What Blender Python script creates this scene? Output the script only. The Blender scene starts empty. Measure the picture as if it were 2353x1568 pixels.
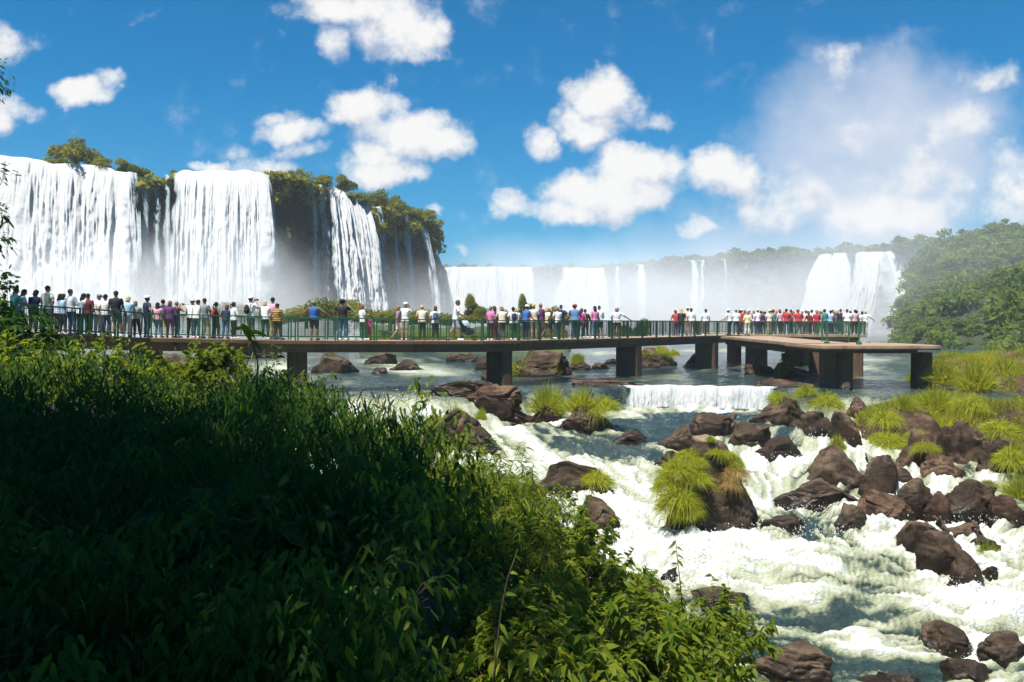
import bpy, bmesh, math, random
import numpy as np
from mathutils import Vector, Matrix, Euler

S = bpy.context.scene
COL = S.collection
R = math.radians
F = 1830.0                       # focal length in the 2353-pixel-wide picture (28 mm lens)
PITCH = math.atan(39.0 / F)      # camera looks a touch down: horizon at y = 745

# ------------------------------------------------------------------ camera
cd = bpy.data.cameras.new('camera')
cd.sensor_width = 36.0
cd.lens = 36.0 * F / 2353.0
cd.clip_start = 0.1
cd.clip_end = 6000.0
cam = bpy.data.objects.new('camera', cd)
COL.objects.link(cam)
cam.location = (0, 0, 0)
cam.rotation_euler = (R(90) - PITCH, 0, 0)
S.camera = cam

def ray(px, py):
    cx, cy = (px - 1176.5) / F, (784.0 - py) / F
    c, s = math.cos(PITCH), math.sin(PITCH)
    return Vector((cx, c + s * cy, c * cy - s))
def at(px, py, Y):               # point of a pixel's ray at forward distance Y
    d = ray(px, py); return d * (Y / d.y)
def on(px, py, z):               # point of a pixel's ray on the level z
    d = ray(px, py); return d * (z / d.z)

# ------------------------------------------------------------------ sun and exposure
TO_SUN = Vector((-0.22, -0.31, 0.93)).normalized()
SUN_EL = math.asin(TO_SUN.z)
SUN_AZ = math.atan2(TO_SUN.x, TO_SUN.y)       # from +Y towards +X
sl = bpy.data.lights.new('sun', 'SUN')
sl.energy = 5.0
sl.angle = R(0.5)
sl.color = (1.0, 0.955, 0.88)
sun = bpy.data.objects.new('sun', sl)
COL.objects.link(sun)
sun.location = (-30, 10, 90)
sun.rotation_euler = TO_SUN.to_track_quat('Z', 'Y').to_euler()
S.view_settings.view_transform = 'Standard'
S.view_settings.look = 'None'
S.view_settings.gamma = 1.0
S.view_settings.use_curve_mapping = False
S.view_settings.exposure = 0.85

S.render.engine = 'CYCLES'
cy = S.cycles
cy.use_denoising = True
try:
    cy.denoiser = 'OPENIMAGEDENOISE'
except Exception:
    pass
cy.max_bounces = 8
cy.diffuse_bounces = 3
cy.glossy_bounces = 3
cy.transmission_bounces = 5
cy.transparent_max_bounces = 24
cy.volume_bounces = 3
cy.volume_step_rate = 1.5
cy.volume_max_steps = 96
cy.sample_clamp_indirect = 6.0
cy.caustics_reflective = False
cy.caustics_refractive = False

# ------------------------------------------------------------------ node helper
class NT:
    def __init__(s, nt): s.nt = nt; nt.nodes.clear()
    def n(s, t, **kw):
        nd = s.nt.nodes.new(t)
        for k, v in kw.items(): setattr(nd, k, v)
        return nd
    def link(s, a, b): s.nt.links.new(a, b)
    def put(s, sock, v):
        if isinstance(v, bpy.types.NodeSocket): s.link(v, sock)
        elif v is not None:
            if hasattr(sock.default_value, '__len__') and not hasattr(v, '__len__'):
                v = (v,) * len(sock.default_value)
            elif hasattr(sock.default_value, '__len__') and len(sock.default_value) == 4 and len(v) == 3:
                v = (*v, 1.0)
            sock.default_value = v
    def m(s, op, a, b=None, c=None, clamp=False):
        nd = s.n('ShaderNodeMath', operation=op, use_clamp=clamp)
        s.put(nd.inputs[0], a); s.put(nd.inputs[1], b)
        if c is not None: s.put(nd.inputs[2], c)
        return nd.outputs[0]
    def v(s, op, a, b=None, scale=None):
        nd = s.n('ShaderNodeVectorMath', operation=op)
        s.put(nd.inputs[0], a)
        if b is not None: s.put(nd.inputs[1], b)
        if scale is not None: s.put(nd.inputs['Scale'], scale)
        return nd.outputs['Value'] if op in ('LENGTH', 'DOT_PRODUCT', 'DISTANCE') else nd.outputs[0]
    def xyz(s, x, y, z):
        nd = s.n('ShaderNodeCombineXYZ')
        for i, q in enumerate((x, y, z)): s.put(nd.inputs[i], q)
        return nd.outputs[0]
    def sep(s, v):
        nd = s.n('ShaderNodeSeparateXYZ'); s.put(nd.inputs[0], v); return nd.outputs
    def noise(s, vec, scale, detail=4, rough=.55, dist=0., dim='3D'):
        nd = s.n('ShaderNodeTexNoise', noise_dimensions=dim)
        s.put(nd.inputs['Vector'], vec); nd.inputs['Scale'].default_value = scale
        nd.inputs['Detail'].default_value = detail; nd.inputs['Roughness'].default_value = rough
        nd.inputs['Distortion'].default_value = dist
        return nd.outputs['Fac']
    def smooth(s, v, a, b, lo=0., hi=1.):
        nd = s.n('ShaderNodeMapRange', interpolation_type='SMOOTHSTEP')
        s.put(nd.inputs['Value'], v)
        for k, q in (('From Min', a), ('From Max', b), ('To Min', lo), ('To Max', hi)): s.put(nd.inputs[k], q)
        return nd.outputs['Result']
    def mix(s, f, a, b, blend='MIX'):
        nd = s.n('ShaderNodeMix', data_type='RGBA', blend_type=blend)
        s.put(nd.inputs[0], f); s.put(nd.inputs[6], a); s.put(nd.inputs[7], b)
        return nd.outputs[2]
    def attr(s, name, out='Fac'):
        return s.n('ShaderNodeAttribute', attribute_name=name).outputs[out]
    def ramp(s, f, stops):
        nd = s.n('ShaderNodeValToRGB')
        el = nd.color_ramp.elements
        while len(el) < len(stops): el.new(0.5)
        for e, (p, c) in zip(el, stops): e.position = p; e.color = (*c, 1)
        s.put(nd.inputs[0], f); return nd.outputs[0]
    def bump(s, h, strength=.5, dist=.1):
        nd = s.n('ShaderNodeBump'); s.put(nd.inputs['Height'], h)
        nd.inputs['Strength'].default_value = strength; nd.inputs['Distance'].default_value = dist
        return nd.outputs[0]

# ------------------------------------------------------------------ sky with cumulus clouds, all in directions
W = bpy.data.worlds.new('World')
S.world = W
W.use_nodes = True
def build_sky():
    t = NT(W.node_tree)
    sky = t.n('ShaderNodeTexSky', sky_type='NISHITA')
    sky.sun_disc = False
    sky.sun_elevation = SUN_EL
    sky.sun_rotation = SUN_AZ
    sky.air_density = 1.0; sky.dust_density = 0.6; sky.ozone_density = 2.2
    skyc = t.mix(1.0, sky.outputs[0], (0.055, 0.71, 1.05), 'MULTIPLY')
    g = t.n('ShaderNodeTexCoord').outputs['Generated']
    x, y, z = t.sep(g)
    yy = t.m('MAXIMUM', y, 0.05)
    u, v = t.m('DIVIDE', x, yy), t.m('DIVIDE', z, yy)
    uv = t.xyz(u, v, 0.0)
    def warp(off):
        p = t.v('ADD', uv, off)
        nd = t.n('ShaderNodeTexNoise', noise_dimensions='3D')
        t.put(nd.inputs['Vector'], p); nd.inputs['Scale'].default_value = 14.0
        nd.inputs['Detail'].default_value = 5; nd.inputs['Roughness'].default_value = .6
        d = t.v('SUBTRACT', nd.outputs['Color'], (0.5, 0.5, 0.5))
        return t.v('ADD', p, t.v('SCALE', d, scale=0.062))
    # clouds: centre x, y, half width, half height in the reference picture, weight
    CL = [(5,100,75,48,.8), (40,255,55,32,.68), (0,275,45,40,.7), (190,205,70,30,.95), (255,178,48,22,.75),
          (815,20,160,48,.95), (905,70,85,60,.95), (965,75,65,50,.9), (765,105,34,52,.66), (935,115,34,32,.7),
          (845,245,80,50,1.0), (930,300,120,52,1.0), (1015,318,58,40,.9), (668,300,75,32,.8), (640,262,52,20,.6), (870,345,60,45,.9), (880,388,85,38,.95), (940,395,55,25,.8), (690,345,55,18,.55),
          (1385,222,80,58,1.0), (1340,285,76,42,.95), (1245,325,36,34,.75), (1480,268,60,24,.6),
          (1460,385,95,52,1.0), (1400,445,135,58,1.0), (1310,485,80,34,.95), (1185,475,58,28,.75), (1540,390,40,55,.7),
          (1650,395,85,52,.95), (1605,527,58,20,.75),
          (600,385,62,28,.75), (480,378,42,14,.8), (1000,472,22,20,.6), (1050,580,26,14,.6), (560,345,30,20,.4),
          (1790,470,100,66,.72), (2050,488,160,56,.85), (2120,420,85,66,.7), (1960,310,80,46,.5), (2190,290,105,55,.5), (1900,420,120,60,.45),
          (1930,150,60,44,.58), (2255,175,95,38,.5), (2345,420,62,85,.75), (2330,480,70,40,.7), (310,40,30,16,.3), (660,95,22,14,.25), (905,190,16,12,.35)]
    def density(p):
        acc = None
        for (cx, cyp, rx, ry, w) in CL:
            c = ray(cx, cyp); c = (c.x / c.y, c.z / c.y, 0)
            q = t.v('MULTIPLY', t.v('SUBTRACT', p, c), (F / rx / 1.45, F / ry / 1.45, 0))
            r2 = t.v('DOT_PRODUCT', q, q)
            b = t.m('MULTIPLY', t.m('SUBTRACT', 1.0, r2, clamp=True), w)
            acc = b if acc is None else t.m('SMOOTH_MAX', acc, b, .12)
        return acc
    p0 = warp((0, 0, 0))
    d0 = density(p0)
    fine = t.noise(t.v('ADD', uv, (3.1, 0, 0)), 21.0, 9, .60, 0.)
    big = t.noise(t.v('ADD', uv, (1.7, 5., 0)), 7.0, 4, .5)
    dd = t.m('ADD', d0, t.m('ADD', t.m('MULTIPLY', t.m('SUBTRACT', fine, .5), 1.6), t.m('MULTIPLY', t.m('SUBTRACT', big, .5), .5)))
    cover = t.m('MULTIPLY', t.smooth(dd, 0.16, 0.92), t.smooth(d0, 0.0, .20, .10, 1.0))
    # lit tops, greyer undersides: compare with the cloud a little sunward (up and to the left)
    d1 = density(t.v('ADD', p0, (-.008, .026, 0)))
    sh = t.noise(t.v('ADD', uv, (3.1 - .006, .014, 0)), 21.0, 7, .56)
    lit = t.m('ADD', t.m('SUBTRACT', d0, d1), t.m('MULTIPLY', t.m('SUBTRACT', fine, sh), .9))
    lit = t.m('ADD', lit, t.m('MULTIPLY', t.m('SUBTRACT', big, .5), .25))
    cloudc = t.mix(t.smooth(lit, -.42, .16), (.72, .755, .84), (1.0, 0.995, .985))
    # the pale spray-laden air on the right, a broad soft cloud
    q = None
    for (cx, cyp, rx, ry, w) in [(2010,400,370,310,1.25), (1900,340,230,290,1.0), (2180,330,230,260,1.0), (1760,570,400,140,.8), (2060,230,220,190,.9), (1960,470,330,150,.6)]:
        c = ray(cx, cyp); c = (c.x / c.y, c.z / c.y, 0)
        k = t.v('MULTIPLY', t.v('SUBTRACT', t.v('ADD', uv, t.v('SCALE', t.v('SUBTRACT', p0, uv), scale=1.6)), c), (F / rx, F / ry, 0))
        b = t.m('MULTIPLY', t.smooth(t.v('LENGTH', k), 1.2, .05), w)
        q = b if q is None else t.m('SMOOTH_MAX', q, b, .25)
    q = t.m('MULTIPLY', t.m('SUBTRACT', q, .16, clamp=True), 1.0)
    veil = t.m('MULTIPLY', q, t.smooth(big, .2, .7, .65, 1.1), clamp=True)
    front = t.m('GREATER_THAN', y, 0.06)
    cover = t.m('MULTIPLY', cover, front); veil = t.m('MULTIPLY', veil, front)
    # thin milky air close to the horizon
    hz = t.m('MULTIPLY', t.smooth(t.m('ABSOLUTE', z), .30, .0), .30)
    bg = t.n('ShaderNodeBackground'); bg.inputs['Strength'].default_value = 0.066
    K = 1.0 / 0.066
    sc = t.mix(hz, skyc, tuple(c * K for c in (.115, .235, .345)))
    sc = t.mix(veil, sc, tuple(c * K for c in (.40, .425, .485)))
    sc = t.mix(cover, sc, t.mix(1.0, cloudc, tuple([.53 * K] * 3), 'MULTIPLY'))
    t.link(sc, bg.inputs['Color'])
    o = t.n('ShaderNodeOutputWorld'); t.link(bg.outputs[0], o.inputs['Surface'])
build_sky()
W.cycles.sampling_method = 'MANUAL'
W.cycles.sample_map_resolution = 512

# ------------------------------------------------------------------ object helpers
def tag(o, label=None, cat=None, group=None, kind=None):
    if label: o['label'] = label
    if cat: o['category'] = cat
    if group: o['group'] = group
    if kind: o['kind'] = kind
    return o
def link(o, parent=None):
    COL.objects.link(o)
    if parent is not None: o.parent = parent
    return o
def empty(name, loc=(0, 0, 0), rz=0.0):
    o = bpy.data.objects.new(name, None)
    o.empty_display_size = .2
    o.location = loc; o.rotation_euler = (0, 0, rz)
    return link(o)
def mk_mesh(name, V, Fc, mats=(), smooth=True, attrs=None, uv=None):
    """numpy vertices and faces (one array, or a list of arrays, each of one polygon size) -> mesh"""
    V = np.asarray(V, dtype=np.float32).reshape(-1, 3)
    if isinstance(Fc, np.ndarray): Fc = [Fc]
    Fc = [np.asarray(f, dtype=np.int32) for f in Fc if len(f)]
    me = bpy.data.meshes.new(name)
    me.vertices.add(len(V)); me.vertices.foreach_set('co', V.ravel())
    nl = sum(f.size for f in Fc); npoly = sum(len(f) for f in Fc)
    me.loops.add(nl); me.polygons.add(npoly)
    idx = np.concatenate([f.ravel() for f in Fc])
    me.loops.foreach_set('vertex_index', idx)
    tot = np.concatenate([np.full(len(f), f.shape[1], np.int32) for f in Fc])
    st = np.concatenate([[0], np.cumsum(tot)[:-1]]).astype(np.int32)
    me.polygons.foreach_set('loop_start', st)
    me.polygons.foreach_set('loop_total', tot)
    me.polygons.foreach_set('use_smooth', np.full(npoly, bool(smooth)))
    if uv is not None:
        ul = me.uv_layers.new(name='UVMap')
        ul.data.foreach_set('uv', np.asarray(uv, np.float32)[idx].ravel())
    for k, a in (attrs or {}).items():
        at_ = me.attributes.new(k, 'FLOAT', 'POINT')
        at_.data.foreach_set('value', np.asarray(a, np.float32))
    me.update(calc_edges=True)
    me.validate()
    for m_ in (mats if isinstance(mats, (list, tuple)) else [mats]): me.materials.append(m_)
    return me
def ob(name, me, parent=None, loc=(0, 0, 0), rot=(0, 0, 0), scale=(1, 1, 1)):
    o = bpy.data.objects.new(name, me)
    o.location = loc; o.rotation_euler = rot; o.scale = scale
    return link(o, parent)
def grid_faces(nr, nc):
    i = np.arange(nr - 1)[:, None] * nc + np.arange(nc - 1)[None, :]
    i = i.ravel()
    return np.stack([i, i + 1, i + nc + 1, i + nc], 1)

# ------------------------------------------------------------------ numpy noise
def _h(ix, iy, iz, seed):
    h = (ix.astype(np.int64) * 374761393 + iy.astype(np.int64) * 668265263 + iz.astype(np.int64) * 2147483647 + seed * 1274126177) & 0xFFFFFFFF
    h = ((h ^ (h >> 13)) * 1274126177) & 0xFFFFFFFF
    h = h ^ (h >> 16)
    return (h & 0xFFFFFF).astype(np.float32) / float(0xFFFFFF)
def vn(x, y, z=None, seed=0):
    x = np.asarray(x, np.float32); y = np.asarray(y, np.float32)
    z = np.zeros_like(x) if z is None else np.asarray(z, np.float32)
    ix, iy, iz = np.floor(x), np.floor(y), np.floor(z)
    fx, fy, fz = x - ix, y - iy, z - iz
    fx, fy, fz = (f * f * f * (f * (f * 6 - 15) + 10) for f in (fx, fy, fz))
    r = 0
    for a in (0, 1):
        for b in (0, 1):
            for c in (0, 1):
                w = (fx if a else 1 - fx) * (fy if b else 1 - fy) * (fz if c else 1 - fz)
                r = r + w * _h(ix + a, iy + b, iz + c, seed)
    return r * 2 - 1
def fbm(x, y, z=None, seed=0, oct=4, gain=.5, lac=2.03):
    r, a = 0, 1.0
    zz = None if z is None else np.asarray(z)
    for i in range(oct):
        f = lac ** i
        r = r + a * vn(np.asarray(x) * f, np.asarray(y) * f, None if zz is None else zz * f, seed + i * 17)
        a *= gain
    return r
def sstep(a, b, x):
    t_ = np.clip((np.asarray(x, np.float32) - a) / (b - a), 0, 1)
    return t_ * t_ * (3 - 2 * t_)

class MB:
    """collects quads, boxes and tubes into one mesh"""
    def __init__(s): s.v = []; s.f4 = []; s.f3 = []; s.n = 0; s.ng = []
    def add(s, V, f4=None, f3=None):
        V = np.asarray(V, float).reshape(-1, 3)
        if f4 is not None and len(f4): s.f4.append(np.asarray(f4, int) + s.n)
        if f3 is not None and len(f3): s.f3.append(np.asarray(f3, int) + s.n)
        s.v.append(V); s.n += len(V)
    def box(s, c, size, rz=0.0, M=None):
        x, y, z = np.array(size) / 2
        V = np.array([[a * x, b * y, d * z] for d in (-1, 1) for b in (-1, 1) for a in (-1, 1)])
        if rz:
            cs, sn = math.cos(rz), math.sin(rz)
            V = V @ np.array([[cs, sn, 0], [-sn, cs, 0], [0, 0, 1]])
        V = V + np.array(c)
        s.add(V, [[0, 2, 3, 1], [4, 5, 7, 6], [0, 1, 5, 4], [2, 6, 7, 3], [0, 4, 6, 2], [1, 3, 7, 5]])
    def tube(s, pts, rad, n=8, cap=True):
        P = np.array([tuple(p) for p in pts], float); k = len(P)
        rad = np.full(k, rad, float) if np.isscalar(rad) else np.array(rad, float)
        T = np.gradient(P, axis=0); T /= np.linalg.norm(T, axis=1)[:, None] + 1e-9
        ref = np.array([0, 0, 1.0]) if abs(T[0, 2]) < .9 else np.array([1.0, 0, 0])
        rows = []
        for i in range(k):
            a = np.cross(T[i], ref); a /= np.linalg.norm(a) + 1e-9
            b = np.cross(T[i], a); ref = np.cross(a, T[i]) if False else ref
            th = np.arange(n) / n * 2 * math.pi
            rows.append(P[i] + rad[i] * (np.cos(th)[:, None] * a + np.sin(th)[:, None] * b))
        V = np.concatenate(rows)
        f = []
        for i in range(k - 1):
            for j in range(n):
                f.append([i * n + j, i * n + (j + 1) % n, (i + 1) * n + (j + 1) % n, (i + 1) * n + j])
        f3 = []
        if cap:
            V = np.concatenate([V, P[:1], P[-1:]]); c0, c1 = k * n, k * n + 1
            for j in range(n):
                f3.append([c0, (j + 1) % n, j]); f3.append([c1, (k - 1) * n + j, (k - 1) * n + (j + 1) % n])
        s.add(V, f, f3)
    def mesh(s, name, mats, smooth=False, attrs=None):
        fs = []
        if s.f4: fs.append(np.concatenate(s.f4))
        if s.f3: fs.append(np.concatenate(s.f3))
        return mk_mesh(name, np.concatenate(s.v), fs, mats, smooth, attrs)

# ------------------------------------------------------------------ materials
def mat(name, fn, disp=False):
    m_ = bpy.data.materials.new(name); m_.use_nodes = True
    t = NT(m_.node_tree); o = t.n('ShaderNodeOutputMaterial')
    r = fn(t)
    t.link(r, o.inputs['Surface'])
    return m_
def principled(t, color, rough=.6, normal=None, spec=.5, **kw):
    b = t.n('ShaderNodeBsdfPrincipled')
    t.put(b.inputs['Base Color'], color); t.put(b.inputs['Roughness'], rough)
    b.inputs['Specular IOR Level'].default_value = spec
    if normal is not None: t.link(normal, b.inputs['Normal'])
    for k, v in kw.items(): t.put(b.inputs[k.replace('_', ' ')], v)
    return b.outputs[0]
def flat_mat(name, c, rough=.7, var=.12, scale=9.0):
    def f(t):
        g = t.n('ShaderNodeTexCoord').outputs['Object']
        n = t.noise(g, scale, 3)
        return principled(t, t.mix(n, tuple(q * (1 - var) for q in c), tuple(min(1, q * (1 + var)) for q in c)), rough, t.bump(t.noise(g, scale * 3, 3), .25, .01), spec=.3)
    return mat(name, f)
def rock_mat(name, dark, mid, pale, scale=1.6):
    def f(t):
        tc = t.n('ShaderNodeTexCoord'); g = tc.outputs['Object']
        oi = t.n('ShaderNodeObjectInfo').outputs['Random']
        g2 = t.v('ADD', g, t.v('SCALE', (31.0, 17.0, 9.0), scale=oi))
        a = t.noise(g2, scale, 6, .62)
        b = t.noise(g2, scale * 6.5, 5, .65)
        c = t.noise(t.v('ADD', g2, (8, 3, 1)), scale * .7, 5, .6)
        nz = t.sep(t.n('ShaderNodeNewGeometry').outputs['Normal'])[2]
        col = t.mix(t.smooth(a, .36, .66), dark, mid)
        col = t.mix(t.m('MULTIPLY', t.smooth(t.m('ADD', c, t.m('MULTIPLY', nz, .12)), .56, .72), .75), col, pale)
        col = t.mix(t.smooth(b, .38, .7, .0, .5), col, tuple(q * .45 for q in dark))
        wet = t.attr('wet')
        col = t.mix(t.m('MULTIPLY', wet, .7), col, tuple(q * .35 for q in dark))
        rough = t.m('SUBTRACT', .82, t.m('MULTIPLY', wet, .6))
        h = t.m('ADD', t.m('MULTIPLY', a, 1.0), t.m('MULTIPLY', b, .35))
        return principled(t, col, rough, t.bump(h, .8, .09), spec=.2)
    return mat(name, f)
M = {}
M['rock'] = rock_mat('basalt', (.026, .0168, .0105), (.068, .043, .026), (.140, .094, .058))
M['rock_red'] = rock_mat('reddish_basalt', (.036, .020, .0125), (.10, .056, .033), (.17, .107, .066))
M['rock_grey'] = rock_mat('lichened_basalt', (.036, .025, .016), (.105, .071, .044), (.34, .26, .17), 2.2)

def leaf_mat(name, c1, c2, trans=.5, gloss=.35, dead=None):
    def f(t):
        k = t.attr('tint')
        col = t.mix(k, c1, c2)
        if dead: col = t.mix(t.smooth(k, .90, .96), col, dead)
        tcol = t.mix(k, tuple(q * 1.5 for q in c1), (min(1, c2[0] * 2.0), min(1, c2[1] * 1.7), c2[2] * .9))
        d = principled(t, col, .5, spec=gloss)
        tr = t.n('ShaderNodeBsdfTranslucent'); t.put(tr.inputs['Color'], tcol)
        mx = t.n('ShaderNodeMixShader'); mx.inputs[0].default_value = trans
        t.link(d, mx.inputs[1]); t.link(tr.outputs[0], mx.inputs[2])
        return mx.outputs[0]
    return mat(name, f)
M['leaf'] = leaf_mat('shaded_leaf', (.011, .040, .008), (.050, .108, .013), .45, .07)  # leaf colour darkened to deepen the shade on the near bank
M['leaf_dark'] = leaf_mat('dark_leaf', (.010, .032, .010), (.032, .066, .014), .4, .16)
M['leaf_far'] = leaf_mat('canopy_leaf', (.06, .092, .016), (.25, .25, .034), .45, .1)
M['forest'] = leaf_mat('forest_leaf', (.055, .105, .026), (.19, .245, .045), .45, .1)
M['leaf_bright'] = leaf_mat('bright_leaf', (.06, .125, .010), (.22, .25, .020), .55, .15)  # lighter leaf colour, given to plants in the sunlit zones
M['grass'] = leaf_mat('river_grass', (.13, .20, .016), (.42, .43, .034), .5, .1, (.34, .25, .10))
M['grass_dry'] = leaf_mat('dry_grass', (.22, .15, .045), (.42, .31, .12), .4, .2)
M['bark'] = flat_mat('bark', (.075, .055, .04), .9, .35, 14)
M['wood'] = flat_mat('driftwood', (.09, .055, .035), .85, .4, 20)
# ------------------------------------------------------------------ river levels (eye height is 0)
UP = -3.05
LEDX = [-60, -9, -3.2, -0.5, 4, 5.4, 12.5, 13.8, 18, 60]
LEDY = [33.5, 33, 32.6, 34.5, 37.5, 38.5, 38.4, 33.6, 32, 32]
DY = [2, 10, 13, 16, 17.5, 18.5, 21.3, 22.4, 25, 29, 38, 60]
DZ = [-6.9, -6.3, -5.9, -5.35, -5.05, -4.9, -4.75, -4.38, -4.28, -4.05, -3.95, -3.9]
def level(X, Y):
    X = np.asarray(X, float); Y = np.asarray(Y, float)
    yl = np.interp(X, LEDX, LEDY)
    wd = np.interp(X, [-3, 0, 4, 5, 13, 14, 16], [2.2, 2., .6, .35, .35, 2.0, 2.2])
    k = sstep(0, 1, (yl - Y) / wd)
    down = np.minimum(np.interp(Y, DY, DZ), UP - .01)
    return UP * (1 - k) + down * k
def on_water(px, py, dz=0.0):
    z = -4.0
    lo, hi = 4.0, 200.0          # march outward along the ray until it meets the water
    d = ray(px, py)
    if d.z > -0.004: return d * 200
    ts = np.geomspace(4, 600, 3000)
    z = d.z * ts
    lv = level(d.x * ts, d.y * ts) + dz
    i = int(np.argmax(z <= lv))
    t_ = ts[i] if z[i] <= lv[i] else UP / d.z
    return d * float(t_)

def to_px(X, Y, Z):
    c, s = math.cos(PITCH), math.sin(PITCH)
    f = Y * c - Z * s; upv = Y * s + Z * c
    return 1176.5 + F * X / f, 784.0 - F * upv / f

# ------------------------------------------------------------------ river surface
FOAM = [  # where the white water lies: picture x, y, half sizes, amount
    (1600, 968, 200, 36, -.95), (1490, 1008, 80, 25, -.5), (1300, 1015, 120, 40, -.22), (1440, 1050, 110, 26, -.2),
    (1810, 1205, 75, 32, -1.0), (1830, 1425, 190, 60, -.20), (1960, 1335, 170, 45, -.12), (1690, 1470, 90, 70, -.22),
    (2050, 1560, 420, 50, -.42), (1790, 1520, 130, 60, -.35), (2150, 1500, 130, 60, -.42), (2010, 1265, 130, 22, -.25), (1830, 1090, 40, 40, -.3),
    (940, 950, 115, 45, .5), (1480, 1200, 110, 90, .6), (1560, 1280, 170, 60, .6), (1350, 1140, 60, 30, .4), (1900, 1265, 250, 40, .3),
    (2270, 1410, 100, 80, .5), (2260, 1230, 130, 40, .3), (1780, 1100, 60, 80, .4), (1990, 1020, 60, 70, .4), (1600, 942, 190, 9, .9),
    (940, 848, 75, 12, .7), (640, 842, 60, 13, .7), (720, 868, 90, 12, .3), (1210, 852, 45, 8, .4), (1960, 845, 60, 7, .5), (1990, 826, 60, 5, .4), (1775, 848, 40, 6, .3), (1400, 812, 90, 5, .35), (1650, 806, 120, 4, .45),
    (1955, 940, 40, 30, .5), (1890, 1025, 60, 50, .5), (1870, 960, 40, 30, .4), (860, 830, 60, 6, .35), (1010, 858, 60, 6, .4), (1920, 870, 80, 10, .2),
]
def build_river():
    nc = 900
    ys = [6.0]
    while ys[-1] < 320:
        y = ys[-1]
        step = max(0.030, y * y / 1830 / 4.2 * 1.7) if y < 34 else y * y / 1830 / 4.2 * 1.15
        if 30 < y < 40: step = .07
        ys.append(y + min(step, 4.0))
    ys = np.array(ys); nr = len(ys)
    us = np.linspace(-.80, .80, nc)
    X = (us[None, :] * ys[:, None]); Y = np.repeat(ys[:, None], nc, 1)
    X, Y = X.ravel(), Y.ravel()
    Z0 = level(X, Y)
    px, py = to_px(X, Y, Z0)
    yl = np.interp(X, LEDX, LEDY)
    below = sstep(-.1, 1.2, yl - Y)
    f = .03 + below * .47
    for (cx, cyp, rx, ry, a) in FOAM:
        d = ((px - cx) / rx / 1.15) ** 2 + ((py - cyp) / ry / 1.15) ** 2
        f = f + a * np.exp(-d * 1.3)
    # flow: towards the camera, then swinging to the right
    k = sstep(26, 15, Y)
    fx = (.35 + 1.3 * k) * (1 - sstep(5, 9, X) * sstep(14, 20, Y) * 1.7); fy = -1.0 + .80 * k
    fx = fx + .35 * fbm(X * .3, Y * .3, seed=4, oct=2); fy = fy + .25 * fbm(X * .3 + 9, Y * .3, seed=5, oct=2)
    n = np.hypot(fx, fy); fx /= n; fy /= n
    # streaks: noise smeared along the flow
    def smear(scale, length, seed):
        r = np.zeros_like(X, dtype=np.float32)
        for s_ in np.linspace(-1, 1, 13):
            r += vn((X + fx * s_ * length) / scale, (Y + fy * s_ * length) / scale, seed=seed)
        return r / r.std()
    farw = sstep(18, 40, Y)
    lic = smear(.22, 1.4, 21) * (1 - farw) + smear(.9, 3.2, 22) * farw
    lic2 = smear(.085, .7, 29) * (1 - farw) + smear(.3, 1.2, 30) * farw
    big = fbm(X * .55, Y * .55, seed=3, oct=3)
    foam = f + .24 * lic * (.3 + below * .7) + .18 * lic2 * below + .26 * big * below
    far = sstep(38, 90, Y)
    foam = np.clip(foam, 0, 1.15)
    # waves
    amp = .035 + below * (.09 + .17 * np.clip(f, 0, 1.2))
    sw = fbm(X * .55 + fy * 2, Y * .8, seed=11, oct=4, gain=.55)
    rip = fbm(X * 2.6, Y * 4.2, seed=13, oct=3)
    st = fbm(X * 1.1 + Y * .5, Y * 2.1, seed=16, oct=3)
    ridge = (1 - np.abs(sw)) ** 2
    Z = Z0 + amp * (sw * .62 + .5 * st + .34 * rip + .35 * ridge * below + .22 * lic * below + .13 * lic2 * below) * np.clip(1.2 - far, .35, 1)
    Z = Z - amp * .35 * below
    V = np.stack([X, Y, Z], 1)
    uv = np.stack([X * fx + Y * fy, X * -fy + Y * fx], 1)
    me = mk_mesh('river', V, grid_faces(nr, nc), M['river'], True, {'foam': foam, 'streak': .5 + .22 * lic2 + .16 * lic})
    tag(ob('river', me), kind='structure')

def river_shader(t):
    g = t.n('ShaderNodeNewGeometry').outputs['Position']
    fo = t.attr('foam')
    n1 = t.noise(t.v('MULTIPLY', g, (1., 1.6, 1.)), 5.0, 6, .66)
    n2 = t.noise(t.v('MULTIPLY', g, (1., 1.4, 1.)), 22.0, 4, .6)
    k = t.m('ADD', fo, t.m('MULTIPLY', t.m('SUBTRACT', n1, .5), .55))
    k = t.m('ADD', k, t.m('MULTIPLY', t.m('SUBTRACT', n2, .5), .28))
    w = t.smooth(k, .36, 1.02)
    deep = t.mix(t.smooth(k, -.05, .28), (.014, .034, .034), (.080, .100, .064))
    pale = t.mix(t.smooth(k, .06, .50), deep, (.33, .345, .215))
    st = t.m('ADD', t.attr('streak'), t.m('MULTIPLY', t.m('SUBTRACT', n2, .5), .9))
    white = t.mix(t.smooth(st, .05, .75), (.36, .385, .29), (.62, .62, .585))
    col = t.mix(w, pale, white)
    y = t.sep(g)[1]
    scale = t.smooth(y, 20., 90.)
    r1 = t.noise(t.v('MULTIPLY', g, (1.0, 2.0, 1.)), 2.2, 5, .6)
    r2 = t.noise(t.v('MULTIPLY', g, (.55, 1.6, 1.)), .8, 4, .6)
    h = t.m('ADD', t.m('ADD', t.m('MULTIPLY', r1, .5), t.m('MULTIPLY', r2, .9)), t.m('ADD', t.m('MULTIPLY', n1, .45), t.m('MULTIPLY', n2, .22)))
    nrm = t.bump(h, .85, .24)
    rough = t.m('ADD', t.smooth(fo, .05, .4, .08, .22), t.m('MULTIPLY', w, .6))
    return principled(t, col, rough, nrm, spec=.5)
M['river'] = mat('river_water', river_shader)
build_river()

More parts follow.
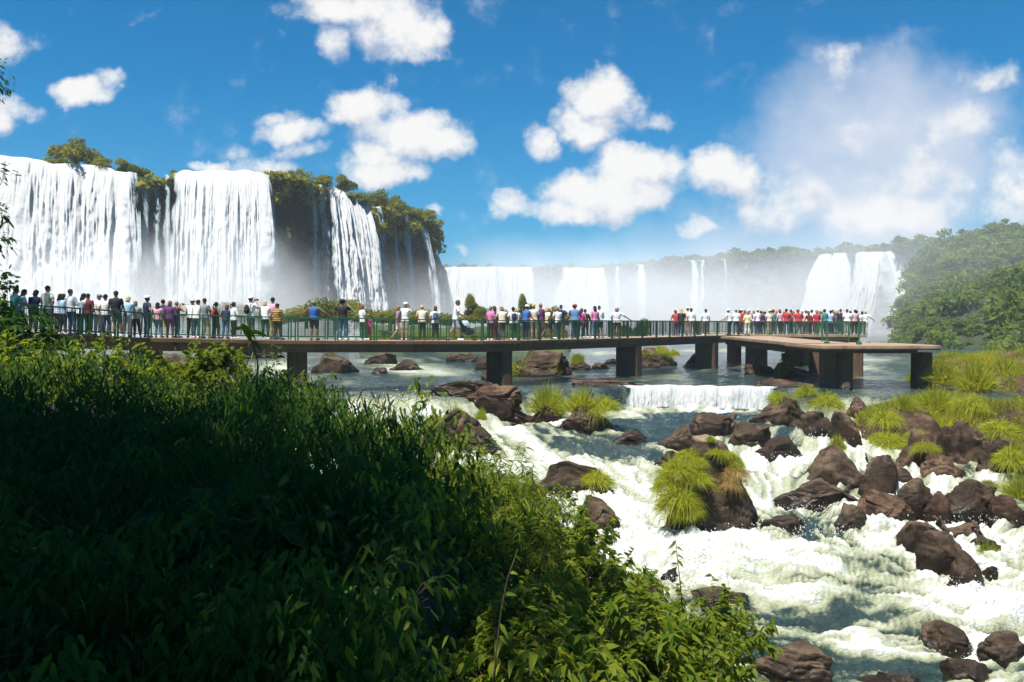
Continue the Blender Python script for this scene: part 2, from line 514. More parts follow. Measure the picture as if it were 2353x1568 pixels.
# ------------------------------------------------------------------ ground under everything, out to the horizon
def build_ground():
    n = 60
    a = np.linspace(-1, 1, n); a = np.sign(a) * np.abs(a) ** 2 * 2600
    X, Y = np.meshgrid(a, a + 100)
    Z = -8.5 + 1.2 * fbm(X * .02, Y * .02, seed=2, oct=2)
    def f(t):
        g = t.n('ShaderNodeNewGeometry').outputs['Position']
        n1 = t.noise(g, .05, 5)
        return principled(t, t.mix(n1, (.03, .045, .015), (.07, .065, .03)), .9)
    me = mk_mesh('ground', np.stack([X.ravel(), Y.ravel(), Z.ravel()], 1), grid_faces(n, n), mat('forest_floor', f), True)
    tag(ob('ground', me), kind='structure')
build_ground()
# ------------------------------------------------------------------ cliffs and waterfalls
HP = 21.6                                   # plateau height above the eye
def lip_points(pts, H=HP):                  # picture x, y of the lip -> world points on the level H
    return np.array([tuple(at(*q)) if len(q) == 3 else tuple(on(*q, H)) for q in pts])
def resample(P, n):
    d = np.r_[0, np.cumsum(np.linalg.norm(np.diff(P, axis=0), axis=1))]
    s = np.linspace(0, d[-1], n)
    return np.stack([np.interp(s, d, P[:, i]) for i in range(P.shape[1])], 1), s
def normals2d(P):                           # horizontal normal pointing to the camera's side
    T = np.gradient(P, axis=0)
    N = np.stack([T[:, 1], -T[:, 0]], 1); N /= np.linalg.norm(N, axis=1)[:, None] + 1e-9
    return N

def falls_shader(t):
    uv = t.n('ShaderNodeUVMap').outputs[0]
    u, d, _ = t.sep(uv)
    cov = t.attr('cover')
    a = t.noise(t.xyz(t.m('MULTIPLY', u, 1.1), t.m('MULTIPLY', d, .16), 0.), 1.6, 6, .65)
    b = t.noise(t.xyz(t.m('MULTIPLY', u, 1.6), t.m('MULTIPLY', d, .55), 5.), 2.4, 5, .7)
    k = t.m('ADD', cov, t.m('ADD', t.m('MULTIPLY', t.m('SUBTRACT', a, .5), 1.25), t.m('MULTIPLY', t.m('SUBTRACT', b, .5), .6)))
    alpha = t.smooth(k, .22, .62)
    thin = t.smooth(k, .45, 1.0)
    col = t.mix(thin, (.47, .56, .59), (.83, .835, .83))
    h = t.m('ADD', t.m('MULTIPLY', a, 1.0), t.m('MULTIPLY', b, .55))
    # falling spray scatters from drops that face every way: its shading normal leans to the open sky
    nrm = t.v('NORMALIZE', t.v('ADD', t.v('SCALE', t.bump(h, .8, .7), scale=.45), (-.05, -.14, .62)))
    df = t.n('ShaderNodeBsdfDiffuse'); t.put(df.inputs['Color'], col); t.link(nrm, df.inputs['Normal'])
    tr = t.n('ShaderNodeBsdfTranslucent'); t.put(tr.inputs['Color'], col); t.link(nrm, tr.inputs['Normal'])
    mx = t.n('ShaderNodeMixShader'); mx.inputs[0].default_value = .5
    t.link(df.outputs[0], mx.inputs[1]); t.link(tr.outputs[0], mx.inputs[2])
    tp = t.n('ShaderNodeBsdfTransparent')
    m2 = t.n('ShaderNodeMixShader'); t.link(alpha, m2.inputs[0])
    t.link(tp.outputs[0], m2.inputs[1]); t.link(mx.outputs[0], m2.inputs[2])
    return m2.outputs[0]
M['falls'] = mat('falling_water', falls_shader)

def waterfall(pts, label, H=HP, base=-3.0, v0=1.6, nu=220, nd=150, edge=.10, cover=1.0, rough=.5, seed=1, back=8.0, spread=0.0, lean=(0, 0), drift=0.0, world=None, group=None, gaps=(), unit=1.0):
    """A curtain of water: comes in flat from the plateau, turns over the lip and drops in a parabola."""
    P0 = np.array(world) if world is not None else lip_points(pts, H)
    P, s = resample(P0, nu)
    Ls = s[-1]
    N = normals2d(P[:, :2])
    for _ in range(8): N = np.vstack([N[:1], (N[:-2] + N[1:-1] * 2 + N[2:]) / 4, N[-1:]])
    N /= np.linalg.norm(N, axis=1)[:, None]
    T = np.stack([-N[:, 1], N[:, 0]], 1)
    drop = H - base
    tt = np.linspace(-.22, 1, nd)           # < 0: the run-in on the plateau
    out = np.where(tt < 0, tt / .22 * back, 0); dz = np.zeros(nd)
    tf = np.clip(tt, 0, 1) ** 1.0
    dd = drop * tf ** 1.35
    out = out + np.where(tt >= 0, v0 * np.sqrt(2 * dd / 9.8), 0)
    dz = np.where(tt < 0, np.minimum(.0 - tt * .9, .35) * unit, -dd)
    q = s[None, :] / unit; D = dd[:, None] / unit; O = np.ones_like(D)
    seed_ = seed * 101
    ridge = fbm(q * .55 * O, D * .03 + q * .0, seed=seed_, oct=4, gain=.6)
    fine = fbm(q * 3.0 * O, D * .16, seed=seed_ + 7, oct=3, gain=.6)
    puff = fbm(q * 1.5 * O, D * .50, seed=seed_ + 9, oct=4, gain=.6)
    grow = np.clip(.25 + D / (drop / unit) * 1.4, .25, 1.3)
    disp = rough * unit * (ridge * .62 + fine * .34 + puff * .22 * grow) * np.where(tt < 0, .15, 1)[:, None] * np.clip(.35 + D / 4, .35, 1)
    e = np.minimum(s, Ls - s) / (edge * Ls + 1e-6)
    en = fbm(q * .0 * O + (s[None, :] > Ls / 2) * 9, D * .25, seed=seed_ + 3, oct=3) * .35
    cov = np.clip(e[None, :] + en, 0, 1) ** .7 * cover + ridge * .16 + fine * .08
    for (g0, g1, amt) in gaps:
        m_ = sstep(g0 - .02, g0, s / Ls) * (1 - sstep(g1, g1 + .02, s / Ls))
        cov = cov - amt * m_[None, :] * (.6 + .4 * np.clip(D / 10, 0, 1))
    cov = np.where(tt[:, None] < 0, np.maximum(cov, .9 * np.clip(e[None, :] * 2, 0, 1)), cov)
    side = ((s / Ls - .5) * 2)[None, :] * spread * (dd[:, None] / drop) + drift * (dd[:, None] / drop) ** 1.2
    o = out[:, None] + disp
    X = P[None, :, 0] + N[None, :, 0] * o + T[None, :, 0] * side
    Y = P[None, :, 1] + N[None, :, 1] * o + T[None, :, 1] * side
    Z = P[None, :, 2] + dz[:, None] + 0 * o
    Z = Z + np.where(tt[:, None] <= 0.02, .25 * unit * vn(q * .6 * O, D * 0 + out[:, None] * .5, seed=seed_ + 5), 0)
    uv = np.stack([np.broadcast_to(q, X.shape).ravel() + seed * 13, np.broadcast_to(D, X.shape).ravel() + out.clip(-99, 0)[:, None].repeat(nu, 1).ravel()], 1)
    me = mk_mesh('waterfall', np.stack([X.ravel(), Y.ravel(), Z.ravel()], 1), grid_faces(nd, nu), M['falls'], True, {'cover': cov.ravel()}, uv)
    return tag(ob('waterfall', me), label, 'waterfall', group)

def cliff_shader(t):
    g = t.n('ShaderNodeNewGeometry').outputs['Position']
    nz = t.sep(t.n('ShaderNodeNewGeometry').outputs['Normal'])[2]
    a = t.noise(g, .35, 6, .65); b = t.noise(t.v('MULTIPLY', g, (1, 1, .22)), .9, 5, .65)
    c = t.noise(g, .16, 4, .6)
    col = t.mix(t.smooth(a, .35, .68), (.014, .014, .014), (.050, .042, .036))
    moss = t.mix(b, (.018, .036, .010), (.062, .082, .018))
    zz = t.sep(g)[2]
    mk = t.m('ADD', t.m('SUBTRACT', c, .5), t.m('ADD', t.m('MULTIPLY', nz, .35), t.m('MULTIPLY', t.smooth(zz, 4, 21), .24)))
    col = t.mix(t.smooth(mk, .06, .26), col, moss)
    return principled(t, col, .7, t.bump(t.m('ADD', a, t.m('MULTIPLY', b, .6)), 1.0, 1.2), spec=.3)
M['cliff'] = mat('cliff_rock', cliff_shader)

def cliff(name, P0, label=None, H=HP, base=-4.0, shift=-1.6, nu=260, nd=90, rough=1.6, seed=3, overhang=None, top=26):
    P, s = resample(np.array(P0), nu)
    N = normals2d(P[:, :2])
    for _ in range(10): N = np.vstack([N[:1], (N[:-2] + N[1:-1] * 2 + N[2:]) / 4, N[-1:]])
    N /= np.linalg.norm(N, axis=1)[:, None]
    # rows: plateau strip going back, then down the face
    backs = np.array([-top, -top * .6, -top * .3, -6, -3, -1.2])
    rows_o = np.r_[backs, np.zeros(nd)]
    dd = np.r_[np.zeros(len(backs)), np.linspace(0, H - base, nd)]
    q = s[None, :]; D = dd[:, None]
    O = np.ones_like(D)
    disp = rough * (fbm(q * .16 * O, D * .16, seed=seed, oct=5, gain=.55) + .5 * np.abs(fbm(q * .5 * O, D * .25, seed=seed + 4, oct=3)))
    disp = disp * np.where(rows_o < 0, 0, 1)[:, None]
    o = rows_o[:, None] + shift + disp
    if overhang is not None: o = o + overhang(s[None, :] / s[-1], D / (H - base))
    X = P[None, :, 0] + N[None, :, 0] * o; Y = P[None, :, 1] + N[None, :, 1] * o
    Z = P[None, :, 2] - D + np.where(rows_o < 0, -.25, 0)[:, None] + .35 * fbm(q * .3 * O, rows_o[:, None] * .3, seed=seed + 8, oct=3)
    me = mk_mesh(name, np.stack([X.ravel(), Y.ravel(), Z.ravel()], 1), grid_faces(len(rows_o), nu), M['cliff'], True)
    return tag(ob(name, me), label, kind='structure')

LIP = [(-330,300,104),(-150,330,106),(0,356,108),(62,363,108.5),(120,375,109.5),(200,381,111),(290,396,112.5),(335,408,114),(385,400,115),(420,394,115.5),(520,391,116.5),(600,397,118),(660,408,121.5),(715,420,126),(770,435,129.5),(832,462,133.5),(880,478,139),(930,492,147),(975,504,155),(1008,512,161)]
LW = lip_points(LIP)
# the far end turns the corner and runs away behind
corner = [LW[-1] + np.array(d) for d in ((.5, 4, 0), (-3, 12, 0), (-14, 28, 0), (-36, 58, 0))]
LWX = np.vstack([LW, corner])
def oh(u, d): return np.where(u > .66, sstep(.66, .78, u) * (-2.4 + 1.6 * np.exp(-((d - .12) / .14) ** 2) - 2.6 * sstep(.35, .8, d) + 1.8 * np.exp(-((d - .9) / .2) ** 2)), 0)
cliff('cliff', LWX, seed=3, overhang=oh, nu=420)
waterfall(LIP[0:6] + [(285, 394, 112.3), (316, 403, 113.2)], 'broad pale waterfall curtain beside the leafy branches, under the clifftop bush', nu=420, nd=200, v0=2.3, edge=.06, rough=.55, seed=2, back=14, cover=1.28)
waterfall([(398, 398, 115.2)] + LIP[9:12] + [(610, 399, 118.4)], 'brightest white waterfall, between two dark mossy rock faces of the near cliff', nu=280, nd=200, v0=2.4, edge=.11, rough=.5, seed=5, back=16, cover=1.3)
waterfall([(744, 427, 128), (775, 436, 129.8), (815, 454, 132.4), (838, 465, 134)], 'white waterfall fanning out sideways below the shrubby end of the near cliff', nu=200, nd=190, v0=2.2, edge=.14, rough=.6, seed=8, back=5, spread=1.6, drift=.4, cover=1.3)
THIN = 'thin trickles down the near cliff'
for i, (x0, x1, y, lab, cv) in enumerate([
        (322, 344, 411, 'thin water strand at the left edge of the dark mossy gap in the near cliff', .8),
        (352, 368, 408, 'thin water strand in the middle of the dark mossy gap', .66),
        (376, 394, 402, 'water strand at the right of the dark mossy gap, next to the brightest falls', .8),
        (600, 622, 400, 'ragged water strand hanging beside the right edge of the brightest falls', .8),
        (704, 722, 419, 'forked thin trickle just left of the fanning falls', .72),
        (726, 745, 424, 'narrow trickle touching the fanning falls', .6),
        (852, 880, 472, 'misty side trickle just right of the fanning falls', .5),
        (892, 910, 484, 'faint thread of water on the dark shrubby cliff end, nearer the fanning falls', .6),
        (918, 936, 492, 'faint thread of water in the middle of the dark cliff end', .56)]):
    yl_ = lambda x: float(np.interp(x, [l[0] for l in LIP], [l[2] for l in LIP])); waterfall([(x0, y, yl_(x0)), (x1, y + (x1 - x0) * .2, yl_(x1))], lab, nu=26, nd=110, v0=.9, edge=.42, rough=.3, seed=20 + i, back=2, cover=cv, group=THIN, spread=.5)
waterfall([(953, 508, 152), (966, 511, 153.5)], 'slender cone of water widening down the overhanging cliff end', nu=40, nd=120, v0=2.4, edge=.4, rough=.3, seed=41, back=2, cover=.78, group=THIN, spread=1.6)
waterfall([(992, 580), (1004, 584)], 'short misty fall slipping from under the overhang at the tip of the near cliff', H=at(1000, 582, 160).z, nu=40, nd=90, v0=2.0, edge=.4, rough=.3, seed=42, back=1.5, cover=.8, group=THIN, spread=1.0)

# ---- the far amphitheatre
FAR = [(940, 614), (1010, 614), (1120, 615), (1225, 615), (1300, 615), (1390, 616), (1480, 610), (1560, 602), (1660, 597), (1780, 591), (1870, 586), (1955, 582), (2010, 580), (2068, 580), (2110, 572)]
FW = lip_points(FAR)
FWX = np.vstack([FW, FW[-1] + np.array((25, -12, 2)), FW[-1] + np.array((60, -30, 6))])
cliff('far_cliff', FWX, seed=9, rough=2.6, nu=360, shift=-2.5, top=40)
FG = 'distant waterfalls of the far amphitheatre'
waterfall([(1004, 614), (1100, 614), (1224, 615)], 'wide distant white waterfall just beyond the tip of the near cliff', nu=260, nd=110, v0=3, edge=.03, rough=.8, seed=51, back=12, group=FG, gaps=((.62, .66, .5),))
waterfall([(1226, 618), (1290, 618)], 'pale veil of falling water between the two wide distant falls', nu=90, nd=90, v0=2, edge=.2, rough=.5, seed=52, back=6, group=FG, cover=.72)
waterfall([(1292, 615), (1388, 616)], 'second wide distant white waterfall, flaring towards its left foot', nu=180, nd=110, v0=3, edge=.05, rough=.8, seed=53, back=12, group=FG, spread=6, drift=-5)
for i, (x0, x1, y, lab, cv) in enumerate([
        (1410, 1424, 614, 'faint misty plume right of the second wide distant fall', .7),
        (1462, 1482, 609, 'single narrow plume on the grey misty far wall', .78),
        (1583, 1601, 599, 'taller bright plume of a pair on the grey misty far wall', .85),
        (1608, 1618, 598, 'slanting thinner plume beside the taller one of the pair', .66),
        (1660, 1668, 596, 'hair-thin plume on the far wall right of the pair', .5),
        (1709, 1715, 593, 'lowest hair-thin plume on the far wall, above the crowded platform', .42)]):
    waterfall([(x0, y), (x1, y)], lab, nu=36, nd=80, v0=2.0, edge=.38, rough=.35, seed=60 + i, back=3, cover=cv, group=FG, spread=1.2, drift=-1.5 if i in (3,) else 0)
waterfall([(1886, 585), (1898, 584), (1912, 584)], 'left thinner strand of the twin falls behind the crowded platform', nu=60, nd=130, v0=3.5, edge=.3, rough=.5, seed=71, back=6, group=FG, spread=1.5, drift=-4.0, cover=.95)
waterfall([(1915, 583), (1932, 582), (1949, 582)], 'right strand of the twin falls behind the crowded platform', nu=90, nd=130, v0=3.2, edge=.22, rough=.5, seed=72, back=6, group=FG, spread=1.2, drift=-2.6, cover=1.0)
waterfall([(1966, 581), (2000, 580), (2030, 579), (2066, 580)], 'big white waterfall against the wooded hill, plunging beside the end of the platform', nu=190, nd=160, v0=3.2, edge=.07, rough=1.1, seed=73, back=12, group=FG, spread=1.5, drift=-2.5, cover=.98, gaps=((.52, .6, .5), (.25, .28, .3)))

# the plateau behind both walls, running to the horizon
def build_plateau():
    rows = []
    edge = np.vstack([LWX[:-1] + np.array((-6, 8, 0)), FWX[1:] + np.array((4, 10, 0)), [[400, 150, HP + 6], [900, 150, HP + 8]]])
    edge = np.vstack([[[-900, 60, HP], [-300, 60, HP]], edge])
    E, s = resample(edge, 260)
    outw = np.array([0, 1.0])
    V = []
    for k, b in enumerate([0, 8, 25, 60, 140, 320, 700, 1500]):
        X = E[:, 0] * (1 + b / 700); Y = E[:, 1] + b
        Z = np.full(len(E), HP - .5) + (.6 * fbm(X * .05, Y * .05, seed=4) if k else 0) - (1.0 if k == 0 else 0)
        V.append(np.stack([X, Y, Z], 1))
    V = np.concatenate(V)
    me = mk_mesh('plateau', V, grid_faces(8, 260), M['cliff'], True)
    tag(ob('plateau', me), kind='structure')
build_plateau()

# ---- the low cascades of the river itself
LOWG = 'low cascades over the river ledge'
wl = [on(x, y, UP + .02) for x, y in ((1434, 889), (1520, 888), (1610, 889), (1700, 890), (1772, 893))]
waterfall(None, 'low white cascade with dark streaks between the grassy boulders, below the walkway', world=[(p.x, p.y - .42, p.z) for p in wl], H=UP + .02, base=-4.0, v0=.55, nu=420, nd=70, edge=.05, rough=.42, seed=81, back=.9, cover=.9, unit=.16, group=LOWG)

def spray(spots, n, seed):
    """droplets thrown up where the water breaks"""
    rs = np.random.RandomState(seed); C, S_ = [], []
    for (px, py, w, h, k) in spots:
        for _ in range(int(n * k)):
            x = px + rs.normal() * w * .5; p = on_water(x, py + rs.normal() * 5); up = abs(rs.normal()) * h * .5
            C.append((p.x + rs.normal() * .1, p.y + rs.normal() * .15, p.z + up / F * p.y)); S_.append(.003 + .011 * rs.rand() ** 2.5 * (p.y / 20) ** .6)
    C = np.array(C); S_ = np.array(S_)[:, None]; m = len(C)
    T = np.array([(1, 1, 1), (1, -1, -1), (-1, 1, -1), (-1, -1, 1)], float)
    V = (C[:, None, :] + T[None] * S_[:, None, :] * np.array([1, 1, 1.4])).reshape(-1, 3)
    f = ((np.arange(m) * 4)[:, None, None] + np.array([[0, 1, 2], [0, 3, 1], [0, 2, 3], [1, 3, 2]])[None]).reshape(-1, 3)
    me = mk_mesh('spray', V, f, flat_mat('droplets', (.8, .8, .8), .3), True)
    tag(ob('spray', me), 'droplets thrown up by the rapids', None, None, 'stuff')
spray([(930, 925, 130, 22, 1.2), (1600, 938, 330, 12, 1.5), (1480, 1180, 90, 34, 1.2), (1640, 1228, 220, 16, .8), (1880, 1172, 180, 14, .6), (1960, 1228, 120, 16, .6), (1810, 1225, 100, 20, .9),
       (1950, 945, 60, 26, .7), (1880, 1010, 120, 20, .7), (1780, 1055, 120, 16, .5), (2080, 1215, 160, 14, .5), (2230, 1345, 80, 20, .6), (2200, 1500, 180, 16, .25), (1330, 1142, 180, 14, .5), (1430, 1120, 40, 30, .6), (1560, 1335, 90, 16, .5), (1050, 1040, 180, 16, .5), (2260, 1200, 160, 16, .5), (2280, 1380, 90, 20, .5)], 260, 4)
# ------------------------------------------------------------------ the walkway
def concrete_shader(base, stain):
    def f(t):
        g = t.n('ShaderNodeNewGeometry').outputs['Position']
        a = t.noise(g, .9, 6, .65)
        b = t.noise(t.v('MULTIPLY', g, (1, 1, .12)), 3.2, 5, .6)
        c = t.noise(g, 14, 4, .6)
        col = t.mix(t.smooth(a, .35, .7), base, stain)
        col = t.mix(t.smooth(b, .48, .72, 0, .7), col, tuple(q * .42 for q in stain))
        col = t.mix(t.smooth(c, .4, .8, 0, .35), col, tuple(min(1, q * 1.35) for q in base))
        return principled(t, col, .85, t.bump(t.m('ADD', a, t.m('MULTIPLY', c, .4)), .5, .03), spec=.25)
    return f
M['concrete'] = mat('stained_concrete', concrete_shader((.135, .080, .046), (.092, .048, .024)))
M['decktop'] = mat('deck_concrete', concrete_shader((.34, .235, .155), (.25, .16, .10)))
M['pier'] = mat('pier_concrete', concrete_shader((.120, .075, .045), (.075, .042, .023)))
M['green'] = flat_mat('green_paint', (.030, .115, .050), .42, .30, 6)
M['greenwire'] = flat_mat('green_wire', (.045, .115, .055), .55, .25, 6)

EDGE = [(-330, 21.0, .10), (100, 28.5, -.33), (345, 32.0, -.56), (682, 34.2, -.71), (1000, 36.6, -.78), (1110, 37.6, -.80), (1195, 38.8, -.80), (1445, 45.7, -.80), (1624, 53.6, -.79), (1700, 57.3, -.79)]
EF = np.array([((x - 1176.5) / F * Y, Y, z) for x, Y, z in EDGE])
WID = 2.5
def offset_line(P, o):
    T = np.diff(P[:, :2], axis=0); T /= np.linalg.norm(T, axis=1)[:, None]
    Nn = np.stack([-T[:, 1], T[:, 0]], 1)          # to the left of travel = away from the camera
    out = []
    for i in range(len(P)):
        a = Nn[max(i - 1, 0)]; b = Nn[min(i, len(Nn) - 1)]
        m_ = (a + b); m_ /= np.linalg.norm(m_)
        out.append(P[i, :2] + m_ * o / max(.5, float(m_ @ a)))
    return np.column_stack([np.array(out), P[:, 2]])
EB = offset_line(EF, WID)
bridge = empty('footbridge', (EF[3][0], EF[3][1] + 1, UP))
tag(bridge, 'long brown concrete walkway on stout piers, with green mesh railings, crossing the river', 'footbridge')
BL = Vector(bridge.location)
def bpart(name, me, parent=bridge, loc=(0, 0, 0), rz=0.0):
    o = ob(name, me, parent)
    base = BL if parent is bridge else Vector((0, 0, 0))
    o.location = Vector(loc) - base
    o.rotation_euler = (0, 0, rz)
    return o
def strip(Pa, Pb, z0, z1, mats, name, nose=0.0):
    """a slab between two edge lines, from z0 to z1 relative to the deck line"""
    n = len(Pa)
    V = []
    for P in (Pa, Pb):
        for dz in (z0, z1):
            q = P.copy(); q[:, 2] += dz; V.append(q)
    V = np.concatenate(V)      # a-lo, a-hi, b-lo, b-hi
    f = []
    for i in range(n - 1):
        al, ah, bl, bh = i, n + i, 2 * n + i, 3 * n + i
        f += [[al, al + 1, ah + 1, ah], [bl, bh, bh + 1, bl + 1], [ah, ah + 1, bh + 1, bh], [al, bl, bl + 1, al + 1]]
    f += [[0, n, 3 * n, 2 * n], [n - 1, 3 * n - 1, 4 * n - 1, 2 * n - 1]]
    return mk_mesh(name, V, np.array(f), mats, False)
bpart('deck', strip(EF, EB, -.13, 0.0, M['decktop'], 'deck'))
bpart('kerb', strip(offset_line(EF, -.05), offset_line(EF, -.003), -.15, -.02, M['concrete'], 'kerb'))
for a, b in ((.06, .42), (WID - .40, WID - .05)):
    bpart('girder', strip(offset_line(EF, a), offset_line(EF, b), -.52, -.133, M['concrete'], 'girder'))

def poly_slab(pts, thick, name, mats, bev=.07):
    """pts (x, y, z) counter-clockwise -> rounded-edge slab"""
    bm = bmesh.new()
    top = [bm.verts.new(p) for p in pts]
    bot = [bm.verts.new((p[0], p[1], p[2] - thick)) for p in pts]
    bm.faces.new(top); bm.faces.new(bot[::-1])
    k = len(pts)
    for i in range(k):
        j = (i + 1) % k
        bm.faces.new((top[j], top[i], bot[i], bot[j]))
    bmesh.ops.recalc_face_normals(bm, faces=bm.faces)
    if bev:
        es = [e for e in bm.edges if (e.verts[0] in top) == (e.verts[1] in top)]
        bmesh.ops.bevel(bm, geom=es, offset=bev, segments=2, affect='EDGES')
    me = bpy.data.meshes.new(name); bm.to_mesh(me); bm.free()
    for m_ in mats if isinstance(mats, (list, tuple)) else [mats]: me.materials.append(m_)
    return me
# junction slab, ramp coming down towards the camera, and the low unfenced platform
def arc(c, r, a0, a1, n, z):
    return [(c[0] + r * math.cos(R(a0 + (a1 - a0) * i / n)), c[1] + r * math.sin(R(a0 + (a1 - a0) * i / n)), z) for i in range(n + 1)]
zl = -1.0
junction = [(13.9, 53.2, -.79), (17.2, 53.2, -.80), (17.2, 60.5, -.8), (13.0, 62.2, -.8), (12.4, 60.2, -.8)]
ramp = [(14.35, 39.6, zl + .03), (17.6, 41.5, zl + .03), (17.3, 53.3, -.803), (13.95, 53.3, -.803)]
bpart('junction_slab', poly_slab([(EF[-1][0] + .02, EF[-1][1] + .03, -.795), (17.2, 53.32, -.80), (17.3, 58.5, -.8), (16.5, 60.5, -.8), (EB[-1][0], EB[-1][1] + .03, -.795)], .16, 'junction_slab', M['decktop'], .03))
bpart('ramp', poly_slab(ramp, .20, 'ramp', M['decktop'], .05))
low = arc((14.9, 37.4), .8, 200, 270, 5, zl) + arc((19.2, 37.6), 1.0, 270, 350, 7, zl) + [(20.4, 39.5, zl), (20.2, 42.0, zl)] + arc((19.2, 42.4), .9, 0, 90, 4, zl) + [(16.5, 43.6, zl), (14.2, 41.5, zl)]
bpart('lower_platform', poly_slab(low, .20, 'lower_platform', M['decktop'], .07))
bpart('platform_beam', poly_slab([(14.6, 37.1, zl - .203), (18.9, 37.1, zl - .203), (19.3, 38.6, zl - .203), (19.2, 44, zl - .203), (14.6, 42, zl - .203)], .16, 'platform_beam', M['concrete'], 0))
bpart('platform_beam', poly_slab([(14.5, 42.1, zl - .19), (17.0, 42.6, zl - .19), (16.8, 53.0, -1.01), (14.2, 53.0, -1.01)], .32, 'platform_beam', M['concrete'], 0))
# the crowded viewing platform
CP = [(16.75, 57.35), (25.7, 57.6), (26.1, 60.0), (24.5, 66.5), (15.4, 67.0), (15.2, 60.8)]
bpart('viewing_platform', poly_slab([(x, y, -.79) for x, y in CP], .18, 'viewing_platform', M['decktop'], .03))
bpart('platform_beam', poly_slab([(17.1, 57.7, -.973), (25.3, 57.9, -.973), (25.5, 60.0, -.973), (24.1, 66.1, -.973), (15.8, 66.5, -.973)], .40, 'platform_beam', M['concrete'], 0))
def pier_mesh(w, dpt, top, bot, curved=False):
    bm = bmesh.new()
    pts = []
    for sx, sy, a0 in ((1, 1, 0), (-1, 1, 90), (-1, -1, 180), (1, -1, 270)):
        r = min(w, dpt) * .28
        for k in range(5):
            a = R(a0 + 90 * k / 4)
            pts.append((sx * (w / 2 - r) + r * math.cos(a), sy * (dpt / 2 - r) + r * math.sin(a)))
    rings = []
    for z, s_ in ((bot, 1.10), (bot + .5, 1.05), ((top + bot) / 2, 1.0), (top, 1.0)):
        rings.append([bm.verts.new((x * s_, y * s_, z)) for x, y in pts])
    for a, b in zip(rings, rings[1:]):
        for i in range(len(pts)):
            j = (i + 1) % len(pts); bm.faces.new((a[i], a[j], b[j], b[i]))
    bm.faces.new(rings[-1]); bm.faces.new(rings[0][::-1])
    me = bpy.data.meshes.new('pier'); bm.to_mesh(me); bm.free()
    me.materials.append(M['pier'])
    return me
def pier(px, Y, w, dpt, top, bot, rz, inset=.0):
    X = (px - 1176.5) / F * Y
    bpart('pier', pier_mesh(w, dpt, 0, bot - top), bridge, (X, Y, top), rz)
def seg_angle(px):
    for i in range(len(EDGE) - 1):
        if EDGE[i][0] <= px <= EDGE[i + 1][0]:
            d = EF[i + 1] - EF[i]; return math.atan2(d[1], d[0])
    return 0
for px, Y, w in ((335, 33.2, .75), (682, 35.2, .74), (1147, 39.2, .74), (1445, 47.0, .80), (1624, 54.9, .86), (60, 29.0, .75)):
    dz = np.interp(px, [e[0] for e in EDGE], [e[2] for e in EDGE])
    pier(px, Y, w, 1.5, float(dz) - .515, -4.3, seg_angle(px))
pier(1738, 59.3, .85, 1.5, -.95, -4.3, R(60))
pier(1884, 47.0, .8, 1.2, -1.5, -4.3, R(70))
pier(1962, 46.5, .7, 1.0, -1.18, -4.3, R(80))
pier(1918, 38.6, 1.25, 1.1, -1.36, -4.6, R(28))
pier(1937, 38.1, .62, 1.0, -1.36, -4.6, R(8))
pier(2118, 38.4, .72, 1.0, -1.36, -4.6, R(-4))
for x, y in ((18.5, 59.5), (22.0, 59.8), (24.6, 59.8), (18, 64.5), (23, 64.5)):
    bpart('pier', pier_mesh(.8, 1.2, 0, -3.0), bridge, (x, y, -1.37), R(15))

# ---- railings
RH = 1.0
_pan = {}
def rail_panel(Ln):
    """frame: two posts, top and bottom rail, two uprights; and a wire mesh as a part of the panel"""
    key = round(Ln, 2)
    if key in _pan: return _pan[key]
    a = MB()
    for x in (.03, Ln - .03): a.box((x, 0, RH / 2 - .03), (.06, .05, RH + .06))
    a.box((Ln / 2, 0, RH - .02), (Ln - .004, .066, .055))
    a.box((Ln / 2, 0, .16), (Ln - .122, .042, .04))
    for x in (.33, Ln - .33): a.box((x, 0, (RH + .16) / 2), (.03, .03, RH - .24))
    fr = a.mesh('railing_panel', M['green'])
    w = MB()
    nx = max(3, int(Ln / .06)); nz = 11
    for i in range(1, nx):
        w.box((Ln * i / nx, .004, (RH + .16) / 2), (.009, .007, RH - .26))
    for j in range(1, nz):
        w.box((Ln / 2, -.004, .18 + (RH - .22) * j / nz), (Ln - .13, .006, .007))
    wm = w.mesh('wire_mesh', M['greenwire'])
    _pan[key] = (fr, wm)
    return _pan[key]
def railing(P, target=1.66, skip=lambda p: False):
    P = np.array(P)
    for a, b in zip(P[:-1], P[1:]):
        d = b - a; Ln = float(np.linalg.norm(d[:2]))
        k = max(1, round(Ln / target)); l = Ln / k
        fr, wm = rail_panel(l - .05)
        rz = math.atan2(d[1], d[0])
        for i in range(k):
            p = a + d * (i * l + .025) / Ln
            if skip(p): continue
            o = bpart('railing_panel', fr, bridge, tuple(p), rz)
            o.rotation_euler = (0, -math.asin(max(-1, min(1, d[2] / Ln))), rz)
            w = ob('wire_mesh', wm, o)
def simplify(P, idx): return P[idx]
railing(offset_line(EF, .08)[[0, 1, 2, 3, 5, 6, 7, 8, 9]])
railing(offset_line(EF, WID - .08)[[1, 2, 3, 5, 6, 7, 8, 9]])
railing([(16.9, 57.45, -.79), (25.6, 57.7, -.79), (26.0, 60.0, -.79), (24.4, 66.4, -.79), (15.5, 66.9, -.79)])
railing([(14.2, 60.3, -.79), (15.5, 66.9, -.79)])
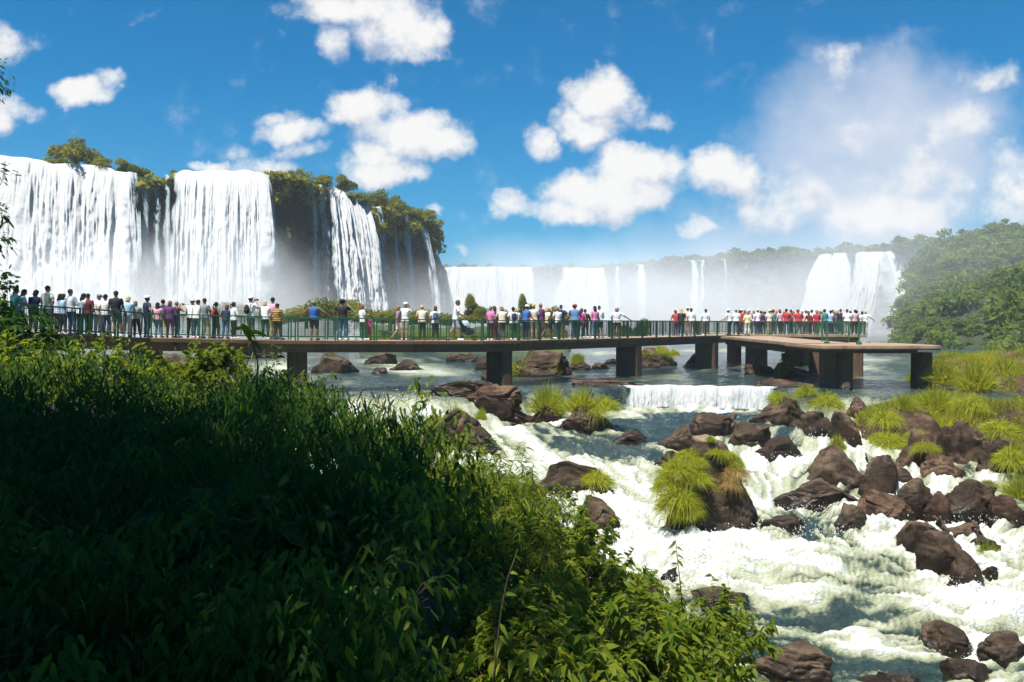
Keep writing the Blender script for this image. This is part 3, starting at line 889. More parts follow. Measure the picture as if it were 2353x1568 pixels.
# the short rail frame and the two bare posts left on the low platform
g = MB()
z0 = zl
def col(px, Y): return (px - 1176.5) / F * Y
for x in (col(1889, 43.2), col(1950, 43.2)): g.box((x, 43.2, z0 + .54), (.06, .06, 1.08))
g.box(((col(1889, 43.2) + col(1950, 43.2)) / 2, 43.2, z0 + 1.06), (col(1950, 43.2) - col(1889, 43.2) - .066, .055, .05))
g.box(((col(1889, 43.2) + col(1950, 43.2)) / 2, 43.2, z0 + .18), (col(1950, 43.2) - col(1889, 43.2) - .066, .04, .04))
bpart('rail_frame', g.mesh('rail_frame', M['green']))
for px, Y in ((1900, 40.6), (1974, 38.9)):
    g = MB(); g.box((0, 0, .56), (.065, .065, 1.12)); g.box((0, 0, .05), (.2, .2, .10)); g.tube([(0, 0, .1), (0, 0, .22)], [.09, .04], 8)
    bpart('post', g.mesh('post', M['green']), bridge, (col(px, Y), Y, zl), .1)

def deck_spot(px, off):
    """point on the walkway in the column of a picture x, a distance inside the front edge"""
    d = (px - 1176.5) / F
    for Y in np.linspace(24, 66, 2400):
        p = np.array([d * Y, Y])
        best, zz = 1e9, 0
        for a, b in zip(EF[:-1], EF[1:]):
            e = b[:2] - a[:2]; k = np.clip((p - a[:2]) @ e / (e @ e), 0, 1)
            q = a[:2] + e * k; dd = np.linalg.norm(p - q)
            if dd < best:
                best = dd; zz = a[2] + (b[2] - a[2]) * k
                side = e[0] * (p - q)[1] - e[1] * (p - q)[0]
        if side > 0 and best >= off: return Vector((p[0], p[1], zz + .004))
    return Vector((d * 57, 57, -.79))
# ------------------------------------------------------------------ boulders
def _ico(sub):
    bm = bmesh.new(); bmesh.ops.create_icosphere(bm, subdivisions=sub, radius=1.0)
    V = np.array([v.co[:] for v in bm.verts]); Fc = np.array([[v.index for v in f.verts] for f in bm.faces]); bm.free()
    return V, Fc
ICO = {k: _ico(k) for k in (2, 3, 4, 5, 6)}
def rock(px, ytop, ybase, w, label, seed, dep=.8, prof=None, tilt=0., mat_='rock', cut=.74, planes=13, rough=.05, yaw=0., group=None, Y=None, sink=.35, crack=.0, back=0.0, sub=None, box=.78):
    p = on_water(px, ybase) if Y is None else at(px, ybase, Y)
    wm = w / F * p.y
    dm = wm * dep
    Yc = p.y + dm * .42 + back
    cx = (px - 1176.5) / F * Yc
    wm = w / F * (p.y + dm * .25)
    ztop = at(px, ytop, Yc).z
    z0 = float(level(cx, Yc)) if Y is None else p.z
    z0 = min(z0, p.z + .02)
    H = max(.12, ztop - z0)
    V, Fc = ICO[sub or (6 if w > 170 else 5)]
    rs = np.random.RandomState(seed)
    q = np.sign(V) * np.abs(V) ** box; q /= np.abs(q).max()
    for k in range(planes):
        n = rs.normal(size=3); n[2] = abs(n[2]) * .8 - .1; n /= np.linalg.norm(n)
        h = cut + rs.uniform(-.16, .14)
        d = q @ n
        q -= np.where(d > h, (d - h) * .97, 0)[:, None] * n
    s = seed * 3.1
    q = q * (1 + .14 * fbm(V[:, 0] * 1.3 + s, V[:, 1] * 1.3, V[:, 2] * 1.3, seed=seed, oct=3))[:, None]
    q += V * (rough * fbm(V[:, 0] * 3.2 + s, V[:, 1] * 3.2, V[:, 2] * 3.2, seed=seed + 1, oct=5, gain=.55))[:, None]
    q += V * np.array([1, 1, .2]) * (.030 * fbm(V[:, 0] * .9 + s, V[:, 1] * .9, V[:, 2] * 7.5 + V[:, 0] * 1.5, seed=seed + 9, oct=3))[:, None]
    if crack:
        cr = np.abs(fbm(V[:, 0] * 1.1 + s, V[:, 1] * 1.1 + 3, V[:, 2] * 2.2, seed=seed + 2, oct=3))
        q -= V * (.45 * crack * np.exp(-(cr / .055) ** 2))[:, None]
    # exact size: the width across, the height over the water
    q[:, 0] = (q[:, 0] - q[:, 0].min()) / (q[:, 0].max() - q[:, 0].min()) * 2 - 1
    q[:, 1] = (q[:, 1] - q[:, 1].min()) / (q[:, 1].max() - q[:, 1].min()) * 2 - 1
    up = q[:, 2] > -.1
    q[:, 2] = (q[:, 2] + .1) / (q[:, 2].max() + .1)
    if prof is not None:
        pu = np.array(prof)
        q[:, 2] = np.where(q[:, 2] > 0, q[:, 2] * np.interp(q[:, 0], pu[:, 0], pu[:, 1]), q[:, 2])
        q[:, 2] = np.where(q[:, 2] > 0, q[:, 2] / q[:, 2].max(), q[:, 2])
    q[:, 0] += tilt * np.clip(q[:, 2], 0, 1)
    L = np.stack([q[:, 0] * wm / 2, q[:, 1] * dm / 2, np.where(q[:, 2] > 0, q[:, 2] * H, q[:, 2] * max(.5, H * sink + .35))], 1)
    fineS = fbm(L[:, 0] * 7, L[:, 1] * 7, L[:, 2] * 7, seed=seed + 5, oct=3) * .010 * min(1.5, wm)
    L += V * fineS[:, None]
    lz = L[:, 2]
    wet = 1 - sstep(.08, .34, lz - .10 * fbm(L[:, 0] * 2, L[:, 1] * 2, seed=seed + 6, oct=3))
    me = mk_mesh('boulder', L, Fc, M[mat_], True, {'wet': wet})
    o = ob('boulder', me, None, (cx, Yc, z0), (0, 0, yaw))
    tag(o, label, 'boulder', group)
    return o
UPG = 'rocks in the calm water under the walkway'
DNG = 'boulders in the rapids'
# ---- upstream, seen under the walkway
rock(765, 811, 858, 122, 'brown hump of rock with one round grass tuft, right of the nearest walkway pier', 1, .6, group=UPG)
rock(872, 811, 838, 92, 'low brown rock behind the walkway, left of two smaller ones', 2, .5, group=UPG, cut=.6)
rock(935, 826, 852, 84, 'wedge-shaped rock with white water running off its right tip', 3, .6, [(-1, .5), (-.2, 1), (.5, .9), (1, .2)], group=UPG)
rock(872, 844, 860, 44, 'small dark rock awash in foam under the walkway', 4, .7, group=UPG)
rock(1045, 811, 832, 42, 'small round rock of a pair under the middle of the walkway', 5, .7, group=UPG)
rock(1074, 811, 833, 62, 'wider rock of a pair under the middle of the walkway', 6, .6, group=UPG)
rock(1112, 819, 850, 44, 'upright brown rock just left of the second pier', 7, .7, group=UPG)
rock(1236, 806, 866, 165, 'broad broken rock with bright grass on its left, right of the second pier', 8, .6, crack=.2, group=UPG)
rock(1135, 848, 874, 60, 'dark rock at the foot of the second pier', 9, .7, group=UPG)
rock(1330, 829, 851, 62, 'low rock with a dry reddish tuft on top', 10, .6, mat_='rock_red', group=UPG)
rock(1378, 833, 849, 66, 'flat reddish rock slab left of the third pier', 11, .5, mat_='rock_red', group=UPG, cut=.55)
rock(1402, 824, 838, 36, 'small grey rock far behind the third pier', 12, .7, group=UPG)
rock(1512, 798, 842, 100, 'block of dark rock with a thatch of grass, right of the third pier', 13, .7, [(-1, .8), (-.6, 1), (.7, 1), (1, .85)], cut=.8, group=UPG)
rock(1485, 834, 846, 26, 'small reddish stone at the foot of the grass-topped block, left of its twin', 14, .8, mat_='rock_red', group=UPG)
rock(1508, 836, 847, 24, 'small reddish stone at the foot of the grass-topped block, right of its twin', 15, .8, mat_='rock_red', group=UPG)
rock(1597, 809, 844, 66, 'pointed brown rock leaning against the fourth pier', 16, .6, [(-1, .3), (.2, 1), (.6, .95), (1, .6)], group=UPG)
rock(1752, 836, 862, 105, 'flat brown rock around the foot of the fifth pier', 17, .6, mat_='rock_red', cut=.55, group=UPG)
rock(1835, 845, 868, 110, 'flat rock carrying a leafy bush, before the platform piers', 18, .6, mat_='rock_red', cut=.55, group=UPG)
rock(2030, 800, 810, 110, 'far low reddish islet seen under the low platform', 19, .5, mat_='rock_red', cut=.6, group=UPG)
rock(290, 810, 862, 100, 'rock glimpsed over the sunlit leaves, left of the leaf-hidden pier', 20, .6, group=UPG)
rock(402, 812, 850, 105, 'rock glimpsed over the sunlit leaves, right of the leaf-hidden pier', 21, .6, group=UPG)
rock(472, 808, 832, 62, 'small rock under the shaded part of the walkway, beside the sunlit sprig', 22, .6, group=UPG)
rock(590, 800, 824, 130, 'dark shaded rock behind the walkway, left of the nearest pier', 23, .5, group=UPG)
rock(708, 876, 902, 70, 'dark rock at the foot of the nearest pier', 24, .7, group=UPG)
# ---- the ledge
rock(1062, 872, 918, 190, 'dark flat shelf of rock at the top of the left cascade', 30, .6, cut=.5, crack=.2, group=DNG, rough=.07)
rock(1122, 878, 944, 262, 'long layered slab of brown rock below the second pier', 31, .5, [(-1, .55), (-.5, .85), (0, 1), (.6, .95), (1, .75)], mat_='rock_red', cut=.5, crack=.3, rough=.08, group=DNG)
rock(1400, 868, 888, 190, 'flat wet reddish ledge at the foot of the third pier', 32, .5, mat_='rock_red', cut=.45, group=DNG)
rock(1800, 868, 892, 150, 'flat wet ledge between the low cascade and the leafy bush', 33, .5, mat_='rock_red', cut=.45, group=DNG)
rock(1975, 912, 955, 62, 'reddish wet rock split by little white rills, left of the grassy islet', 34, .8, mat_='rock_red', crack=.25, group=DNG)
rock(1700, 900, 935, 38, 'small brown rock breaking through the low cascade', 35, .9, group=DNG)
rock(1745, 905, 930, 34, 'dark stone at the right end of the low cascade', 36, .9, group=DNG)
rock(1945, 878, 898, 34, 'pale round stone at the foot of the big platform pier', 37, .9, mat_='rock_grey', group=DNG)
# ---- in the rapids
rock(1258, 925, 968, 92, 'brown rock under the taller grass mop, left half of the grassy pair', 40, .8, group=DNG)
rock(1350, 932, 990, 150, 'brown cracked rock under the wider grass mop, right half of the grassy pair', 41, .75, [(-1, .7), (-.3, 1), (.4, .95), (.8, .75), (1, .45)], crack=.25, group=DNG)
rock(1052, 941, 1036, 215, 'big brown boulder with sprigs on its shoulder, behind the sunlit bamboo', 42, .75, [(-1, .35), (-.55, .85), (-.25, 1), (.2, .92), (.6, .75), (1, .3)], crack=.2, group=DNG, rough=.06)
rock(955, 1000, 1045, 80, 'dark low rock at the left foot of the big brown boulder', 43, .8, group=DNG)
rock(1450, 985, 1022, 98, 'lone dark boulder in mid-rapids, left of the long boulder pair', 44, .7, [(-1, .4), (-.4, .9), (0, 1), (.6, .7), (1, .3)], group=DNG)
rock(1556, 972, 1036, 108, 'tapering brown boulder just behind the big grassy boulder', 45, .7, [(-1, .25), (-.3, .6), (.5, 1), (1, .8)], mat_='rock', group=DNG)
rock(1634, 949, 1005, 112, 'squarish brown boulder with the broken stump at its right', 46, .7, [(-1, .85), (-.7, 1), (.7, .95), (1, .7)], cut=.8, group=DNG)
rock(1726, 968, 1030, 118, 'rounded brown boulder between the stump and the peaked grassy boulder', 47, .7, group=DNG)
rock(1800, 905, 978, 150, 'peaked brown boulder crowned with grass on both shoulders', 48, .75, [(-1, .25), (-.5, .6), (-.1, .85), (.3, 1), (.7, .8), (1, .4)], mat_='rock', group=DNG, crack=.15)
rock(1868, 945, 1000, 92, 'dark boulder under the right grass cap of the peaked boulder', 49, .8, group=DNG)
rock(1943, 944, 1013, 100, 'dark wet boulder right of the peaked one, under the small rills', 50, .7, [(-1, .75), (-.5, 1), (.2, .9), (.7, .6), (1, .3)], cut=.66, group=DNG)
rock(1832, 963, 990, 38, 'small brown rock wedged below the peaked boulder', 51, .8, group=DNG)
rock(1790, 1002, 1052, 112, 'egg-shaped brown boulder with white water on both sides', 52, .7, [(-1, .3), (-.3, .8), (.5, 1), (.9, .9), (1, .6)], group=DNG)
rock(1745, 1012, 1032, 40, 'little dark rock left of the egg-shaped boulder', 53, .8, group=DNG)
rock(1632, 1000, 1222, 218, 'biggest boulder, shaggy with green grass left and dry straw right, standing in the rapids', 54, .72, [(-1, .58), (-.8, .76), (-.4, .94), (-.05, 1.0), (.3, .93), (.6, .70), (.85, .38), (1, .12)], mat_='rock_grey', cut=.8, crack=.14, rough=.06, group=DNG)
rock(1535, 1035, 1090, 70, 'dark rock jutting left from behind the biggest boulder', 55, .8, group=DNG, back=.6)
rock(1322, 1054, 1138, 205, 'broad brown boulder with a round grass tuft on its right, above the sunlit bush', 56, .7, [(-1, .6), (-.6, .95), (-.2, 1), (.3, .8), (.8, .55), (1, .25)], group=DNG)
rock(1368, 1142, 1232, 118, 'brown boulder half hidden by sunlit leaves, with water pouring past its right', 57, .8, [(-1, .5), (-.2, 1), (.3, .9), (1, .3)], group=DNG)
rock(1905, 1024, 1118, 152, 'big brown boulder with a pale scar, left of the dead twig', 58, .75, [(-1, .35), (-.4, .9), (-.1, 1), (.4, .75), (1, .25)], group=DNG, mat_='rock')
rock(2018, 1047, 1152, 116, 'steep angular boulder in the heap before the grassy islet', 59, .75, [(-1, .5), (-.3, .75), (.2, 1), (.7, .95), (1, .7)], cut=.72, planes=13, group=DNG)
rock(1878, 1103, 1163, 182, 'long flat-topped slab of rock across the rapids', 60, .5, box=.5, prof= [(-1, .85), (-.8, 1), (.3, .95), (1, .6)], cut=.7, planes=12, group=DNG)
rock(2048, 1132, 1205, 175, 'long brown rock continuing the slab to the right', 61, .55, box=.55, prof= [(-1, .8), (-.3, 1), (.5, .85), (1, .45)], cut=.66, planes=12, mat_='rock_red', group=DNG)
rock(1962, 1160, 1221, 104, 'rounded brown rock in front of the long slab', 62, .75, [(-1, .35), (-.2, .9), (.3, 1), (1, .6)], group=DNG)
rock(2104, 1100, 1178, 96, 'angular boulder right of the steep one', 63, .8, planes=13, group=DNG)
rock(2156, 1128, 1190, 66, 'small boulder with a rusty spot, right end of the heap', 64, .8, mat_='rock_red', group=DNG)
rock(2075, 1075, 1120, 60, 'dark boulder in the shade behind the heap', 65, .8, group=DNG)
rock(2232, 1100, 1185, 150, 'broken brown boulders at the foot of the grassy islet', 66, .7, crack=.35, planes=14, group=DNG)
rock(2322, 1135, 1205, 100, 'brown boulder at the right margin, below the grassy islet', 67, .7, crack=.2, mat_='rock_red', group=DNG)
rock(2115, 1196, 1268, 120, 'upper rock of the row slanting down to the right', 68, .6, [(-1, .5), (-.4, 1), (.6, .85), (1, .5)], planes=12, group=DNG)
rock(2168, 1222, 1305, 120, 'middle rock of the row slanting down to the right', 69, .6, planes=12, group=DNG, mat_='rock')
rock(2228, 1262, 1345, 84, 'lowest rock of the row slanting down to the right', 70, .7, [(-1, .95), (-.3, 1), (.3, .7), (1, .2)], group=DNG)
rock(2215, 1203, 1246, 92, 'smooth rock behind the row, before the twisted stump', 71, .6, group=DNG)
rock(2268, 1232, 1275, 70, 'rock behind the small tuft at the right of the slanting row', 72, .7, group=DNG)
rock(2282, 1300, 1322, 34, 'little dark stone at the foot of the small tuft', 73, .8, group=DNG)
rock(1806, 1182, 1228, 120, 'dark wet rock slid over by water, right of the biggest boulder', 74, .6, cut=.6, group=DNG)
rock(1552, 1300, 1334, 74, 'small dark boulder in foam, above the sprawling shrub tip', 75, .8, group=DNG)
rock(1494, 1322, 1385, 92, 'dark boulder beside the sunlit shrub', 76, .8, group=DNG)
rock(1640, 1348, 1402, 172, 'dark rock with water sheeting over its top, behind the shrub tip', 77, .6, cut=.6, group=DNG)
rock(2180, 1428, 1502, 150, 'brown boulder at the lower right, beside its larger neighbour', 78, .7, [(-1, .3), (-.3, 1), (.4, .8), (1, .5)], group=DNG)
rock(2310, 1452, 1530, 150, 'rounded boulder running out of the picture at the lower right', 79, .7, [(-1, .6), (-.2, 1), (.6, .9), (1, .7)], group=DNG)
rock(1812, 1472, 1580, 200, 'dark wet hump of rock washed by water at the bottom', 80, .8, cut=.6, group=DNG)
rock(2062, 1546, 1600, 150, 'dark boulder cut by the lower edge of the picture', 81, .8, group=DNG)
rock(2240, 1520, 1570, 140, 'wet dark rock under the two lower-right boulders', 82, .7, cut=.55, group=DNG)

# ------------------------------------------------------------------ the grassy islet on the right
MOUND = [(13.9, 28.6, 1.5, 2.6, -2.95), (16.4, 29.6, 2.6, 3.0, -2.85), (18.4, 27.0, 2.6, 4.2, -2.75), (16.5, 23.4, 2.3, 2.0, -3.55), (20.5, 23, 4, 5, -3.0),
         (23.6, 41.0, 3.2, 4.2, -1.70), (27.0, 41.0, 4.6, 5.0, -1.55), (22.3, 39.0, 1.6, 2.4, -2.2), (24.6, 37.4, 3.0, 3.0, -2.25), (28, 34, 5.5, 6, -2.1), (23.5, 31.8, 2.6, 3.6, -2.55), (33, 42, 7, 8, -1.3)]
def mound(X, Y):
    z = np.full_like(X, -9.0)
    for cx, cy_, rx, ry, zt in MOUND:
        d = ((X - cx) / rx) ** 2 + ((Y - cy_) / ry) ** 2
        z = np.maximum(z, np.where(d < 1, -5.4 + (zt + 5.4) * np.sqrt(np.clip(1 - d ** 1.6, 0, 1)), -9))
    return z
def build_islet():
    n = 340
    X, Y = np.meshgrid(np.linspace(11.5, 41, n), np.linspace(19, 52, n))
    Z = mound(X, Y)
    Z = Z + np.where(Z > -8, .16 * fbm(X * 1.2, Y * 1.2, seed=6, oct=5), 0)
    me = mk_mesh('islet', np.stack([X.ravel(), Y.ravel(), Z.ravel()], 1), grid_faces(n, n), M['rock_red'], True, {'wet': np.zeros(n * n)})
    tag(ob('islet', me), kind='structure')
build_islet()
G2 = 'broken rock face of the grassy islet'
for i, (a, b, c, w, Y, lab, mt) in enumerate([
        (2110, 985, 1100, 120, 23.6, 'crumbling brown rock face at the left front of the grassy islet', 'rock_red'),
        (2205, 965, 1090, 150, 24.2, 'overhanging dark rock face in the middle of the grassy islet', 'rock'),
        (2290, 1000, 1110, 110, 23.0, 'dark rock face under the hanging grass at the right of the islet', 'rock'),
        (2165, 1040, 1115, 130, 22.6, 'layered rock step at the waterline of the islet', 'rock_red')]):
    rock(a, b, c, w, lab, 90 + i, .7, mat_=mt, crack=.4, planes=14, rough=.08, Y=Y, group=G2)

# ------------------------------------------------------------------ grass
def blades(P, D, L, Wd, droop, seed=0, tint=None, segs=3):
    """curved tapering blades: roots P, directions D, lengths L"""
    n = len(P); rs = np.random.RandomState(seed)
    side = np.cross(D, rs.normal(size=(n, 3))); side /= np.linalg.norm(side, axis=1)[:, None] + 1e-9
    rows = []
    for k in range(segs + 1):
        t_ = k / segs
        c = P + D * (L * t_)[:, None] + np.array([0, 0, -1.0]) * (droop * L * t_ * t_)[:, None]
        wv = side * (Wd * (1 - t_ ** 1.5) * .5)[:, None]
        if k < segs: rows += [c - wv, c + wv]
        else: rows += [c]
    V = np.stack(rows, 1)
    m_ = V.shape[1]
    base = (np.arange(n) * m_)[:, None]
    f4 = np.concatenate([base + np.array([2 * k, 2 * k + 1, 2 * k + 3, 2 * k + 2]) for k in range(segs - 1)])
    f3 = base + np.array([2 * segs - 2, 2 * segs - 1, 2 * segs])
    t_ = rs.rand(n) if tint is None else tint
    return V.reshape(-1, 3), f4, f3, np.repeat(t_, m_)
def tuft_mesh(seed, n=1100, spread=.85, mt='grass', up=1.0, dr=(.15, .55)):
    rs = np.random.RandomState(seed)
    r = np.sqrt(rs.rand(n)) * .55; a = rs.rand(n) * 2 * math.pi
    P = np.stack([r * np.cos(a), r * np.sin(a), .38 * (1 - (r / .55) ** 2) - .10], 1)
    tl = (r / .5) * 1.0 * spread + rs.normal(size=n) * .22
    az = a + rs.normal(size=n) * .5
    D = np.stack([np.sin(tl) * np.cos(az), np.sin(tl) * np.sin(az), np.cos(tl) * up], 1)
    L = rs.uniform(.40, 1.12, n) * (1 + .22 * np.sin(az * 2 + seed))
    V, f4, f3, t_ = blades(P, D, L, rs.uniform(.022, .045, n), rs.uniform(*dr, n), seed, np.where(rs.rand(n) < .10, 1.0, np.clip(rs.normal(.5, .25, n), 0, .88)))
    return mk_mesh('grass_tuft', V, [f4, f3], M[mt], True, {'tint': t_})
TUFT = [tuft_mesh(200 + i) for i in range(4)]
TUFT_HANG = [tuft_mesh(220 + i, 1200, 1.0, dr=(.5, 1.3)) for i in range(2)]
TUFT_DRY = [tuft_mesh(230 + i, 900, 1.0, 'grass_dry', dr=(.7, 1.5)) for i in range(2)]
_tc = [0]
def tuft(px, py, w, Y, label, kind=0, hs=1.0, group='grass tufts on the river rocks'):
    """grass tuft whose tips spread w picture pixels, rooted at the pixel, at distance Y"""
    p = at(px, py + w * (.22 if kind == 0 else .08), Y)
    s = w / F * Y / 2 / .98
    hs = hs * (1.25 if kind == 0 else 1.15)
    lib = {0: TUFT, 1: TUFT_HANG, 2: TUFT_DRY}[kind]
    _tc[0] += 1
    o = ob('grass_tuft', lib[_tc[0] % len(lib)], None, p, (.22 * math.sin(_tc[0] * 2.3), .22 * math.sin(_tc[0] * 3.9), _tc[0] * 1.7), (s * (1 + .14 * math.sin(_tc[0])), s * (1 - .14 * math.sin(_tc[0])), s * hs * (1 + .15 * math.sin(_tc[0] * 5.1))))
    return tag(o, label, 'grass tuft', group)
def rY(px, ybase, frac=.4, w=100):         # the distance of a rock standing on the water there
    p = on_water(px, ybase); return p.y + w / F * p.y * frac
tuft(757, 826, 50, rY(765, 858, .25, 122), 'round bright tuft on the brown hump beside the nearest pier')
tuft(1192, 842, 62, rY(1236, 866, .2, 165), 'bright grass on the broken rock, hard against the second pier')
tuft(1222, 832, 50, rY(1236, 866, .3, 165), 'grass in the middle of the broken rock right of the second pier')
tuft(1265, 850, 52, rY(1236, 866, .15, 165), 'drooping tuft at the right end of the broken rock under the walkway')
tuft(1328, 827, 34, rY(1330, 851, .3, 60), 'upright tuft with a reddish base on a low rock', hs=1.3)
for i, (x, y, w) in enumerate(((1485, 812, 46), (1520, 806, 50), (1548, 812, 34))):
    tuft(x, y, w, rY(1512, 842, .3, 100), ('left', 'middle', 'right')[i] + ' clump of the thatch on the dark grass-topped block', 1)
tuft(1256, 930, 84, rY(1258, 968, .3, 92), 'tall green mop of grass, left of the grassy pair in mid-river', hs=1.25)
tuft(1335, 925, 84, rY(1350, 990, .4, 150), 'yellow-green grass behind, in the middle of the grassy pair')
tuft(1385, 932, 92, rY(1350, 990, .3, 150), 'yellow-green mop hanging over the right of the grassy pair', 1)
tuft(1372, 1098, 84, rY(1322, 1138, .1, 205), 'round tuft on the broad boulder above the sunlit bush', 1)
Yb = rY(1617, 1222, .30, 236)
for i, (x, y, w, k, lab) in enumerate((
        (1582, 1045, 62, 1, 'green grass near the left summit of the biggest boulder'), (1552, 1082, 96, 1, 'long green grass spilling down the left flank of the biggest boulder'),
        (1562, 1142, 104, 1, 'yellowing grass hanging low on the left flank of the biggest boulder'), (1604, 1062, 46, 1, 'small green tuft at the centre of the biggest boulder'),
        (1668, 1045, 58, 1, 'olive grass near the right summit of the biggest boulder'), (1632, 1008, 24, 0, 'tiny sprig on the very top of the biggest boulder'))):
    tuft(x, y, w, Yb - (1.0 if y > 1110 else .62 if y > 1050 else .3), lab, k)
for i, (x, y, w, o, lab) in enumerate(((1530, 1112, 74, .75, 'grass on the far left edge of the biggest boulder'), (1595, 1100, 80, .78, 'grass filling the left middle of the biggest boulder'), (1535, 1160, 70, 1.0, 'lowest trailing grass at the left foot of the biggest boulder'), (1580, 1175, 70, 1.1, 'yellow trailing grass near the waterline of the biggest boulder'), (1645, 1040, 46, .4, 'short grass between the two summits of the biggest boulder'), (1692, 1062, 46, .45, 'green grass above the dry straw on the biggest boulder'))):
    tuft(x, y, w, Yb - o, lab, 1)
tuft(1688, 1085, 70, Yb - .55, 'dry straw hanging down the right side of the biggest boulder', 2)
tuft(1682, 1112, 52, Yb - .7, 'lowest wisp of dry straw on the biggest boulder', 2)
Yp = rY(1800, 978, .3, 150)
tuft(1792, 914, 62, Yp, 'grass on the left shoulder of the peaked boulder', 1)
tuft(1852, 897, 56, Yp + .5, 'grass behind the summit of the peaked boulder')
tuft(1900, 922, 84, Yp + .2, 'big bright grass cap on the right of the peaked boulder', 1)
tuft(1925, 1022, 42, rY(1905, 1118, .2, 150) + .8, 'small upright tuft behind the boulder with the pale scar', hs=1.2)
tuft(2262, 1268, 62, rY(2268, 1275, .1, 70), 'tuft growing beside the twisted stump at the slanting rocks', hs=1.15)
tuft(2345, 1125, 90, 20.0, 'bright green tuft at the right margin under the islet', hs=1.1)
tuft(2270, 1112, 44, 21.0, 'small leafy tuft among the boulders below the islet')
tuft(1105, 955, 34, rY(1052, 1036, .2, 215) - .2, 'light green sprig beside the big brown boulder', hs=1.4)
tuft(1050, 948, 40, rY(1052, 1036, .35, 215), 'dark sprig on top of the big brown boulder')
tuft(1000, 968, 56, rY(1052, 1036, .3, 215), 'dark green patch on the left shoulder of the big brown boulder', 1)
GI = 'grass tussocks fringing the islet'
for i, (x, y, w, Y, k, lab) in enumerate((
        (2035, 960, 80, 26.8, 1, 'tussock at the upper left corner of the islet, over the rills'), (2040, 1010, 84, 25.0, 1, 'darker green tussock hanging at the left front corner of the islet'),
        (2100, 1000, 60, 25.0, 1, 'tussock on the left rock face of the islet, right of the dark corner one'), (2125, 1030, 58, 23.4, 1, 'low tussock hanging over the layered rock step'),
        (2075, 938, 84, 28.2, 0, 'sunny tussock behind the left corner of the islet'), (2150, 925, 90, 28.6, 0, 'sunny tussock at the top middle of the islet front'),
        (2230, 930, 90, 28.0, 1, 'tussock drooping over the dark overhang of the islet'), (2300, 985, 96, 25.0, 1, 'large tussock trailing down the right of the islet front'),
        (2320, 1050, 90, 22.6, 1, 'long grass trailing nearly to the boulders at the right of the islet'), (2168, 862, 70, 37.0, 0, 'tussock at the water edge beside the last platform pier'),
        (2245, 870, 100, 36.0, 0, 'big tussock across the channel, behind the islet front'), (2310, 850, 90, 38.0, 0, 'tussock high on the back of the islet'))):
    tuft(x, y, w, Y, lab, k, group=GI)
def scatter_grass(name, X, Y, Z, L, seed, label, mt='grass', wd=.034, lean=.5, segs=3):
    rs = np.random.RandomState(seed); n = len(X)
    tl = np.abs(rs.normal(size=n)) * lean; az = rs.rand(n) * 6.283
    D = np.stack([np.sin(tl) * np.cos(az), np.sin(tl) * np.sin(az), np.cos(tl)], 1)
    clump = fbm(X * .9, Y * .9, seed=seed, oct=2)
    V, f4, f3, t_ = blades(np.stack([X, Y, Z], 1), D, L * rs.uniform(.6, 1.2, n) * (1 + .35 * clump), wd * rs.uniform(.6, 1.3, n), rs.uniform(.1, .55, n), seed, np.where(rs.rand(n) < .07, 1.0, np.clip(.5 + .35 * clump + .2 * rs.normal(size=n), 0, .88)), segs)
    me = mk_mesh(name, V, [f4, f3], M[mt], True, {'tint': t_})
    return tag(ob(name, me), label, None, None, 'stuff')
def islet_grass():
    rs = np.random.RandomState(5); N = 900000
    X = rs.uniform(12, 40, N); Y = rs.uniform(21, 49, N)
    Z = mound(X, Y)
    keep = (Z > -4.3) & (rs.rand(N) < np.clip((30 / Y) ** 1.6, .2, 1)) & (X < Y * .98)
    X, Y, Z = X[keep], Y[keep], Z[keep]
    sl = np.abs(mound(X, Y - .25) - Z)
    patch = fbm(X * .5, Y * .5, seed=8, oct=3)
    k = (sl < .34) & (patch > -.62)
    X, Y, Z = X[k], Y[k], Z[k]
    k = rs.rand(len(X)) < min(1, 175000 / len(X)); X, Y, Z = X[k], Y[k], Z[k]
    scatter_grass('islet_grass', X, Y, Z - .08, np.full(len(X), .48), 6, 'tall yellow-green grass covering the islet', segs=2)
    k2 = rs.rand(len(X)) < .05
    scatter_grass('dry_grass', X[k2], Y[k2], Z[k2] - .06, np.full(k2.sum(), .55), 7, 'dry straw-coloured blades among the islet grass', 'grass_dry')
islet_grass()

# ---- driftwood
def stick(px, py, px2, py2, Y, r, label, bend=.1, seed=0, r2=.5, name='driftwood'):
    a, b = at(px, py, Y), at(px2, py2, Y * 1.0)
    rs = np.random.RandomState(seed); k = 9
    P = np.array([tuple(a.lerp(b, i / (k - 1))) for i in range(k)])
    P[1:-1] += rs.normal(size=(k - 2, 3)) * bend * r
    m_ = MB(); m_.tube(P, np.linspace(r, r * r2, k) * (1 + .15 * rs.normal(size=k)), 9)
    return tag(ob(name, m_.mesh(name, M['wood'], True)), label, 'driftwood')
Yd = rY(1634, 1005, .3, 112)
stick(1672, 992, 1688, 950, Yd, .11, 'thick broken stump leaning right, beside the squarish boulder', .6, 1, .8)
stick(1994, 1072, 1990, 1040, rY(1905, 1118, .3, 150), .045, 'thin dead black twig standing up beside the boulder with the pale scar', .5, 2)
stick(2250, 1250, 2234, 1196, rY(2215, 1246, .1, 92), .06, 'twisted pale stump next to the small tuft', 1.2, 3, .7)
stick(2180, 1222, 2146, 1186, rY(2115, 1268, .3, 120), .07, 'dark snag slanting across the row of rocks', .8, 4)
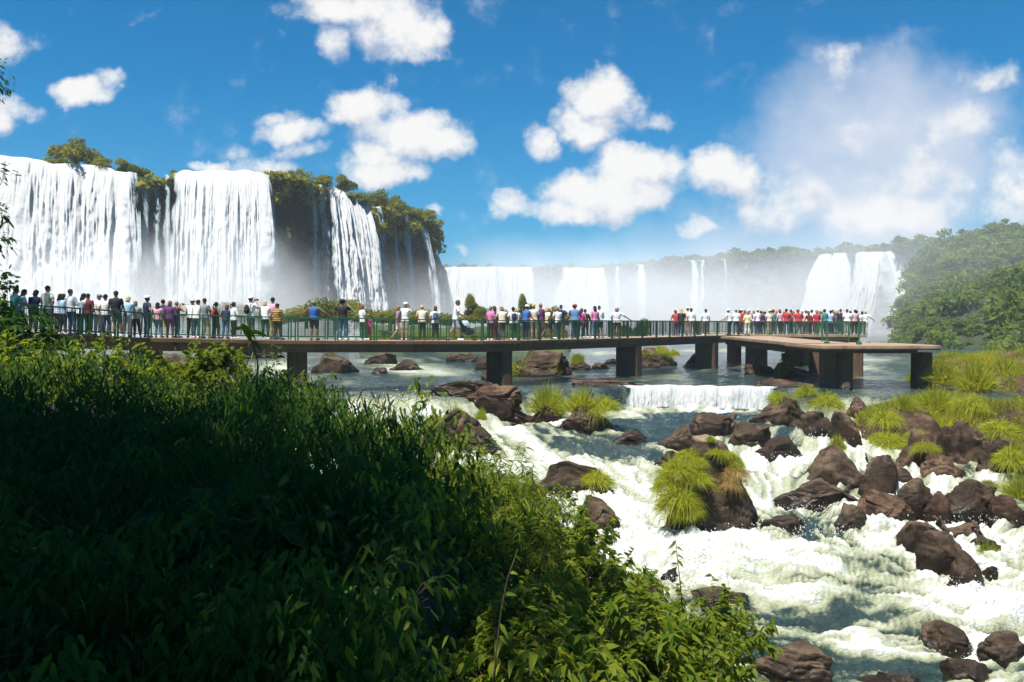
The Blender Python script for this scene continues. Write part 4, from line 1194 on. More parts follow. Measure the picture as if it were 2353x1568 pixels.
# ------------------------------------------------------------------ trees and shrubs seen at a distance
def crown_mesh(seed, n=4200, blobs=14, leaf=.055, flat=.75, mt='leaf_far', cone=0.0):
    """a crown of unit radius standing on z = 0: many leaf sprays over a heap of lobes"""
    rs = np.random.RandomState(seed)
    C = rs.normal(size=(blobs, 3)); C /= np.linalg.norm(C, axis=1)[:, None]
    C *= rs.uniform(.2, .78, blobs)[:, None]; C[:, 2] = np.abs(C[:, 2]) * flat * 1.25 + .22
    rad = rs.uniform(.16, .42, blobs)
    which = rs.choice(blobs, n, p=rad ** 2 / (rad ** 2).sum())
    d = rs.normal(size=(n, 3)); d /= np.linalg.norm(d, axis=1)[:, None]
    d[:, 2] = np.where(d[:, 2] < -.3, -d[:, 2], d[:, 2])
    P = C[which] + d * (rad[which] * rs.uniform(.35, 1.25, n) ** .6)[:, None]
    P[:, 2] *= 1.0
    nrm = d + rs.normal(size=(n, 3)) * .65; nrm /= np.linalg.norm(nrm, axis=1)[:, None]
    u = np.cross(nrm, rs.normal(size=(n, 3))); u /= np.linalg.norm(u, axis=1)[:, None]
    w = np.cross(nrm, u)
    L = leaf * rs.uniform(.6, 1.5, n); Wd = L * rs.uniform(.35, .7, n)
    V = np.stack([P - u * L[:, None], P - w * Wd[:, None] * .8 - u * .1 * L[:, None], P + u * L[:, None], P + w * Wd[:, None] * .8 + u * .15 * L[:, None]], 1).reshape(-1, 3)
    f = (np.arange(n) * 4)[:, None] + np.array([0, 1, 2, 3])
    tb = rs.uniform(.15, .85, blobs)
    t_ = np.clip(tb[which] + rs.normal(size=n) * .2, 0, 1)
    return mk_mesh('crown', V, f, M[mt], False, {'tint': np.repeat(t_, 4)})
CROWN = [crown_mesh(300 + i, blobs=b, flat=fl) for i, (b, fl) in enumerate(((24, .7), (18, .9), (28, .55), (20, .8), (9, 1.0), (26, .65)))]
CROWN_LOOSE = [crown_mesh(320 + i, 1900, 18, .05, .8) for i in range(2)]
def trunk_mesh(seed):
    rs = np.random.RandomState(seed); m_ = MB()
    m_.tube([(0, 0, -.25), (.02, 0, .2), (.03, .02, .5), (.0, .03, .9)], [.07, .055, .045, .02], 7)
    for k in range(5):
        a = k * 1.26 + rs.rand(); h = rs.uniform(.25, .6)
        m_.tube([(.02, 0, h), (.25 * math.cos(a), .25 * math.sin(a), h + .22), (.5 * math.cos(a), .5 * math.sin(a), h + .42)], [.032, .022, .01], 5)
    return m_.mesh('trunk', M['bark'], True)
TRUNK = [trunk_mesh(1), trunk_mesh(2)]
_cc = [0]
def bush(px, ytop, ybot, w, Y, label, cat='shrub', name='shrub', loose=False, group=None, kind=None):
    """tree or shrub from its picture box at distance Y"""
    b = at(px, ybot, Y); t_ = at(px, ytop, Y)
    r = w / F * Y / 2 / .92
    h = (t_.z - b.z) / 1.42
    root = empty(name, b); _cc[0] += 1; i = _cc[0]
    lib = CROWN_LOOSE if loose else CROWN
    c = ob('crown', lib[(i if kind is None else kind) % len(lib)], root, (0, 0, 0), (0, 0, i * 2.1), (r, r, h))
    ob('trunk', TRUNK[i % 2], root, (0, 0, 0), (0, 0, i * 1.1), (r * .8, r * .8, h))
    return tag(root, label, cat, group)
G = 'shrubs on the edge of the near cliff'
bush(172, 308, 386, 112, 112, 'rounded tree on the clifftop, tallest of the clump over the broad falls', 'tree', 'tree', group=G)
bush(128, 352, 384, 60, 111, 'low bush at the left foot of the rounded clifftop tree', group=G)
bush(232, 356, 396, 70, 113, 'low bush just right of the rounded clifftop tree', group=G)
bush(282, 362, 404, 66, 114, 'second bush right of the rounded clifftop tree', group=G)
bush(325, 376, 408, 50, 115, 'last small bush of the clump, next to the mossy gap', group=G)
bush(632, 388, 420, 52, 120, 'low bush right at the edge of the brightest falls', group=G)
bush(668, 388, 424, 46, 122.5, 'bush with bare twigs on the cliff between the brightest and the fanning falls', group=G)
bush(692, 378, 418, 58, 125, 'loose upright tree on the clifftop before the fanning falls', 'tree', 'tree', True, group=G)
bush(742, 396, 432, 66, 129, 'spreading bush above the head of the fanning falls', group=G)
bush(785, 398, 446, 62, 132, 'taller bush above the right of the fanning falls', group=G)
bush(822, 428, 474, 60, 135, 'bush at the right shoulder of the fanning falls', group=G)
bush(868, 424, 482, 78, 140, 'tall bush on the falling crest of the cliff', group=G)
bush(910, 444, 494, 70, 146, 'bush on the crest, between the tall one and the cliff end', group=G)
bush(946, 462, 502, 62, 151, 'low bush on the crest near the slender cone of water', group=G)
bush(982, 476, 510, 58, 156, 'last bush on the tip of the near cliff', group=G)
# hanging greenery down the cliff edge
def cliff_green():
    rs = np.random.RandomState(3); P, s = resample(LW, 900); N = normals2d(P[:, :2])
    n = 15000
    fx = np.interp(rs.rand(n), [0, 1], [0, 1]); i = (fx * 899).astype(int)
    px = to_px(P[i, 0], P[i, 1], P[i, 2])[0]
    amt = np.interp(px, [-400, 310, 325, 395, 400, 612, 616, 700, 712, 770, 830, 845, 1012], [0, 0, .5, .5, 0, 0, .8, .8, .25, .05, .1, 1, 1])
    dep = np.interp(px, [320, 400, 620, 700, 840, 900, 1010], [2.0, 2.0, 5., 4., 4., 5.5, 6.5])
    keep = rs.rand(n) < amt; i = i[keep]; n = len(i)
    d = (rs.rand(n) ** 1.7) * dep[keep]
    o = rs.uniform(-3, .6, n) * np.where(d < .8, 1, .0) + rs.uniform(-.6, 1.0, n)
    lump = fbm(s[i] * .35, d * .4, seed=5, oct=3)
    k = lump > -.25; i, d, o, lump = i[k], d[k], o[k], lump[k]; n = len(i)
    Q = np.stack([P[i, 0] + N[i, 0] * (o + lump), P[i, 1] + N[i, 1] * (o + lump), P[i, 2] - d + .3], 1)
    nr = np.column_stack([N[i] * .5, np.full(n, .7)]) + rs.normal(size=(n, 3)) * .5; nr /= np.linalg.norm(nr, axis=1)[:, None]
    u = np.cross(nr, rs.normal(size=(n, 3))); u /= np.linalg.norm(u, axis=1)[:, None]; w = np.cross(nr, u)
    L = rs.uniform(.28, .75, n)[:, None]
    V = np.stack([Q - u * L, Q - w * L * .5, Q + u * L, Q + w * L * .5], 1).reshape(-1, 3)
    me = mk_mesh('cliff_greenery', V, (np.arange(n) * 4)[:, None] + np.arange(4), M['leaf_far'], False, {'tint': np.repeat(np.clip(.5 + .5 * lump + .25 * rs.normal(size=n), 0, 1), 4)})
    tag(ob('cliff_greenery', me), 'greenery hanging over the edge of the near cliff', None, None, 'stuff')
cliff_green()

# ---- islands behind the walkway
def far_island():
    n = 160
    X, Y = np.meshgrid(np.linspace(-46, 34, n), np.linspace(58, 128, n))
    px, py = to_px(X, Y, -3.0 + 0 * X)
    e = sstep(800, 850, px) * (1 - sstep(1290, 1330, px)) * sstep(84, 92, Y) * (1 - sstep(112, 126, Y))
    Z = -5.0 + e * (3.3 + .9 * fbm(X * .12, Y * .12, seed=3, oct=3)) + .02 * (Y - 60) * e
    def f(t):
        g = t.n('ShaderNodeNewGeometry').outputs['Position']
        return principled(t, t.mix(t.noise(g, .6, 5), (.035, .055, .014), (.10, .12, .03)), .9)
    me = mk_mesh('island', np.stack([X.ravel(), Y.ravel(), Z.ravel()], 1), grid_faces(n, n), mat('island_turf', f), True)
    tag(ob('island', me), kind='structure')
    rs = np.random.RandomState(8); N = 26000
    x = rs.uniform(840, 1300, N); yy = rs.uniform(89, 104, N)
    Xg = (x - 1176.5) / F * yy
    zz = -1.75 + .4 * fbm(Xg * .12, yy * .12, seed=3, oct=2)
    scatter_grass('island_grass', Xg, yy, zz - .1, np.full(N, 1.25), 9, 'tall bright grass on the island behind the walkway', 'grass', .07, .4)
far_island()
G = 'bushes on the islands behind the walkway'
for a in [(445, 668, 745, 250, 104, 'grey-green bush looming in the mist behind the crowd on the left', 2), (530, 684, 748, 120, 100, 'second misty bush right behind the crowd on the left', 0),
          (770, 654, 744, 150, 98, 'broad rounded thicket below the fanning falls', 2), (705, 690, 746, 130, 96, 'low bush left of the broad rounded thicket', 0), (835, 690, 748, 120, 94, 'bush descending right of the broad rounded thicket', 5),
          (898, 700, 752, 90, 90, 'bush between the photographer in black and the walking pair', 3), (950, 704, 752, 90, 88, 'bush behind the walking pair on the walkway', 0), (1000, 700, 752, 90, 90, 'bush behind the two women in black trousers', 5),
          (1040, 710, 754, 70, 86, 'low bush behind the man pushing the pram', 2), (1078, 668, 752, 56, 90, 'tall round-headed tree behind the pram', 4), (1110, 694, 752, 64, 88, 'bush right of the tall round-headed tree', 3),
          (1150, 702, 754, 70, 90, 'bush behind the cream-topped woman in the group', 0), (1198, 668, 752, 44, 92, 'narrow round-headed tree above the group on the walkway', 4), (1225, 694, 754, 60, 90, 'bush right of the narrow round-headed tree', 1),
          (1268, 692, 754, 60, 92, 'bush at the right end of the island behind the group', 0), (1298, 706, 756, 36, 90, 'last small bush at the island tip', 3),
          (620, 704, 750, 110, 98, 'misty bush behind the man in the yellow striped shirt', 5)]:
    bush(*a[:5], a[5], group=G, kind=a[6], cat='tree' if 'tree' in a[5] else 'shrub', name='tree' if 'tree' in a[5] else 'shrub')
# grassy hump right of the group and the far islet by the platform
for px, yt, yb, w, Y, lab in ((1462, 716, 800, 70, 74, 'yellow-green grassy hump behind the railing, left part'), (1430, 720, 800, 50, 72, 'yellow-green grassy hump behind the railing, right part'),
                              (2012, 774, 812, 60, 70, 'low bright bush beyond the far end of the low platform, left one'), (2045, 777, 812, 54, 71, 'low bright bush beyond the far end of the low platform, right one')):
    p = at(px, yb, Y); s = w / F * Y / 2
    o = ob('grass_hump', crown_mesh(int(px), 1500, 9, .10, .7, 'leaf_bright'), None, p, (0, 0, px), (s, s, (at(px, yt, Y).z - p.z) / 1.35))
    tag(o, lab if 'hump' not in lab else lab.replace('left part', 'nearer the far platform').replace('right part', 'nearer the person in the pink cap'), 'bush', 'bright low bushes behind the walkway')
# leafy bush on the flat rock before the platform
def leafy(name, px, py, w, h, Y, label):
    p = at(px, py, Y); s = w / F * Y / 2
    o = ob(name, crown_mesh(int(px) + 7, 900, 8, .16, .9, 'leaf_bright'), None, p, (0, 0, .4), (s, s, h / F * Y / 1.4))
    return tag(o, label, 'bush', 'leafy bushes on the river rocks')
Yl = rY(1835, 868, .3, 110)
leafy('bush', 1808, 868, 62, 62, Yl, 'leafy bush growing on the flat rock before the big platform pier')
leafy('bush', 1838, 845, 34, 26, Yl + .5, 'small leafy bush behind the bigger one on the flat rock')

# ------------------------------------------------------------------ wooded hill on the right
def hill_z(a, t):
    pass
def build_hill():
    # ridge line and foot line in the picture, with distances
    cols = [(2118, 622, 800, 225, 130, 2052), (2124, 608, 812, 222, 118, 2075), (2140, 586, 822, 208, 106, 2110), (2165, 566, 830, 200, 98), (2230, 552, 838, 190, 92), (2300, 550, 842, 182, 86), (2360, 548, 845, 175, 82), (2480, 525, 850, 155, 74), (2700, 500, 850, 135, 66), (3000, 470, 850, 115, 60)]
    ridge = np.array([tuple(at(c[0], c[1], c[3])) for c in cols]); foot = np.array([tuple(at(c[5] if len(c) > 5 else c[0], c[2], c[4])) for c in cols])
    nu, nv = 120, 70
    Rr, _ = resample(ridge, nu); Ft, _ = resample(foot, nu)
    v = np.linspace(0, 1.25, nv)[:, None, None]
    P = Ft[None] * (1 - v) + Rr[None] * v
    vv = v[..., 0]
    P[..., 2] = np.where(vv <= 1, Ft[None, :, 2] + (Rr - Ft)[None, :, 2] * (vv ** 1.15), Rr[None, :, 2] - (vv - 1) * 10)
    P[..., 2] += 2.2 * fbm(P[..., 0] * .04, P[..., 1] * .04, seed=4, oct=3) * np.clip(vv * 3, 0, 1)
    def f(t):
        g = t.n('ShaderNodeNewGeometry').outputs['Position']
        return principled(t, t.mix(t.noise(g, .3, 5), (.012, .022, .008), (.035, .048, .014)), .9)
    me = mk_mesh('hill', P.reshape(-1, 3), grid_faces(nv, nu), mat('hill_floor', f), True)
    tag(ob('hill', me), kind='structure')
    # canopy: crowns of many leaf sprays, one mass
    rs = np.random.RandomState(12)
    Vs, Ts = [], []
    base = [crown_mesh(400 + i, 720, 12, .10, .75) for i in range(5)]
    bv = []
    for b in base:
        a = np.empty(len(b.vertices) * 3, np.float32); b.vertices.foreach_get('co', a)
        t_ = np.empty(len(b.vertices), np.float32); b.attributes['tint'].data.foreach_get('value', t_)
        bv.append((a.reshape(-1, 3), t_)); 
    for b in base: bpy.data.meshes.remove(b)
    for k in range(560):
        u = rs.rand() ** 1.0; w = rs.rand() ** .9 * 1.06
        iu = min(nu - 1, int(u * nu)); iv = min(nv - 1, int(w / 1.25 * nv))
        c = P[iv, iu]
        s = rs.uniform(2.2, 5.0) * (1.0 if w > .25 else .6)
        a, t_ = bv[k % 5]
        th = rs.rand() * 6.28; cs, sn = math.cos(th), math.sin(th)
        q = a * np.array([s, s, s * rs.uniform(.7, 1.1)])
        q = np.stack([q[:, 0] * cs - q[:, 1] * sn, q[:, 0] * sn + q[:, 1] * cs, q[:, 2]], 1) + c - np.array([0, 0, s * .35])
        Vs.append(q); Ts.append(np.clip(t_ * .6 + rs.uniform(-.1, .5), 0, 1))
    V = np.concatenate(Vs)
    me = mk_mesh('forest', V, np.arange(len(V)).reshape(-1, 4), M['forest'], False, {'tint': np.concatenate(Ts)})
    tag(ob('forest', me), 'dense rainforest covering the hill right of the falls', None, None, 'stuff')
    # canopy along the far wall
    rs = np.random.RandomState(14); Vs, Ts = [], []
    Fr, s = resample(FW, 400)
    for k in range(430):
        i = rs.randint(0, 400); px, py = to_px(*Fr[i])
        b = rs.uniform(3, 40)
        if 1000 < px < 1395 and b < 9: continue
        if 1860 < px < 2068 and b < 12: continue
        c = Fr[i] + np.array([0, b, 0])
        sz = rs.uniform(1.6, 3.4) * np.interp(px, [900, 1400, 1700, 1900, 2100], [.8, .9, 1.4, 1.5, 1.8])
        a, t_ = bv[k % 5]
        Vs.append(a * np.array([sz * 1.3, sz * 1.3, sz]) + c - np.array([0, 0, sz * .3])); Ts.append(np.clip(t_ * .6 + rs.uniform(-.1, .4), 0, 1))
    V = np.concatenate(Vs)
    me = mk_mesh('far_woods', V, np.arange(len(V)).reshape(-1, 4), M['forest'], False, {'tint': np.concatenate(Ts)})
    tag(ob('far_woods', me), 'woods along the top of the distant falls', None, None, 'stuff')
build_hill()
# ------------------------------------------------------------------ the near bank and its jungle
BE = np.array([(1.2, -6), (1.6, 2.5), (2.0, 7.0), (1.35, 8.2), (1.2, 10.5), (.4, 13.4), (-1.8, 15.2), (-3.8, 18.7), (-5.5, 21.2), (-9, 25.0), (-14, 28.5), (-20, 31.5), (-45, 40)], float)
def bank_d(X, Y):
    best = np.full(np.shape(X), 1e9); sg = np.ones(np.shape(X))
    for a, b in zip(BE[:-1], BE[1:]):
        e = b - a; k = np.clip(((X - a[0]) * e[0] + (Y - a[1]) * e[1]) / (e @ e), 0, 1)
        qx, qy = a[0] + e[0] * k, a[1] + e[1] * k
        d = np.hypot(X - qx, Y - qy); s_ = e[0] * (Y - a[1]) - e[1] * (X - a[0])
        upd = d < best
        best = np.where(upd, d, best); sg = np.where(upd, np.where(s_ > 0, 1, -1), sg)
    return best * sg
def canopy_z(X, Y):
    d = bank_d(X, Y)
    b = np.interp(Y, [2, 8, 14, 20, 26, 32], [-1.85, -1.75, -1.45, -.98, -.85, -1.1])
    return b - 1.15 * (1 - sstep(-.2, 2.6, d)) + .42 * fbm(X * .55, Y * .55, seed=31, oct=3)
def build_bank():
    n = 170
    X, Y = np.meshgrid(np.linspace(-46, 4.5, n), np.linspace(-8, 42, n))
    d = bank_d(X, Y)
    Z = np.where(d > -1.5, canopy_z(X, Y) - 1.0 - 1.6 * (1 - sstep(0, 2.4, d)), -8)
    Z = np.where(np.hypot(X, Y) < 2.2, np.minimum(Z, -2.2), Z)
    def f(t):
        g = t.n('ShaderNodeNewGeometry').outputs['Position']
        return principled(t, t.mix(t.noise(g, 2.0, 6, .65), (.010, .014, .006), (.040, .032, .018)), .95, t.bump(t.noise(g, 5, 5), .8, .1))
    me = mk_mesh('bank', np.stack([X.ravel(), Y.ravel(), Z.ravel()], 1), grid_faces(n, n), mat('bank_soil', f), True)
    tag(ob('bank', me), kind='structure')
build_bank()

def leaves(P, D, Nr, L, Wd, fold=.25, droop=.25):
    """folded leaf blades: base P, axis D, upper-side normal Nr"""
    n = len(P)
    D = D / (np.linalg.norm(D, axis=1)[:, None] + 1e-9)
    side = np.cross(D, Nr); side /= np.linalg.norm(side, axis=1)[:, None] + 1e-9
    Nn = np.cross(side, D)
    L = np.broadcast_to(L, n)[:, None]; Wd = np.broadcast_to(Wd, n)[:, None]
    down = np.array([0, 0, -1.0])
    def pt(t_, s_, up): return P + D * L * t_ + side * Wd * s_ * .5 + Nn * Wd * up + down * (droop * L * t_ * t_)
    V = np.stack([pt(0, 0, 0), pt(.33, 0, 0), pt(.68, 0, 0), pt(1, 0, 0), pt(.30, -1, fold), pt(.66, -.72, fold * .7), pt(.30, 1, fold), pt(.66, .72, fold * .7)], 1)
    b = (np.arange(n) * 8)[:, None]
    f4 = np.concatenate([b + np.array([1, 2, 5, 4]), b + np.array([1, 6, 7, 2])])
    f3 = np.concatenate([b + np.array([0, 1, 4]), b + np.array([2, 3, 5]), b + np.array([0, 6, 1]), b + np.array([2, 7, 3])])
    return V.reshape(-1, 3), f4, f3
def undergrowth():
    rs = np.random.RandomState(77)
    n = 140000
    Y = np.exp(rs.uniform(math.log(2.8), math.log(31), n)); px = rs.uniform(-160, 1780, n)
    X = (px - 1176.5) / F * Y
    d = bank_d(X, Y)
    k = (d > np.interp(px, [740, 960], [.7, 1]) + (np.interp(Y, [6.5, 9, 12, 14], [2.2, 1.0, 1.2, 2.1]) + .5 * fbm(X, Y, seed=44, oct=2)) * sstep(760, 980, px) - .7 * rs.rand(n)) & (rs.rand(n) < np.where((Y > 17.3) & (px < 640), .35, 1.0)); X, Y, d, px = X[k], Y[k], d[k], px[k]; n = len(X)
    Z = canopy_z(X, Y) - .62 * rs.rand(n) ** 1.5 + .10 * rs.normal(size=n)
    sprig = np.clip(fbm(X * 1.7, Y * 1.7, seed=35, oct=2), 0, 1); Z += .55 * sprig
    az = rs.rand(n) * 6.283
    D = np.stack([np.cos(az) * .8, np.sin(az) * .8 - .35, -rs.uniform(.0, 1.5, n)], 1)
    Nr = np.stack([rs.normal(size=n) * .4, rs.normal(size=n) * .4 - .4, np.ones(n)], 1)
    narrow = (fbm(X * .33, Y * .33, seed=33, oct=2) + np.clip((px - 900) / 500, -.4, .35)) > .05
    L = np.where(narrow, rs.uniform(.10, .21, n), rs.uniform(.09, .175, n)) * np.interp(Y, [3, 8], [.55, 1.0])
    Wd = L * np.where(narrow, rs.uniform(.13, .2, n), rs.uniform(.25, .44, n))
    V, f4, f3 = leaves(np.stack([X, Y, Z], 1), D, Nr, L, Wd, .18, np.where(narrow, .5, .3)[:, None])
    tint = np.clip(.42 + .35 * fbm(X * 1.3, Y * 1.3, seed=36, oct=2) + .25 * rs.normal(size=n), 0, 1)
    # thin blades and bare twigs poking out of the leaves
    nb = 2600; i = rs.randint(0, n, nb)
    tl = np.abs(rs.normal(size=nb)) * .7; a2 = rs.rand(nb) * 6.283
    Db = np.stack([np.sin(tl) * np.cos(a2), np.sin(tl) * np.sin(a2), np.cos(tl)], 1)
    Vb, b4, b3, tb = blades(np.stack([X[i], Y[i], Z[i] - .15], 1), Db, rs.uniform(.3, .85, nb) * np.interp(Y[i], [3, 9], [.5, 1]), rs.uniform(.006, .018, nb), rs.uniform(.1, .9, nb), 41, rs.uniform(.2, 1, nb), 4)
    k0 = len(V); V = np.concatenate([V, Vb]); tint = np.concatenate([np.repeat(tint, 8), tb]); f4 = np.concatenate([f4, b4 + k0]); f3 = np.concatenate([f3, b3 + k0])
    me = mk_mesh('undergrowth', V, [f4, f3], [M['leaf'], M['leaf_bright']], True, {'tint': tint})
    # sunlit fringe put into leaf colour: lighter leaves towards the river and far side
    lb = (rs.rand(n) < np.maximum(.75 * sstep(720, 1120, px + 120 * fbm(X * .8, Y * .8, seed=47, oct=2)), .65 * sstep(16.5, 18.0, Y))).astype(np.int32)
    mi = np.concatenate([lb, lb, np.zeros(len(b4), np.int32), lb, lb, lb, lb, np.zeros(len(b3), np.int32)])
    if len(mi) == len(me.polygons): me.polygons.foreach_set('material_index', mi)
    tag(ob('undergrowth', me), 'dark mass of jungle undergrowth on the near bank', None, None, 'stuff')
undergrowth()

# ---- shrubs with stems, a few kinds, copied
def shrub_parts(seed, n_stem=16, per=130, L0=.16, ar=.42, mt='leaf', droop=.35, tall=1.0):
    rs = np.random.RandomState(seed); m_ = MB(); Ps, Ds, Ns = [], [], []
    for s_ in range(n_stem):
        a = s_ / n_stem * 6.283 + rs.rand(); tl = rs.uniform(.15, 1.05)
        dr = np.array([math.cos(a) * math.sin(tl), math.sin(a) * math.sin(tl), math.cos(tl) * tall])
        ln = rs.uniform(.85, 1.25)
        t_ = np.linspace(0, 1, 8)[:, None]
        C = dr * ln * t_ + np.array([0, 0, -.42]) * t_ ** 2.2 * math.sin(tl) + rs.normal(size=(8, 3)) * .02
        m_.tube(C, np.linspace(.014, .003, 8), 5, False)
        tw = [C]
        for b in range(5):
            i = rs.randint(2, 7); e = C[i] + (dr + rs.normal(size=3) * .75) * .34
            B = np.stack([C[i], (C[i] + e) / 2 + np.array([0, 0, .03]), e + np.array([0, 0, -.05])])
            m_.tube(B, [.006, .004, .002], 4, False); tw.append(B)
        for c in range(per):
            T = tw[rs.randint(0, len(tw))]
            x = rs.uniform(.25, 1.0) ** .6 * (len(T) - 1.001); i = int(x)
            p = T[i] + (T[i + 1] - T[i]) * (x - i); ax = T[min(i + 1, len(T) - 1)] - T[i]; ax = ax / (np.linalg.norm(ax) + 1e-9)
            o = rs.normal(size=3); o -= ax * (o @ ax); o /= np.linalg.norm(o)
            Ps.append(p); Ds.append(ax * .5 + o * .9 + np.array([0, 0, -.25])); Ns.append(np.array([0, 0, 1.0]) + rs.normal(size=3) * .45)
    P, D, Nr = np.array(Ps), np.array(Ds), np.array(Ns); n = len(P)
    L = L0 * rs.uniform(.6, 1.25, n)
    V, f4, f3 = leaves(P, D, Nr, L, L * ar * rs.uniform(.8, 1.2, n), .16, droop)
    tint = np.clip(rs.normal(.5, .28, n), 0, 1)
    return mk_mesh('foliage', V, [f4, f3], M[mt], True, {'tint': np.repeat(tint, 8)}), m_.mesh('stem', M['bark'], True)
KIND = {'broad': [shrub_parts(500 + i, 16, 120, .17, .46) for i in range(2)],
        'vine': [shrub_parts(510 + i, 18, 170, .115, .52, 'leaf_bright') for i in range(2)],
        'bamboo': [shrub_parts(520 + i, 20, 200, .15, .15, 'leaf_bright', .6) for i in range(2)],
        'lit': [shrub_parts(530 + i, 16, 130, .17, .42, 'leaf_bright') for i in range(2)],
        'bigleaf': [shrub_parts(540, 11, 42, .30, .36, 'leaf', .7)], 'litbig': [shrub_parts(545, 11, 46, .32, .34, 'leaf_bright', .75)]}  # lit kinds repeat broad and bigleaf with sunlight put into leaf colour
_sc = [0]
def shrub(px, py, Y, r, kind, label, hs=1.0, group='shrubs on the near bank'):
    """py = picture height of the shrub's middle"""
    r = r * (1.35 if py < 900 else 1.22); c = at(px, py - (14 if py < 900 else 0), Y); _sc[0] += 1; i = _sc[0]
    root = empty('shrub', c - Vector((0, 0, .75 * r * hs)), i * 1.3)
    fo, st = KIND[kind][i % len(KIND[kind])]
    ob('foliage', fo, root, scale=(r, r, r * hs)); ob('stem', st, root, scale=(r, r, r * hs))
    return tag(root, label, 'shrub', group)
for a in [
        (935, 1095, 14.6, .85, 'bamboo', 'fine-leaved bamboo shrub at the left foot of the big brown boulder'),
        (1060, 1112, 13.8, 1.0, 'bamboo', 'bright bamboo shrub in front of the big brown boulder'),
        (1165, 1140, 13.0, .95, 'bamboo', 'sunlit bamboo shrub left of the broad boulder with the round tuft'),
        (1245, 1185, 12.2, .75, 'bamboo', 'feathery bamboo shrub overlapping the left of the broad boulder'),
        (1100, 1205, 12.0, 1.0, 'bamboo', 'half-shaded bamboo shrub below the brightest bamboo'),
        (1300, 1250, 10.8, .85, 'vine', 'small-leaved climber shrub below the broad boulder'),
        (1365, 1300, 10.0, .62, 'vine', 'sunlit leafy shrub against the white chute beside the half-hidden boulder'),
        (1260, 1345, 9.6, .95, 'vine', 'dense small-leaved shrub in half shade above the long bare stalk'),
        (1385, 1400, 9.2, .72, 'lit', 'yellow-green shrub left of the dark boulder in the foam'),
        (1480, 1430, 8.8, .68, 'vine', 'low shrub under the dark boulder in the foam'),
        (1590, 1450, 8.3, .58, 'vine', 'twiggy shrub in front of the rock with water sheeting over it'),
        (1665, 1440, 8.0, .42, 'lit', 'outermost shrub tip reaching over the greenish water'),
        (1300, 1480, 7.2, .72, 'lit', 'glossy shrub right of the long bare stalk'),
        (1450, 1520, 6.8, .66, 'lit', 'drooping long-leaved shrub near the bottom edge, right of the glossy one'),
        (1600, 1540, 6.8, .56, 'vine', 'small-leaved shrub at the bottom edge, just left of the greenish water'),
        (1240, 1570, 5.2, .42, 'litbig', 'shrub with large pale hanging leaves at the bottom edge'),
        (1400, 1590, 5.4, .40, 'litbig', 'shrub with large yellow-green hanging leaves at the bottom edge'),
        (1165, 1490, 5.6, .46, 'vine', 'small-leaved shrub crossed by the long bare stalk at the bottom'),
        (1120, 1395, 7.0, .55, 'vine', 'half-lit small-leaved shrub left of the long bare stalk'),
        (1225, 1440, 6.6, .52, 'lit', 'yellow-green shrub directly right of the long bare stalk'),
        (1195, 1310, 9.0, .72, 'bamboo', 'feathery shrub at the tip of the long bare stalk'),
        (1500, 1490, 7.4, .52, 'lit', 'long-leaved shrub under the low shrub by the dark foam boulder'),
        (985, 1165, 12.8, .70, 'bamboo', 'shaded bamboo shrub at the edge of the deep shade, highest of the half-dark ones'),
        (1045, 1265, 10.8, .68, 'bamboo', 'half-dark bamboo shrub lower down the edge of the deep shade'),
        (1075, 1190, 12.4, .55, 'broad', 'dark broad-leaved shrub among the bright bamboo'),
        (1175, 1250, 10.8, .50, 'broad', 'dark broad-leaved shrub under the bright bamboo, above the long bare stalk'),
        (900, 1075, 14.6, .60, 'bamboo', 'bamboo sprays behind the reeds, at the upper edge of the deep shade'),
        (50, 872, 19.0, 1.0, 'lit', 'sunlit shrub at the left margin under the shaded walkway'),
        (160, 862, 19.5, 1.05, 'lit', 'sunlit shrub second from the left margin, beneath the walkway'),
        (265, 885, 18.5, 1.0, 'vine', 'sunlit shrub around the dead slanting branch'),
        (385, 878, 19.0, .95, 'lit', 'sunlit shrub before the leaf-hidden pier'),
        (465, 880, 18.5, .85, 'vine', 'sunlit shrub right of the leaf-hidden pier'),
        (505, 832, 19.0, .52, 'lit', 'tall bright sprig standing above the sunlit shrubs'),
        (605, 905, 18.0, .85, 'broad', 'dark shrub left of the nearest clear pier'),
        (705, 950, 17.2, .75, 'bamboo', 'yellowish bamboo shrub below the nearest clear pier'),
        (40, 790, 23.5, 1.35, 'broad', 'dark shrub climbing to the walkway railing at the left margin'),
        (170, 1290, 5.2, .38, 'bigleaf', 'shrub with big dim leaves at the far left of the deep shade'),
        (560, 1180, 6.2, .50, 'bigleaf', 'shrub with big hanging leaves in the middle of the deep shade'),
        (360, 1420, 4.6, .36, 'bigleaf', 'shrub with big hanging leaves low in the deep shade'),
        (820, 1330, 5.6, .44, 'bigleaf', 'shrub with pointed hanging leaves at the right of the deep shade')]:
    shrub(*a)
def reed(px, py, Y, h, label, seed, n=16):
    rs = np.random.RandomState(seed); p = at(px, py, Y)
    P = rs.normal(size=(n, 3)) * np.array([.14, .14, .0]); tl = np.abs(rs.normal(size=n)) * .38; az = rs.rand(n) * 6.28
    D = np.stack([np.sin(tl) * np.cos(az), np.sin(tl) * np.sin(az), np.cos(tl)], 1)
    V, f4, f3, t_ = blades(P, D, h * rs.uniform(.6, 1.1, n), h * rs.uniform(.045, .075, n), rs.uniform(.1, .5, n), seed, rs.uniform(0, .6, n), 6)
    return tag(ob('reed', mk_mesh('reed', V, [f4, f3], M['leaf_dark'], True, {'tint': t_}), None, p), label, 'reed', 'dark reeds at the water edge')
reed(800, 1000, 17.0, .85, 'dark reed clump against the white water, left one', 1)
reed(855, 1012, 16.4, .75, 'dark reed clump against the white water, nearer the big brown boulder', 2)
reed(640, 905, 18.0, .7, 'dark reeds in front of the nearest clear pier', 3)
